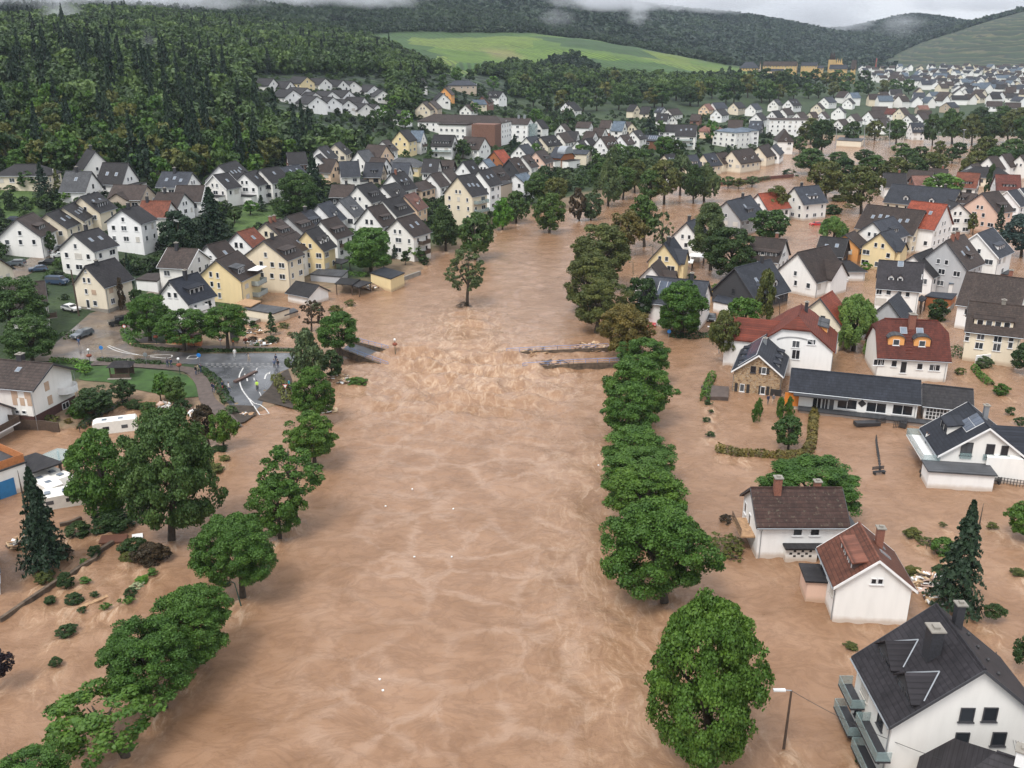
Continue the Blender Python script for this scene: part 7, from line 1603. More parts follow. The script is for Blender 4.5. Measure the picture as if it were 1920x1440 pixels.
# ------------------------------------------------------------------ broken bridge
def sl_box(q, a, b, w0, z0, z1):
 "box from a to b (x,y,z of its top centre line), half width w0, thickness z1"
 a, b = Vector(a), Vector(b); d = (b - a); n = Vector((-d.y, d.x, 0)).normalized() * w0
 vs = [a + n, a - n, b - n, b + n]; vs = [v + Vector((0, 0, z0)) for v in vs] + [v + Vector((0, 0, z1)) for v in vs]
 q.add([tuple(v) for v in vs], [(3, 2, 1, 0), (4, 5, 6, 7), (0, 1, 5, 4), (1, 2, 6, 5), (2, 3, 7, 6), (3, 0, 4, 7)])
CONCD = plain('stained_concrete', (.10, .072, .05), .9, .6, 1.6, bump=.6)
def rail(r, a, b, z=1.0, n=6):
 a, b = Vector(a), Vector(b); q = MB(); q.tube([a + Vector((0, 0, z)), b + Vector((0, 0, z))], .045, 6); q.tube([a + Vector((0, 0, z * .5)), b + Vector((0, 0, z * .5))], .025, 6)
 for i in range(n + 1): p = a.lerp(b, i / n); q.tube([p, p + Vector((0, 0, z))], .035, 6)
 q.build('railing', METB, r)
def span(label, edges, name='broken_bridge'):
 c = at(*edges[0][0], 0); r = empty(name, c, 0, label, 'bridge'); C0 = Vector(c)
 for (p0, p1, h0, h1, wd, nr) in edges:
  a = Vector(at(*p0, h0)) - C0; b = Vector(at(*p1, h1)) - C0
  q = MB(); sl_box(q, a, b, wd, -.9, 0); q.build('deck_slab', CONCD, r); q = MB(); sl_box(q, a + Vector((0, 0, .002)), b + Vector((0, 0, .002)), wd * .6, 0, .35); q.build('parapet', CONCD, r)
  if nr: rail(r, a + Vector((0, 0, .3)), b + Vector((0, 0, .3)), .85, nr)
 return r, C0
r, C0 = span('tilted left end of the broken bridge with blue railings sliding into the river', [((628, 652), (728, 690), 1.6, -.8, .35, 7), ((655, 640), (728, 659), 1.5, -.3, .3, 6)])
a, b, c, d = [Vector(at(u, v, z)) - C0 for u, v, z in ((642, 655, 1.3), (660, 641, 1.3), (714, 662, -.25), (694, 674, -.35))]
q = MB(); q.add([tuple(p) for p in (a, b, c, d)] + [tuple(p - Vector((0, 0, .6))) for p in (a, b, c, d)], [(3, 2, 1, 0), (4, 5, 6, 7), (0, 1, 5, 4), (1, 2, 6, 5), (2, 3, 7, 6), (3, 0, 4, 7)]); q.build('road_deck', ASPH, r)
r, C0 = span('right end of the broken bridge, two parapets with blue railings sinking toward midstream', [((1165, 682), (1075, 685), .75, .6, .22, 4), ((1075, 685), (980, 692), .6, -.5, .22, 4), ((1140, 655), (1045, 659), .35, .25, .2, 4), ((1045, 659), (950, 664), .25, -.1, .2, 4)])
# ------------------------------------------------------------------ walls and fences
def wall(pts, h, th, m, label, name='garden_wall', cat='wall', base=-1.5):
 W = [np.array(at(u, v, 0)) for u, v in pts]; q = MB(); c = W[0]; L = []; n = len(W)
 for s in (1, -1):
  for i in range(n):
   d = W[min(i + 1, n - 1)] - W[max(i - 1, 0)]; d = d / np.linalg.norm(d); L.append((W[i][0] - d[1] * th / 2 * s, W[i][1] + d[0] * th / 2 * s))
 ring = L[:n] + L[n:][::-1]; q.prism([(x - c[0], y - c[1]) for x, y in ring], base, h); o = q.build(name, m); o.location = (c[0], c[1], 0)
 tag(o, label, cat); o['kind'] = 'thing'; return o
wall([(0, 1165), (50, 1130), (110, 1090)], .35, .4, CONCD, 'drowned garden wall running from the left edge, lower stretch')
wall([(128, 1082), (150, 1066), (178, 1050), (186, 1035), (212, 1018)], .35, .45, CONCD, 'drowned garden wall behind the cone shrub, upper stretch')
wall([(112, 985), (135, 980), (152, 972)], .3, .4, CONCD, 'short drowned wall left of the acacia foot')
wall([(1312, 327), (1350, 318), (1400, 311), (1460, 305)], 2.2, .6, METD, 'long dark flood wall in front of the far riverside houses', 'flood_wall')
wall([(1352, 346), (1395, 341), (1440, 336), (1487, 332)], 1.3, .7, plain('sandstone_wall', (.12, .05, .04), .9, .3, 1.0), 'reddish wall between river and flooded road at the bend', 'river_wall')
wall([(1236, 345), (1270, 342), (1300, 336)], 1.6, .5, WHITEP, 'white wall before the willow thicket', 'river_wall')
wall([(745, 531), (765, 523), (788, 515)], 1.0, .5, CONC, 'concrete bank wall right of the yellow garage', 'river_wall')
wall([(18, 806), (50, 804), (88, 806), (112, 810)], 1.5, .2, WOODD, 'dark board fence below the brick based house', 'board_fence', 'fence')
wall([(1828, 684), (1860, 680), (1898, 686)], 1.8, .3, W_('white'), 'white garden wall below the cream terrace')
wall([(1765, 598), (1775, 588), (1787, 575)], 1.0, .3, CONC, 'courtyard wall beside the cream terrace')
wall([(1531, 545), (1550, 539), (1566, 535)], .5, .25, WHITEP, 'white drowned kerb wall in the flooded square, left')
wall([(1572, 533), (1580, 531), (1590, 527)], .5, .25, WHITEP, 'white drowned kerb wall in the flooded square, right')
wall([(1575, 645), (1588, 640), (1598, 640)], 1.6, .3, W_('tan'), 'tan wall under the weeping willow')
wall([(1320, 738), (1342, 738), (1366, 740)], .5, 5.5, PAVE, 'grey raised yard slab left of the stone gable', 'yard_slab', 'yard')
wall([(1625, 170), (1700, 171), (1820, 172)], 1.5, 1, W_('cream'), 'long pale road embankment wall across the far valley', 'embankment_wall')
r = empty('leaning_fence', at(1646, 890), 0, 'black leaning fence line with stranded benches in the open flood', 'fence'); c = Vector(r.location)
pts = [Vector(at(u, v)) - c for u, v in ((1641, 826), (1643, 845), (1646, 862), (1649, 885))]; q = MB()
q.tube([p + Vector((0, 0, .75)) for p in pts], .06, 6); q.tube([p + Vector((0, 0, .35)) for p in pts], .05, 6); q.build('rail', METD, r)
for i in range(14):
 t = i / 13 * 3; k = min(2, int(t)); p = pts[k].lerp(pts[k + 1], t - k); q = MB(); q.tube([p + Vector((0, 0, -1)), p + Vector((.1, 0, .95))], .06, 6); q.build('post', METD, r)
def bench(u, v, rz, label, name='stranded_bench'):
 p = at(u, v); r = empty(name, p, rz, label, 'bench'); q = MB()
 for i in range(3): q.box(-.9, .9, -.3 + i * .2, -.15 + i * .2, .32, .38)
 q.build('seat', METD, r); q = MB()
 for i in range(3): q.box(-.9, .9, .33, .38, .5 + i * .17, .62 + i * .17)
 q.build('backrest', METD, r)
 for x in (-.7, .7): q = MB(); q.box(x - .05, x + .05, -.3, .32, -.6, .317); q.build('leg', METD, r)
bench(1648, 888, .2, 'black bench stranded at the near end of the leaning fence')
bench(1736, 893, .3, 'black bench against the corner of the flat garage'); bench(1862, 905, 2.9, 'black bench right of the flat garage')
def fence(u0, v0, u1, v1, h, label, n=8, m=None):
 a, b = Vector(hit(u0, v0)), Vector(hit(u1, v1)); r = empty('fence', a, 0, label, 'fence'); d = b - a
 for k in (.45, .9): q = MB(); q.tube([Vector((0, 0, h * k)), d + Vector((0, 0, h * k))], .04, 5); q.build('rail', m or METD, r)
 for i in range(n + 1): q = MB(); p = d * (i / n); q.tube([p + Vector((0, 0, -.8)), p + Vector((0, 0, h))], .05, 5); q.build('post', m or METD, r)
fence(1642, 797, 1660, 792, 1.0, 'bent black garden gate piece in the flood, left'); fence(1675, 802, 1700, 800, 1.3, 'wire panel fence piece in the flood, right'); fence(1870, 905, 1918, 912, .9, 'low black railing at the right edge beside the garage')
fence(150, 810, 240, 752, 1.2, 'wire garden fence with posts along the flooded pool', 9)
# ------------------------------------------------------------------ lamps, signs, masts
GLOBE = plain('lamp_globe', (.75, .75, .74), .3, .03); SIGNR = plain('sign_red', (.55, .02, .02), .4, .05); SIGNB = plain('sign_blue', (.03, .2, .55), .4, .05); FLOWER = plain('flower_basket', (.2, .055, .03), .9, .6, 9)
GRN = plain('green_pole', (.02, .06, .045), .5, .1)
def topz(p, v): return max(1.5, atY(960, v, p[1])[2] - p[2])
def globe_lamp(u, v, vt, label, basket=True, g=None):
 p = hit(u, v); h = topz(p, vt); r = empty('street_lamp', p, 0, label, 'street lamp', g)
 q = MB(); q.tube([(0, 0, -1), (0, 0, h - .4)], [.07, .05], 8); q.build('pole', GRN, r); q = MB(); q.ball((0, 0, h - .1), .25, 0, 12, 8); q.build('globe', GLOBE, r)
 if basket: q = MB(); q.ball((0, 0, h * .62), .5, 0, 12, 6, 1, 1, .65); q.build('flower_basket', FLOWER, r)
GL = 'globe lamps with flower baskets'
globe_lamp(170, 686, 655, 'globe lamp with red flower basket at the left lawn corner', g=GL); globe_lamp(294, 646, 622, 'globe lamp with hanging basket under the street trees', g=GL); globe_lamp(338, 704, 672, 'globe lamp with basket on the lawn beside the gazebo path', g=GL)
globe_lamp(462, 653, 627, 'globe lamp beside the silted pavement', g=GL); globe_lamp(741, 660, 636, 'globe lamp standing alone in the river rapids', g=GL)
def sign(u, v, vt, m, label, kind='disc', name='road_sign', w_=.4):
 p = hit(u, v); h = topz(p, vt); r = empty(name, p, 0, label, 'road sign'); q = MB(); q.tube([(0, 0, -.8), (0, 0, h)], .05, 6); q.build('pole', ZINC, r); q = MB()
 n = 3 if kind == 'tri' else 20 if kind == 'disc' else 4; a0 = math.pi / 2 * 3 if kind == 'tri' else math.pi / 4
 for (s, y, k) in ((1, -.07, 0), (.72, -.10, 1)):
  q = MB(); pts = [(w_ * s * math.cos(a0 + 2 * math.pi * i / n), w_ * s * math.sin(a0 + 2 * math.pi * i / n)) for i in range(n)]
  q.add([(x, yy, h - w_ + z) for yy in (y, y + .025) for x, z in pts], [tuple(range(n)), tuple(range(2 * n - 1, n - 1, -1))] + [(i, n + i, n + (i + 1) % n, (i + 1) % n) for i in range(n)])
  q.build('sign_plate' if k == 0 else 'sign_face', m if k == 0 else (WHITEP if m is SIGNR else m), r)
sign(236, 632, 608, SIGNR, 'red rimmed round sign by the black van'); sign(415, 654, 632, SIGNR, 'red rimmed round sign on the upper pavement'); sign(537, 748, 718, SIGNR, 'red and white yield sign at the torn bank', 'tri', w_=.5)
sign(275, 684, 660, ZINC, 'grey backed direction sign on the road edge', 'sq', w_=.5); sign(1254, 632, 618, SIGNB, 'round blue sign poking out of the flooded avenue'); sign(191, 662, 648, SIGNB, 'small blue sign at the junction'); sign(374, 678, 662, SIGNB, 'blue keep-right sign on the traffic island')
def mast(u, v, vt, label, du=0, r0=.16, head=None, m=None, name='utility_pole', cat='pole'):
 p = hit(u, v); t = atY(u + du, vt, p[1]); r = empty(name, p, 0, label, cat); d = Vector((t[0] - p[0], 0, t[2] - p[2]))
 q = MB(); q.tube([-d * .12, d], [r0, r0 * .7], 8); q.build('pole', m or WOODD, r)
 if head == 'flood': q = MB(); q.box(d.x - 1.0, d.x + 1.0, -.25, .25, d.z, d.z + .5); q.build('floodlight', ZINC, r)
 if head == 'arm':
  q = MB(); q.tube([d, d + Vector((-.5, 0, .05))], .05, 6); q.build('arm', ZINC, r); q = MB(); q.box(d.x - 1.5, d.x - .5, -.14, .14, d.z - .02, d.z + .13); q.build('lamp_head', GLOBE, r)
 if head == 'curve': q = MB(); q.tube([d, d + Vector((-.5, 0, .35)), d + Vector((-1.3, 0, .4))], .06, 6); q.build('arm', ZINC, r); q = MB(); q.box(d.x - 2.2, d.x - 1.3, -.14, .14, d.z + .32, d.z + .46); q.build('lamp_head', GLOBE, r)
 if head == 'bow': q = MB(); q.tube([d, d + Vector((-.25, 0, .2)), d + Vector((-.8, 0, .1))], .05, 6); q.build('arm', m or ZINC, r); q = MB(); q.box(d.x - 1.15, d.x - .7, -.12, .12, d.z - .05, d.z + .1); q.build('lamp_head', m or ZINC, r)
 return r, Vector(r.location) + d
lampr, LT = mast(1470, 1399, 1295, 'leaning dark timber pole with white lamp head in the flooded street', 14, .13, 'arm', name='street_lamp', cat='street lamp')
mast(148, 592, 506, 'tall dark utility pole beside the cream gabled house', -15, .2); mast(256, 572, 520, 'thin grey pole in front of the dark van', -3, .09, None, ZINC); mast(99, 488, 470, 'short white pole on the parking lane', 0, .1, None, WHITEP)
mast(452, 1136, 1094, 'green street lamp leaning beside the rounded plane tree', -12, .08, 'bow', GRN, 'street_lamp', 'street lamp')
mast(1224, 478, 460, 'small green lamp in the avenue, upper', 0, .08, 'bow', GRN, 'street_lamp', 'street lamp'); mast(1187, 513, 492, 'small green lamp in the avenue, lower', 0, .08, 'bow', GRN, 'street_lamp', 'street lamp')
mast(1462, 590, 560, 'curved street lamp behind the red hipped roof', 0, .08, 'curve', METD, 'street_lamp', 'street lamp'); mast(1754, 464, 452, 'curved street lamp at the flooded square', 0, .08, 'curve', ZINC, 'street_lamp', 'street lamp'); mast(1348, 660, 616, 'street lamp between the two pale trees', 0, .08, 'curve', ZINC, 'street_lamp', 'street lamp')
FL = 'floodlight masts of the sports ground'
for u, v, vt, lb in ((1567, 277, 236, 'first floodlight mast from the left'), (1620, 275, 228, 'second floodlight mast from the left'), (1667, 276, 226, 'third floodlight mast from the left'), (1758, 271, 249, 'fourth floodlight mast, shorter'), (1806, 277, 244, 'rightmost floodlight mast')):
 r, _ = mast(u, v, vt, lb + ' at the sports ground', 2, .22, 'flood', ZINC, 'floodlight_mast', 'floodlight'); r['group'] = FL
def wire(a, b, sag, label, n=14, rr=.022):
 a, b = Vector(a), Vector(b); q = MB(); q.tube([a.lerp(b, i / n) - Vector((0, 0, sag * 4 * (i / n) * (1 - i / n))) for i in range(n + 1)], rr, 4); tag(q.build('power_line', METD), label, 'cable')
hp = BIG.root.matrix_world
bigp = Vector(BIG.c); wp = Vector(at(1878, 1250, 9.5))
wire(LT, Vector(at(1790, 1432, 4.5)), .5, 'thin cable sagging from the flooded street lamp to the black roofed house')
r, PT = mast(1868, 1300, 1222, 'roof mast carrying cables behind the black ridge', 0, .06, None, METD, 'roof_mast')
for k in range(3): wire(PT + Vector((0, 0, -.25 * k)), Vector(at(1910 + 7 * k, 1436, 5)), .2, ('upper', 'middle', 'lowest')[k] + ' thin cable from the roof mast down past the white gable', rr=.016)
# ------------------------------------------------------------------ gazebo, sports hut, sheds
p = hit(230, 706); r = empty('gazebo', p, .06, 'dark timber garden gazebo on the lawn', 'gazebo')
for x in (-1.6, 1.6):
 for y in (-1.2, 1.2): q = MB(); q.box(x - .09, x + .09, y - .09, y + .09, -.2, 2.2); q.build('post', WOODD, r)
q = MB(); q.add([(-2.1, -1.7, 2.2), (2.1, -1.7, 2.2), (2.1, 1.7, 2.2), (-2.1, 1.7, 2.2), (-1, 0, 3.0), (1, 0, 3.0)], [(0, 1, 5, 4), (1, 2, 5), (2, 3, 4, 5), (3, 0, 4), (3, 2, 1, 0)]); q.build('roof', R_('dark'), r)
q = MB(); q.box(-1.55, 1.55, -1.22, -1.16, .2, .9); q.box(-1.55, 1.55, 1.14, 1.2, .2, 1.4); q.build('side_boards', WOODD, r); q = MB(); q.box(-2, 2, -1.9, -1.3, -.1, .2); q.build('step', CONC, r)
flatbox('sports_hut', [(1569, 263), (1575, 257.5), (1620, 260), (1615, 265.5)], 3.6, 'pale yellow changing-room hut at the flooded sports ground', 'cream', 'grey')
flatbox('dark_shed', [(430, 620), (432, 614), (445, 616), (444, 622)], 2.6, 'narrow black hut under the right street tree', 'dark', 'dark')
flatbox('log_shed', [(309, 625), (313, 618), (342, 620), (338, 628)], 2.0, 'brown timber shed beneath the middle street tree', 'redwood', 'grey'); flatbox('log_shed', [(350, 632), (353, 624), (378, 626), (376, 634)], 1.8, 'red-brown shed right of the middle street tree', 'redwood', 'redbrown')
r = empty('tent', at(1326, 548, 0), .4, 'little yellow play tent on a garden shed roof', 'tent'); q = MB(); q.add([(-1.2, -.9, 0), (1.2, -.9, 0), (1.2, .9, 0), (-1.2, .9, 0), (0, 0, 1.4)], [(0, 1, 4), (1, 2, 4), (2, 3, 4), (3, 0, 4), (3, 2, 1, 0)]); q.build('tent_cloth', plain('yellow_cloth', (.75, .5, .02), .7, .1), r)
# ------------------------------------------------------------------ vehicles
TYRE = plain('tyre', (.012, .012, .012), .8, .1)
def carpaint(k, c):
 if 'car_' + k in MATS: return MATS['car_' + k]
 m, t, b, N, L = nodes('car_' + k); b.inputs["Base Color"].default_value = (*c, 1); b.inputs["Roughness"].default_value = .3; b.inputs["Coat Weight"].default_value = .6; b.inputs["Metallic"].default_value = .2
 MATS['car_' + k] = m; return m
CARP = dict(grey=(.11, .13, .15), black=(.012, .012, .014), white=(.72, .72, .7), silver=(.38, .4, .41), blue=(.05, .08, .14), navy=(.03, .04, .07), red=(.5, .015, .02), teal=(.05, .2, .22))
PROF = dict(car=[(-2.1, .35), (-2.1, .75), (-1.95, .88), (-1.0, .98), (-.35, 1.42), (1.15, 1.46), (1.75, 1.08), (2.1, .95), (2.15, .4)],
   estate=[(-2.3, .35), (-2.3, .72), (-2.15, .86), (-1.05, .98), (-.4, 1.44), (1.9, 1.46), (2.25, .95), (2.3, .4)],
   van=[(-2.5, .35), (-2.5, .95), (-2.3, 1.12), (-1.75, 1.25), (-1.15, 1.92), (2.3, 1.95), (2.45, 1.2), (2.45, .4)],
   jeep=[(-2.1, .45), (-2.1, 1.05), (-1.95, 1.15), (-.9, 1.18), (-.65, 1.88), (1.95, 1.9), (2.05, 1.2), (2.05, .45)])
def vehicle(u, v, rz, kind, col, label, name='parked_car', dz=0.0, cat='car', s=1.0, tilt=0):
 p = hit(u, v); r = empty(name, (p[0], p[1], p[2] + .06 + dz), rz, label, cat); r.scale = (s, s, s); r.rotation_euler = (tilt, 0, rz)
 pr = PROF[kind]; W = .9 if kind != 'van' else .98; belt = .95 if kind in ('car', 'estate') else 1.15; q = MB(); n = len(pr)
 vs = []
 for sy in (-1, 1):
  for x, z in pr: vs.append((x, sy * (W if z <= belt + .1 else W * .84), z))
 q.add(vs, [tuple(range(n)), tuple(range(2 * n - 1, n - 1, -1))] + [(i, n + i, n + (i + 1) % n, (i + 1) % n) for i in range(n)]); q.build('body', carpaint(col, CARP[col]), r)
 top = [p_ for p_ in pr if p_[1] > belt + .1]; x0, x1 = top[0][0], top[-1][0]; zt = max(p_[1] for p_ in top) - .1
 up = [i for i in range(n) if pr[i][1] > belt + .1]; i0, i1 = up[0], up[-1]
 def lerp(a, b, t): return (a[0] + (b[0] - a[0]) * t, a[1] + (b[1] - a[1]) * t)
 for (a, b, nm) in ((pr[i0 - 1], pr[i0], 'windscreen'), (pr[i1 + 1], pr[i1], 'rear_window')):
  lo, hi = lerp(a, b, .12), lerp(a, b, .9); sx = -.012 if nm == 'windscreen' else .012
  q = MB(); q.add([(lo[0] + sx, -W * .86, lo[1] + .012), (lo[0] + sx, W * .86, lo[1] + .012), (hi[0] + sx, W * .76, hi[1] + .012), (hi[0] + sx, -W * .76, hi[1] + .012)], [(0, 3, 2, 1) if nm == 'windscreen' else (0, 1, 2, 3)]); q.build(nm, GLASS, r)
 for sy in (-1, 1):
  q = MB(); f = lambda z: W + .012 - (z - belt - .1) / max(.1, zt - belt) * W * .13
  q.add([(x0 - .25, sy * f(belt + .08), belt + .08), (x1 + .12, sy * f(belt + .08), belt + .08), (x1 - .12, sy * f(zt), zt), (x0 + .08, sy * f(zt), zt)], [(0, 1, 2, 3)] if sy < 0 else [(3, 2, 1, 0)]); q.build('side_window', GLASS, r)
  for x in (-1.35, 1.35):
   q = MB(); q.tube([(x, sy * (W - .16), .33), (x, sy * (W + .02), .33)], .33, 14); q.build('wheel', TYRE, r)
  q = MB(); q.box(pr[1][0] - .02, pr[1][0] + .05, sy * .72 - .16, sy * .72 + .16, .6, .74); q.build('headlight', WHITEP, r)
  q = MB(); q.box(pr[-1][0] - .08, pr[-1][0] + .02, sy * .76 - .1, sy * .76 + .1, .7, .85); q.build('tail_light', SIGNR, r)
 return r
vehicle(155, 632, 1.15, 'estate', 'grey', 'dark grey estate car parked on the silted road'); vehicle(224, 610, .5, 'jeep', 'black', 'black off-road car with spare wheel at the street mouth', 'off_road_car')
vehicle(108, 533, 3.0, 'van', 'blue', 'blue-grey minibus on the grass behind the cream gable', 'parked_van', cat='van'); vehicle(281, 541, 3.1, 'van', 'navy', 'dark van in the yard behind the cream gable', 'parked_van', cat='van'); vehicle(134, 583, 2.7, 'car', 'white', 'white car in the driveway by the utility pole')
PK = 'cars parked along the left lane'
for u, v, rz, kd, c, lb in ((30, 498, .1, 'estate', 'grey', 'grey estate car nearest the lower end of the left lane'), (78, 477, .05, 'estate', 'silver', 'silver estate on the left lane forecourt'), (112, 470, .3, 'car', 'silver', 'silver car beside the clipped street tree'), (90, 496, .4, 'car', 'black', 'black car in the middle of the left lane'), (112, 483, .5, 'car', 'white', 'white and green car on the left lane'), (72, 509, .5, 'car', 'blue', 'blue car before the round bushes'), (112, 450, .3, 'car', 'black', 'black car under the cream terrace'), (193, 420, -.1, 'car', 'blue', 'blue car behind the tall balcony house'), (22, 416, .3, 'car', 'navy', 'car at the top of the left lane')):
 vehicle(u, v, rz, kd, c, lb)['group'] = PK
vehicle(532, 421 + 2, .2, 'car', 'teal', 'teal car between the town gables'); vehicle(657, 432, .2, 'car', 'silver', 'silver car below the teal one'); vehicle(655, 424, .2, 'estate', 'teal', 'teal estate car in the town street'); vehicle(825, 374, .9, 'car', 'blue', 'blue car in the street beside the four-storey gable'); vehicle(641, 303, .4, 'car', 'white', 'white car below the narrow pair of houses')
vehicle(1530, 421, .1, 'car', 'red', 'bright red car adrift in the flood', 'drifting_car', -.55); vehicle(1769, 441, .15, 'car', 'white', 'white car stranded before the big red roof', 'drifting_car', -.3); vehicle(1804, 430, .2, 'car', 'blue', 'blue-grey car before the big pink gable'); vehicle(1790, 436, .3, 'car', 'black', 'black car beside the blue-grey one'); vehicle(1335, 598, 1.3, 'car', 'black', 'black car drowned by the carport of the solar house', 'drifting_car', -.5); vehicle(1222, 607, 1.4, 'car', 'red', 'dark red car under the chestnut leaves', 'drifting_car', -.4)
vehicle(770, 208 - 2, .7, 'car', 'red', 'red car on the hamlet road'); 
for i, (u, lb) in enumerate(((1417, 'white car left of the monastery'), (1428, 'white car right below the monastery gable'))): vehicle(u, 142, .1, 'car', 'white', lb, s=1.2)
CARAV = plain('caravan_shell', (.74, .72, .66), .4, .06, 2)
def camper(u, v, rz, L, label, dz=-.9, alcove=False, name='caravan', roll=0):
 p = hit(u, v); r = empty(name, (p[0], p[1], dz), rz, label, 'caravan'); r.rotation_euler = (roll, 0, rz); l = L / 2; w_ = 1.12
 pr = [(-l, .5), (-l + .1, 1.6), (-l + .5, 2.6), (l - .3, 2.65), (l, 2.3), (l, .5)] if not alcove else [(-l, .5), (-l, 1.1), (-l + .9, 1.35), (-l + 1.3, 1.85), (-l + .35, 2.0), (-l + .3, 2.6), (-l + .8, 2.85), (l - .2, 2.85), (l, 2.6), (l, .5)]
 n = len(pr); q = MB(); q.add([(x, s * w_, z) for s in (-1, 1) for x, z in pr], [tuple(range(n)), tuple(range(2 * n - 1, n - 1, -1))] + [(i, n + i, n + (i + 1) % n, (i + 1) % n) for i in range(n)]); q.build('body', CARAV, r)
 for s in (-1, 1):
  for x in (-l * .35, l * .45): q = MB(); q.box(x - .45, x + .45, s * (w_ + .012) - .01, s * (w_ + .012) + .01, 1.55, 2.1); q.build('side_window', GLASS, r)
  q = MB(); q.tube([(.2, s * (w_ - .2), .4), (.2, s * (w_ + .02), .4)], .36, 12); q.build('wheel', TYRE, r)
 for x in (-l * .4, l * .3): q = MB(); q.box(x - .35, x + .35, -.35, .35, 2.64, 2.78 + (.14 if alcove else 0)); q.build('roof_hatch', SKYG, r)
 if alcove: q = MB(); q.add([(-l + .88, -.95, 1.38), (-l + .88, .95, 1.38), (-l + 1.24, .95, 1.82), (-l + 1.24, -.95, 1.82)], [(0, 3, 2, 1)]); q.build('windscreen', GLASS, r)
 else: q = MB(); q.box(-l - .02, -l + .1, -.8, .8, 1.3, 1.58); q.build('front_window', GLASS, r)
 return r
camper(216, 806, .35, 6.6, 'white motorhome half sunk in the flooded pool', -1.0, True, 'motorhome'); camper(86, 925, 2.5, 6.2, 'white motorhome parked left among the caravans', -.8, True, 'motorhome'); camper(108, 910, 2.6, 5.2, 'cream caravan behind the others under the tree', -.8); camper(112, 945, .45, 5.8, 'white caravan floating tilted beside the big spruce', -.7, roll=.12)
# ------------------------------------------------------------------ people
SKIN = plain('skin', (.5, .3, .22), .6, .08); HAIR = plain('hair', (.05, .03, .02), .7, .3, 20)
CL = {k: plain('cloth_' + k, c, .85, .15, 8) for k, c in dict(navy=(.02, .03, .07), blue=(.06, .11, .22), white=(.65, .64, .62), grey=(.14, .14, .15), black=(.015, .015, .018), red=(.3, .02, .03), orange=(.75, .22, .06), lime=(.5, .75, .08), beige=(.4, .32, .24), jeans=(.05, .08, .15), teal=(.02, .25, .3)).items()}
def skinned(J, E, rad_, name='person_body', root=0, sub=1):
 me = bpy.data.meshes.new(name); me.from_pydata(J, E, []); o = bpy.data.objects.new(name, me); C.objects.link(o)
 md = o.modifiers.new('skin', 'SKIN'); md.use_smooth_shade = True
 for i, r_ in enumerate(rad_): me.skin_vertices[0].data[i].radius = (r_, r_); me.skin_vertices[0].data[i].use_root = (i == root)
 s = o.modifiers.new('sub', 'SUBSURF'); s.levels = sub; s.render_levels = sub
 dg = bpy.context.evaluated_depsgraph_get(); m2 = bpy.data.meshes.new_from_object(o.evaluated_get(dg)); bpy.data.objects.remove(o); return m2
def pose_mesh(kind):
 st = dict(stand=(.05, -.05, .04), walk=(.28, -.22, .2), film=(.06, -.05, 0), ride=(.3, .05, 0))[kind]
 J = [(0, 0, .95), (0, 0, 1.12), (0, 0, 1.38), (0, 0, 1.5), (0, -.02, 1.62), (0, -.02, 1.74)]; R_r = [.14, .13, .15, .055, .085, .07]; E = [(0, 1), (1, 2), (2, 3), (3, 4), (4, 5)]
 def add(a, p, r_): J.append(p); R_r.append(r_); E.append((a, len(J) - 1)); return len(J) - 1
 for s, dy in ((-1, st[0]), (1, st[1])):
  h_ = add(0, (s * .1, 0, .9), .095); k = add(h_, (s * .11, -dy * .6 - .02, .5), .062); a_ = add(k, (s * .11, -dy * .7 + .03, .09), .042); add(a_, (s * .12, -dy * .7 - .12, .04), .035)
  sh = add(2, (s * .19, 0, 1.4), .062)
  if kind == 'film': el = add(sh, (s * .25, -.12, 1.2), .045); wr = add(el, (s * .1, -.32, 1.42), .034)
  elif kind == 'ride': el = add(sh, (s * .24, -.16, 1.2), .045); wr = add(el, (s * .22, -.42, 1.08), .034)
  else: el = add(sh, (s * .25, s * dy * .2 + .03, 1.13), .045); wr = add(el, (s * .25, s * dy * .4 - .08, .9), .034)
  d = Vector(J[wr]) - Vector(J[el]); d.normalize(); hd = add(wr, tuple(Vector(J[wr]) + d * .07), .03)
  for f in range(4): add(hd, tuple(Vector(J[hd]) + d * (.075 + .008 * (f % 2)) + Vector((0, (f - 1.5) * .018, 0))), .008)
  add(hd, tuple(Vector(J[hd]) + Vector((-s * .035, -.03, .0))), .009)
 return skinned(J, E, R_r)
_pm = {k: pose_mesh(k) for k in ('stand', 'walk', 'film', 'ride')}
hb = MB(); hb.ball((0, .012, 1.705), .115, 0, 10, 8, .95, 1.05, .95); HAIRM = hb.mesh('hair', HAIR, True)
fb = MB(); fb.ball((0, -.115, 1.65), .022, 0, 6, 4, .8, 1, 1.2); NOSEM = fb.mesh('nose', SKIN, True)
_pc = {}
def person(u, v, rz, pose, top, leg, label, z=None, cap=False):
 p = hit(u, v); z = p[2] + .14 if z is None else z
 if z is not None and z > .9: p = at(u, v, z)
 k = (pose, top, leg)
 if k not in _pc:
  m = _pm[pose].copy(); m.materials.clear()
  for x in (SKIN, CL[top], CL[leg], METD): m.materials.append(x)
  for f in m.polygons:
   c = f.center; far_arm = (abs(c.x) > .16 and c.z < .93 and c.z > .72) or (pose in ('film', 'ride') and c.y < -.3)
   f.material_index = 0 if c.z > 1.5 or far_arm else 1 if c.z > .93 else 2 if c.z > .1 else 3
  _pc[k] = m
 r = empty('person', (p[0], p[1], z), rz, label, 'person'); link(bpy.data.objects.new('body', _pc[k]), r)
 link(bpy.data.objects.new('hair', HAIRM), r); link(bpy.data.objects.new('nose', NOSEM), r); return r
person(149, 650, .4, 'walk', 'blue', 'jeans', 'person in blue walking in front of the dark grey car')
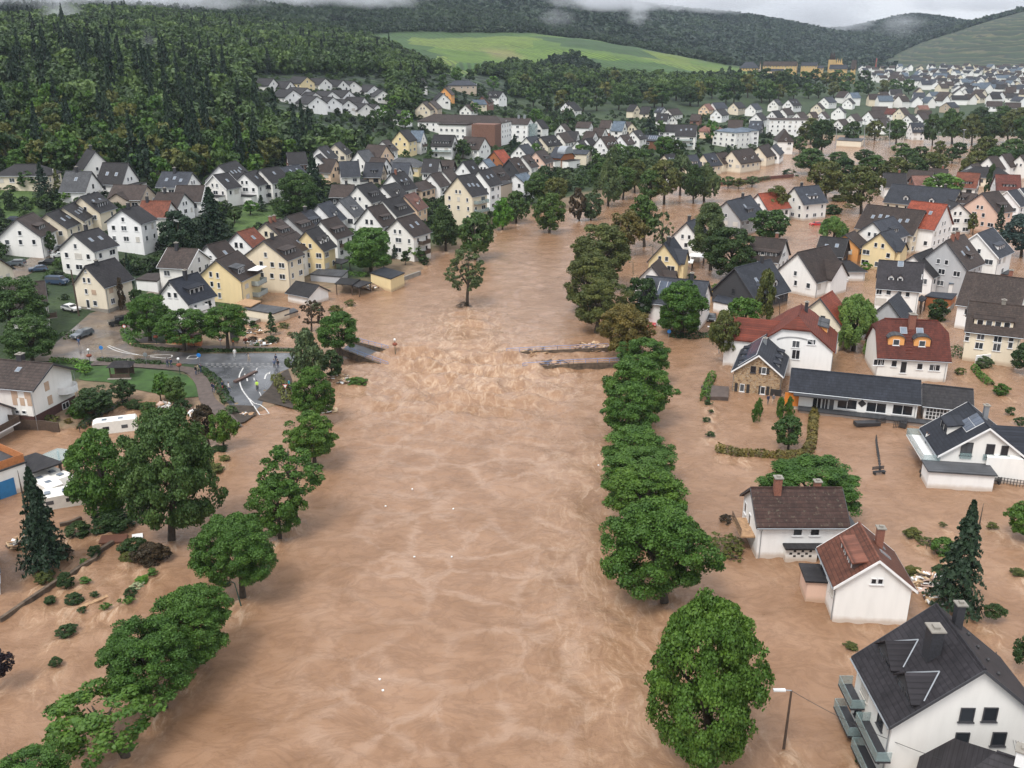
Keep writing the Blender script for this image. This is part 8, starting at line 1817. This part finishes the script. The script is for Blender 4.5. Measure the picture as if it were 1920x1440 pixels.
PG = [((315, 690), .2, 'film', 'navy', 'jeans', 'left one of two people in dark clothes by the hedge end'), ((322, 690), -.3, 'stand', 'navy', 'navy', 'right one of two people in dark clothes by the hedge end'), ((368, 704), 1.2, 'stand', 'black', 'jeans', 'person in black of the trio on the path corner'), ((372, 702), 1.4, 'stand', 'beige', 'grey', 'person in beige of the trio on the path corner'), ((377, 700), 1.0, 'film', 'navy', 'jeans', 'person in navy with red scarf at the path corner'),
  ((399, 736), 1.4, 'stand', 'navy', 'jeans', 'left of the pair on the path above the ground cover'), ((402, 738), 1.5, 'film', 'navy', 'blue', 'right of the pair on the path above the ground cover'), ((418, 733), 1.3, 'stand', 'navy', 'red', 'person in navy top and dark red trousers on the wet road'), ((430, 736), 1.7, 'walk', 'white', 'jeans', 'person in white top on the wet road'), ((441, 671), .2, 'walk', 'white', 'white', 'person in pale clothes at the upper road edge'),
  ((467, 681), 2.0, 'walk', 'beige', 'beige', 'person in beige striding over the wet road'), ((518, 682), -.4, 'stand', 'navy', 'navy', 'person of the trio by the bridge trees, rear one'), ((515, 692), .3, 'film', 'blue', 'black', 'person of the trio by the bridge trees, left one'), ((522, 692), -.3, 'stand', 'black', 'navy', 'person of the trio by the bridge trees, right one'), ((438, 651), .5, 'film', 'orange', 'navy', 'person in orange top filming on the upper pavement'), ((543, 730), -.8, 'stand', 'teal', 'black', 'person in turquoise behind the yield sign')]
for (u, v), rz, ps, tp_, lg, lb in PG: person(u, v, rz, ps, tp_, lg, lb)
person(1439, 762, .3, 'stand', 'navy', 'grey', 'left person at the flooded door of the stone gable', .35); person(1449, 761, -.4, 'walk', 'grey', 'beige', 'right person stepping out of the stone gable door', .35)
person(1735, 831, .8, 'film', 'white', 'navy', 'person in white top standing on the modern house balcony', 2.33)
def bicycle(u, v, rz, label, z=None):
 p = hit(u, v); r = empty('bicycle', (p[0], p[1], (p[2] + .12)), rz, label, 'bicycle')
 for y in (-.52, .52):
  q = MB(); n = 16; q.tube([(0, y + .33 * math.cos(2 * math.pi * i / n), .34 + .33 * math.sin(2 * math.pi * i / n)) for i in range(n + 1)], .025, 5); q.build('wheel', TYRE, r)
 q = MB(); q.tube([(0, -.52, .34), (0, -.38, .85), (0, .2, .82), (0, .05, .35), (0, -.38, .8)], .022, 5); q.tube([(0, .52, .34), (0, .2, .82)], .02, 5); q.tube([(0, .52, .34), (0, .05, .35)], .02, 5); q.build('frame', METD, r)
 q = MB(); q.box(-.08, .08, .1, .36, .88, .95); q.build('saddle', METD, r); q = MB(); q.tube([(-.28, -.36, 1.0), (0, -.4, .95), (.28, -.36, 1.0)], .02, 5); q.build('handlebar', METD, r)
bicycle(365, 653, 1.57, 'bicycle ridden along the upper pavement'); person(364, 653, 1.57, 'ride', 'white', 'black', 'cyclist in white on the upper pavement'); bicycle(484, 733, .1, 'bicycle on the wet road under the cyclist in lime'); person(483, 733, .1, 'ride', 'lime', 'black', 'cyclist in lime vest on the wet road')
# ------------------------------------------------------------------ drift and debris
PLANKS = [WOODM, plain('pale_timber', (.5, .36, .22), .8, .2, 2), WOODD, WHITEP, plain('rubble_pink', (.5, .36, .3), .9, .2), CONC]
def pile(cu, cv, wpx, n, label, name='debris_pile', size=(.5, 2.2), seed=1, hmax=1.0, ks=(0, 0, 1, 1, 2, 3, 3, 4, 5)):
 p = hit(cu, cv); dep = p[1] * CP - (p[2] - CH) * SP; R0 = wpx / 2 * dep / F; rng = random.Random(seed); q = MB()
 for i in range(n):
  a = rng.uniform(0, 6.28); d = R0 * rng.random() ** .7; L = rng.uniform(*size); hh = hmax * (1 - d / R0) * rng.random()
  M = Matrix.Translation((d * math.cos(a), d * math.sin(a) * .7, .05 + hh)) @ Matrix.Rotation(rng.uniform(0, 6.28), 4, 'Z') @ Matrix.Rotation(rng.uniform(-.35, .35), 4, 'Y') @ Matrix.Rotation(rng.uniform(-.5, .5), 4, 'X')
  k = rng.choice(ks); w_ = rng.uniform(.06, .14) if rng.random() < .65 else rng.uniform(.25, .6); q.box(-L / 2, L / 2, -w_, w_, -.05, .06, k, M)
 o = q.build(name, PLANKS); o.location = p; return tag(o, label, 'debris', None, 'stuff')
pile(1742, 1098, 62, 130, 'heap of broken timber and white rubble at the ragged fir', seed=3, hmax=1.5, size=(.6, 3)); pile(1755, 1125, 40, 60, 'white rubble beside the black roof ridge', seed=8, size=(.3, 1)); pile(632, 712, 56, 140, 'timber and rubbish heap washed against the bridge head', seed=4); pile(612, 770, 34, 40, 'branches caught at the torn bank plane tree', seed=5)
pile(490, 642, 60, 70, 'silt and litter along the upper pavement', seed=6, hmax=.2); pile(475, 622, 40, 50, 'litter in the flooded yard', seed=7, hmax=.3); pile(1110, 652, 70, 90, 'driftwood and rubbish piled behind the upstream parapet', seed=9, hmax=.6, ks=(0, 2, 2, 1, 0, 4)); pile(370, 775, 24, 30, 'brush and boards at the lawn corner', seed=10); pile(310, 762, 26, 36, 'driftwood at the pool edge', seed=11); pile(462, 776, 26, 22, 'asphalt lumps at the torn road end', seed=12, size=(.3, .8), hmax=.2); pile(690, 540, 34, 30, 'boards washed up by the yellow garage', seed=13)
pile(38, 1022, 24, 40, 'junk caught between the spruce and the house corner', seed=14)
pile(1040, 683, 60, 70, 'weed and timber caught along the sunken right parapet', seed=15, hmax=.4, size=(.4, 1.6), ks=(2, 2, 2, 0)); pile(1000, 661, 50, 50, 'orange and pale boards along the upstream parapet', seed=16, hmax=.4, size=(.5, 1.8), ks=(0, 2, 2, 0, 1))
def drift(u, v, wpx, label, seed, leafk='olive', hr=.45):
 o = shrub(u, v, wpx, leafk, label, hr, 'driftwood_bush', None, 'driftwood', 'wisp', 1)
 p = o.location; q = MB(); rng = random.Random(seed); w_ = o.scale[0]
 for i in range(7):
  a = rng.uniform(0, 6.28); q.tube([(0, 0, .1), (w_ * .3 * math.cos(a), w_ * .3 * math.sin(a), .35), (w_ * .62 * math.cos(a), w_ * .62 * math.sin(a), rng.uniform(0, .8))], [.09, .06, .02], 5)
 t = q.build('branches', BARK); t.parent = o; t.matrix_parent_inverse = Matrix.Diagonal((1 / o.scale[0], 1 / o.scale[1], 1 / o.scale[2], 1)); return o
drift(1358, 1022, 62, 'uprooted tree caught left of the moss-flecked roof house', 1); drift(1375, 1040, 46, 'trailing twigs below the uprooted tree', 2); drift(1362, 975, 30, 'branches under the timber balcony', 3, 'russet'); drift(1738, 1020, 36, 'broken tree with pale trunk left of the ragged fir', 4); drift(1512, 372, 40, 'branches drifting at the far bend', 5, 'russet'); drift(1480, 328, 34, 'brush at the end of the river wall', 6, 'dark'); drift(870, 575, 26, 'roots around the lone river tree', 7, 'russet')
def plank(u, v, L, rz, m, label, w_=.25, name='floating_board', h=.12):
 p = hit(u, v); q = MB(); q.box(-L / 2, L / 2, -w_, w_, -.05, h); o = q.build(name, m); o.location = (p[0], p[1], p[2] + .08); o.rotation_euler = (.03, .04, rz); tag(o, label, 'board'); return o
plank(461, 708, 6.5, 1.25, plain('rusty_beam', (.09, .055, .045), .8, .3), 'long rusty beam lying across the road markings', .35, 'steel_beam', .3); plank(177, 1130, 3, .9, WOODM, 'plank floating by the small dark shrub'); plank(954, 668, 2.2, 1.2, plain('orange_board', (.6, .3, .1)), 'orange board stuck at the upstream parapet', .5)
plank(213, 1012, 3, .2, plain('brown_panel', (.12, .05, .03)), 'brown panel lying on the drowned wall', .9); plank(287, 646, 9, .05, PLANKS[1], 'long pale beam on the upper pavement', .15); plank(258, 1007, 1.2, .4, WHITEP, 'white scrap in the dark brush', .5); plank(1588, 777, 2, .4, ZINC, 'grey sheet floating below the low hall', .7); plank(1625, 797, 4, .15, METD, 'black slab of fence floating in the open flood', .6, h=.5)
plank(1693, 800, 1.2, 1.0, METD, 'dark box adrift at the wire panel', .5, h=.7)
for i, (u, v) in enumerate(((773, 918), (723, 950), (777, 1045), (847, 1045), (712, 1275), (718, 1296), (850, 955), (1122, 873))): plank(u, v, .16, i, WHITEP, 'tiny white scrap drifting on the wide river', .1, 'floating_scrap', .06)['group'] = 'white scraps on the river'
# churned wakes behind whatever stands in the current
xw, yw = WV[:, 0], WV[:, 1]; dz = np.zeros(len(WV))
for o in [o for o in C.objects if o.parent is None and o.get('category') in ('tree', 'shrub', 'house', 'hedge', 'pole', 'street lamp')]:
 px, py, pz = o.location
 if pz > .12 or py > 330 or not (-70 < px < 110): continue
 hs = o.get('category') == 'house'; a_w, b_w = (6.0, 7.0) if hs else (1.5, 3.2)
 m = (np.abs(xw - px) < 3 * a_w) & (yw > py - 4 * b_w) & (yw < py + 2 * b_w); dx, dy = xw[m] - px, yw[m] - py + b_w * .6
 e = np.exp(-(dx / a_w) ** 2 - (dy / b_w) ** 2); ch[m] = np.maximum(ch[m], (.35 if hs else .85) * e); dz[m] += (.1 if hs else .22) * e * np.sin(3.2 * np.hypot(dx, dy * .7))
a_.data.foreach_set("value", np.clip(ch, 0, 1).astype(np.float32)); WV[:, 2] += dz; wm.vertices.foreach_set("co", WV.astype(np.float32).ravel()); wm.update()
# ------------------------------------------------------------------ forests
NOFOREST = [([(460, 140), (735, 140), (740, 285), (600, 285), (540, 240), (460, 206)], 430, 700), ([(785, 140), (960, 140), (960, 214), (785, 222)], 500, 900), ([(1370, 95), (1640, 95), (1640, 165), (1500, 160), (1370, 150)], 1000, 1700)]
HP = np.array([o.location[:2] for o in C.objects if o.parent is None and o.get('category') in ('house', 'hospital', 'outbuilding', 'monastery', 'clinic')])
def woodland(x, y):
 z = Z(x, y); P = np.stack([x, y, z], 1); k = np.clip((z - 14) / 8, 0, 1)
 for key in ('vine', 'vine2', 'grass', 'grass3', 'grass5', 'fallow', 'scarp'): k = k * (1 - zone(key, P, 3))
 k = np.where((y < 430) & (z > 9), np.maximum(k, .8), k); k *= np.where(y > 262, 1, 0) * np.where((y < 310) & (z < 19), 0, 1)
 u, v = project(P)
 for poly, y0, y1 in NOFOREST: k = k * ~(inside(u, v, poly) & (y > y0) & (y < y1))
 if y.min() < 1500:
  for hx, hy in HP[HP[:, 1] > 240]: k = k * (((x - hx) ** 2 + (y - hy) ** 2) > 11 ** 2)
 return z, u, v, k
def spots_in(x0, x1, y0, y1, d, seed):
 rng = np.random.default_rng(seed); X, Y = np.meshgrid(np.arange(x0, x1, d), np.arange(y0, y1, d)); X = (X + rng.uniform(-.45, .45, X.shape) * d).ravel(); Y = (Y + rng.uniform(-.45, .45, Y.shape) * d).ravel()
 a = X / Y; keep = (a > -.68) & (a < .68); X, Y = X[keep], Y[keep]; z, u, v, k = woodland(X, Y); m = k > rng.uniform(.35, .6, len(k)); return X[m], Y[m], z[m], u[m], v[m], rng
def forest(name, label, X, Y, z, w_, h, protos, tone, mats, pick, rng):
 Vs, Qs, Ts, Ms = [], [], [], []; off = 0
 for gi, (V0, Q0, T0) in enumerate(protos):
  idx = np.where(pick == gi)[0]
  if not len(idx): continue
  a = rng.uniform(0, 6.28, len(idx)); ca, sa = np.cos(a), np.sin(a); s = w_[idx]; hh = h[idx]
  x = (V0[None, :, 0] * ca[:, None] - V0[None, :, 1] * sa[:, None]) * s[:, None] + X[idx, None]; y = (V0[None, :, 0] * sa[:, None] + V0[None, :, 1] * ca[:, None]) * s[:, None] + Y[idx, None]
  zz = V0[None, :, 2] * hh[:, None] + z[idx, None] - .3
  Vs.append(np.stack([x, y, zz], -1).reshape(-1, 3)); n0 = len(V0); Qs.append((Q0[None] + (np.arange(len(idx)) * n0)[:, None, None]).reshape(-1, 4) + off); off += len(idx) * n0
  Ts.append((T0[None] * .3 + .12 + tone[idx, None]).ravel()); Ms.append(np.full(len(idx) * len(Q0), 0 if gi < 3 else 1, np.int32))
 me = np_mesh(name, np.concatenate(Vs), np.concatenate(Qs), mats, np.clip(np.concatenate(Ts), 0, 1)); me.polygons.foreach_set("material_index", np.concatenate(Ms))
 return tag(link(bpy.data.objects.new(name, me)), label, 'forest', None, 'stuff')
FBL = leafmat('leaf_forest', (.046, .084, .023), .85); FCO = leafmat('leaf_forest_conifer', (.012, .026, .012), .6); FAR = leafmat('leaf_forest_far', (.017, .036, .020), .75)
def lo(seed, nc, nl, leaf): return crown_arrays(seed, nc, nl, leaf, 'round', (.16, .24))
# nearest trees of the wood as things of their own
X, Y, z, u, v, rng = spots_in(-420, 260, 255, 1000, 6.6, 41)
con = rng.random(len(X)) < np.where((Y < 520) & (u < 690), .2, np.where(Y < 700, .06, .02)) * (.3 + 1.3 * (vnoise(X / 40, Y / 40, 3)))
tone = .4 * vnoise(X / 30, Y / 30, 8) + rng.uniform(-.3, .42, len(X))
order = np.argsort(Y); vis = (u > -40) & (u < 1960); single = np.zeros(len(X), bool); nb = nc_ = 0
gn = ['leaning', 'dense']
for i in order:
 if not vis[i]: continue
 if con[i] and nc_ < 80: single[i] = True; nc_ += 1
 elif not con[i] and nb < 150: single[i] = True; nb += 1
 if nc_ >= 80 and nb >= 150: break
for i in np.where(single)[0]:
 c = con[i]; nm = 'forest_spruce' if c else 'forest_tree'; r = empty(nm, (X[i], Y[i], z[i]), rng.uniform(0, 6.28), 'dark spruce at the lower edge of the hillside forest' if c else 'leafy tree at the lower edge of the hillside forest', 'tree', 'spruces at the forest edge' if c else 'leafy trees at the forest edge')
 o = link(bpy.data.objects.new('crown', crown_mesh('conifer' if c else 'round', 0, int(i) % 5)), r); w_ = rng.uniform(6, 8.5) if c else rng.uniform(7, 10.5); h_ = rng.uniform(15, 22) if c else rng.uniform(8, 12)
 o.scale = (w_, w_, h_); o.location = (0, 0, 1.5 if c else 1); o.material_slots[0].link = 'OBJECT'; o.material_slots[0].material = LM(('spruce', 'spruce', 'pine', 'spruce')[i % 4] if c else ('oak', 'dark', 'plane', 'olive')[i % 4])
 t = link(bpy.data.objects.new('trunk', trunk_mesh(1, BARK, 'conifer' if c else 'leafy')), r); t.scale = (5, 5, h_ * .5)
m = ~single; X, Y, z, con, tone = X[m], Y[m], z[m], con[m], tone[m]; n = len(X)
PB = [lo(s, 24, 12, .14) for s in (1, 2, 3)] + [conifer_arrays(s, 11, 7, 5, .10) for s in (4, 5)]
pick = np.where(con, rng.integers(3, 5, n), rng.integers(0, 3, n)); w_ = np.where(con, rng.uniform(5.5, 8.5, n), rng.uniform(6, 14, n) ** 1.0); h = np.where(con, rng.uniform(11, 18, n), rng.uniform(7.5, 12.5, n))
forest('hillside_forest', 'dense mixed forest covering the left hillside', X, Y, z, w_, h, PB, tone, [FBL, FCO], pick, rng)
# low garden greenery between the houses of the left bank
rng = np.random.default_rng(61); X, Y = np.meshgrid(np.arange(-260, 260, 3.2), np.arange(196, 760, 3.2)); X = (X + rng.uniform(-1.6, 1.6, X.shape)).ravel(); Y = (Y + rng.uniform(-1.6, 1.6, Y.shape)).ravel()
z = Z(X, Y); P3 = np.stack([X, Y, z], 1); u, v = project(P3)
k = (z > .9) & (u > -150) & (u < 2000) & (sdist(X, Y, LAND) > 5) * (Y < 450) | (Y >= 450) & (z > .9) & (np.abs(X / Y) < .62)
k &= rng.random(len(X)) < (.25 + .75 * (Y < 430)) * .25 + (.3 + .45 * (Y < 430)) * (vnoise(X / 14, Y / 14, 4) > .42)
for kk in ('grass4', 'grass3', 'vine'): k &= zone(kk, P3) < .3
ROADS = [[hit(a, b)[:2] for a, b in pl] for pl in ([(10, 522), (30, 512), (55, 500), (92, 478), (118, 462), (130, 455)], [(0, 650), (60, 650), (170, 605), (240, 575), (300, 540)], [(60, 665), (250, 670), (360, 672), (560, 680)], [(70, 540), (130, 540)], [(255, 548), (300, 540)], [(120, 590), (190, 592)])]
for rl, wd in zip(ROADS, (7, 11, 20, 5, 6, 8)): k &= seg_dist(X, Y, rl, False) > wd
for hx, hy in HP[(HP[:, 1] > 190) & (HP[:, 1] < 780)]: k &= ((X - hx) ** 2 + (Y - hy) ** 2) > 6.2 ** 2
X, Y, z = X[k], Y[k], z[k]; n = len(X); tone = rng.uniform(-.3, .45, n); w_ = rng.uniform(1.6, 4.0, n)
forest('garden_greenery', 'hedges and low shrubs filling the gardens of the town', X, Y, z, w_, w_ * rng.uniform(.6, 1.1, n), PB[:3], tone, [FBL], rng.integers(0, 3, n), rng)
X, Y, z, u, v, rng = spots_in(-1100, 900, 1000, 1750, 9.5, 42); n = len(X)
PM = [lo(s, 9, 8, .3) for s in (1, 2, 3)]
tone = .5 * vnoise(X / 50, Y / 50, 8) + rng.uniform(-.15, .25, n)
forest('upper_forest', 'wood above the vineyard and along the upper slope', X, Y, z, rng.uniform(8, 13, n), rng.uniform(8, 13, n), PM, tone, [FAR], rng.integers(0, 3, n), rng)
X, Y, z, u, v, rng = spots_in(-1700, 2100, 1750, 3600, 15, 43); n = len(X)
PF = [lo(s, 5, 5, .5) for s in (1, 2, 3)]
tone = .5 * vnoise(X / 80, Y / 80, 8) + rng.uniform(-.1, .2, n)
forest('far_forest', 'forest on the far misty ridges', X, Y, z, rng.uniform(13, 20, n), rng.uniform(10, 16, n), PF, tone, [FAR], rng.integers(0, 3, n), rng)
# ------------------------------------------------------------------ air: haze over the valley, low cloud and mist on the hills
def volmat(name, dens, col=(.86, .91, 1.0)):
 m = bpy.data.materials.new(name); m.use_nodes = True; t = m.node_tree; t.nodes.remove(t.nodes["Principled BSDF"])
 pv = t.nodes.new("ShaderNodeVolumePrincipled"); pv.inputs["Color"].default_value = (*col, 1); pv.inputs["Density"].default_value = dens; pv.inputs["Anisotropy"].default_value = .2
 t.links.new(pv.outputs[0], t.nodes["Material Output"].inputs["Volume"]); return m, t, pv
hm, _, _ = volmat('valley_haze', .000055, (.72, .84, 1.0))
q = MB(); q.box(-6500, 6500, -60, 6400, -4, 330); tag(q.build('haze', hm), 'thin rain haze hanging in the whole valley', 'haze', None, 'stuff')
def cloudmistmat(dens, sc, seed):
 m, t, pv = volmat('mist_%d' % seed, 0, (.93, .95, 1)); N = lambda k: t.nodes.new("ShaderNode" + k); L = t.links.new
 tc = N("TexCoord"); g = N("NewGeometry"); mp = N("Mapping"); mp.inputs["Scale"].default_value = (1, .6, 2.2); mp.inputs["Location"].default_value = (seed * 37, 0, 0); L(g.outputs["Position"], mp.inputs[0])
 n = noise(N, L, mp.outputs[0], sc, 5, .4, .62)
 vm = N("VectorMath"); vm.operation = 'LENGTH'; L(tc.outputs["Object"], vm.inputs[0])
 fall = math_(N, L, 'SUBTRACT', 1.0, math_(N, L, 'POWER', vm.outputs["Value"], 2.0))
 d = math_(N, L, 'SUBTRACT', math_(N, L, 'ADD', math_(N, L, 'MULTIPLY', n, 1.25), math_(N, L, 'MULTIPLY', fall, .6)), .82)
 d = math_(N, L, 'MAXIMUM', math_(N, L, 'MULTIPLY', d, dens), 0); L(d, pv.inputs["Density"]); return m
def mist(u, v, Y, wpx, hpx, dep, dens, sc, seed, label):
 c = atY(u, v, Y); q = MB(); q.ball((0, 0, 0), 1.0, 0, 20, 12); o = q.build('mist', cloudmistmat(dens, sc, seed), None, True); k = Y / CP * .95 / F  # low cloud banks and smaller mist wisps, volume balls inside the haze
 o.location = c; o.scale = (wpx / 2 * k, dep, hpx / 2 * k); return tag(o, label, 'mist', None, 'stuff')
mist(150, -10, 1050, 760, 76, 160, .03, .016, 1, 'low cloud over the forest at top left')
mist(130, 48, 760, 100, 120, 40, .055, .03, 2, 'wisp of mist rising from the left forest')
mist(278, 96, 560, 44, 90, 16, .025, .05, 3, 'small wisp of mist among the forest trees')
mist(600, -10, 1500, 560, 56, 150, .022, .014, 4, 'thin cloud edge over the upper forest')
mist(1150, -6, 1900, 280, 60, 160, .035, .012, 5, 'cloud on the second ridge')
mist(1195, 22, 1750, 60, 56, 40, .035, .03, 6, 'pale wisp in the gully of the ridge')
mist(1340, -2, 2600, 320, 62, 160, .03, .010, 7, 'white cloud bank over the far ridge')
mist(1545, 20, 3000, 270, 104, 120, .028, .012, 8, 'mist pouring down the far side valley')
mist(1830, 2, 2750, 320, 44, 160, .03, .010, 9, 'low cloud over the terraced hill')
mist(1690, 46, 2500, 110, 60, 50, .014, .02, 10, 'wisp of mist before the dark far hill')
mist(1045, 34, 1650, 90, 40, 40, .014, .03, 11, 'faint wisp on the nearer ridge')
scene.cycles.volume_step_rate = 2.0; scene.cycles.volume_max_steps = 96
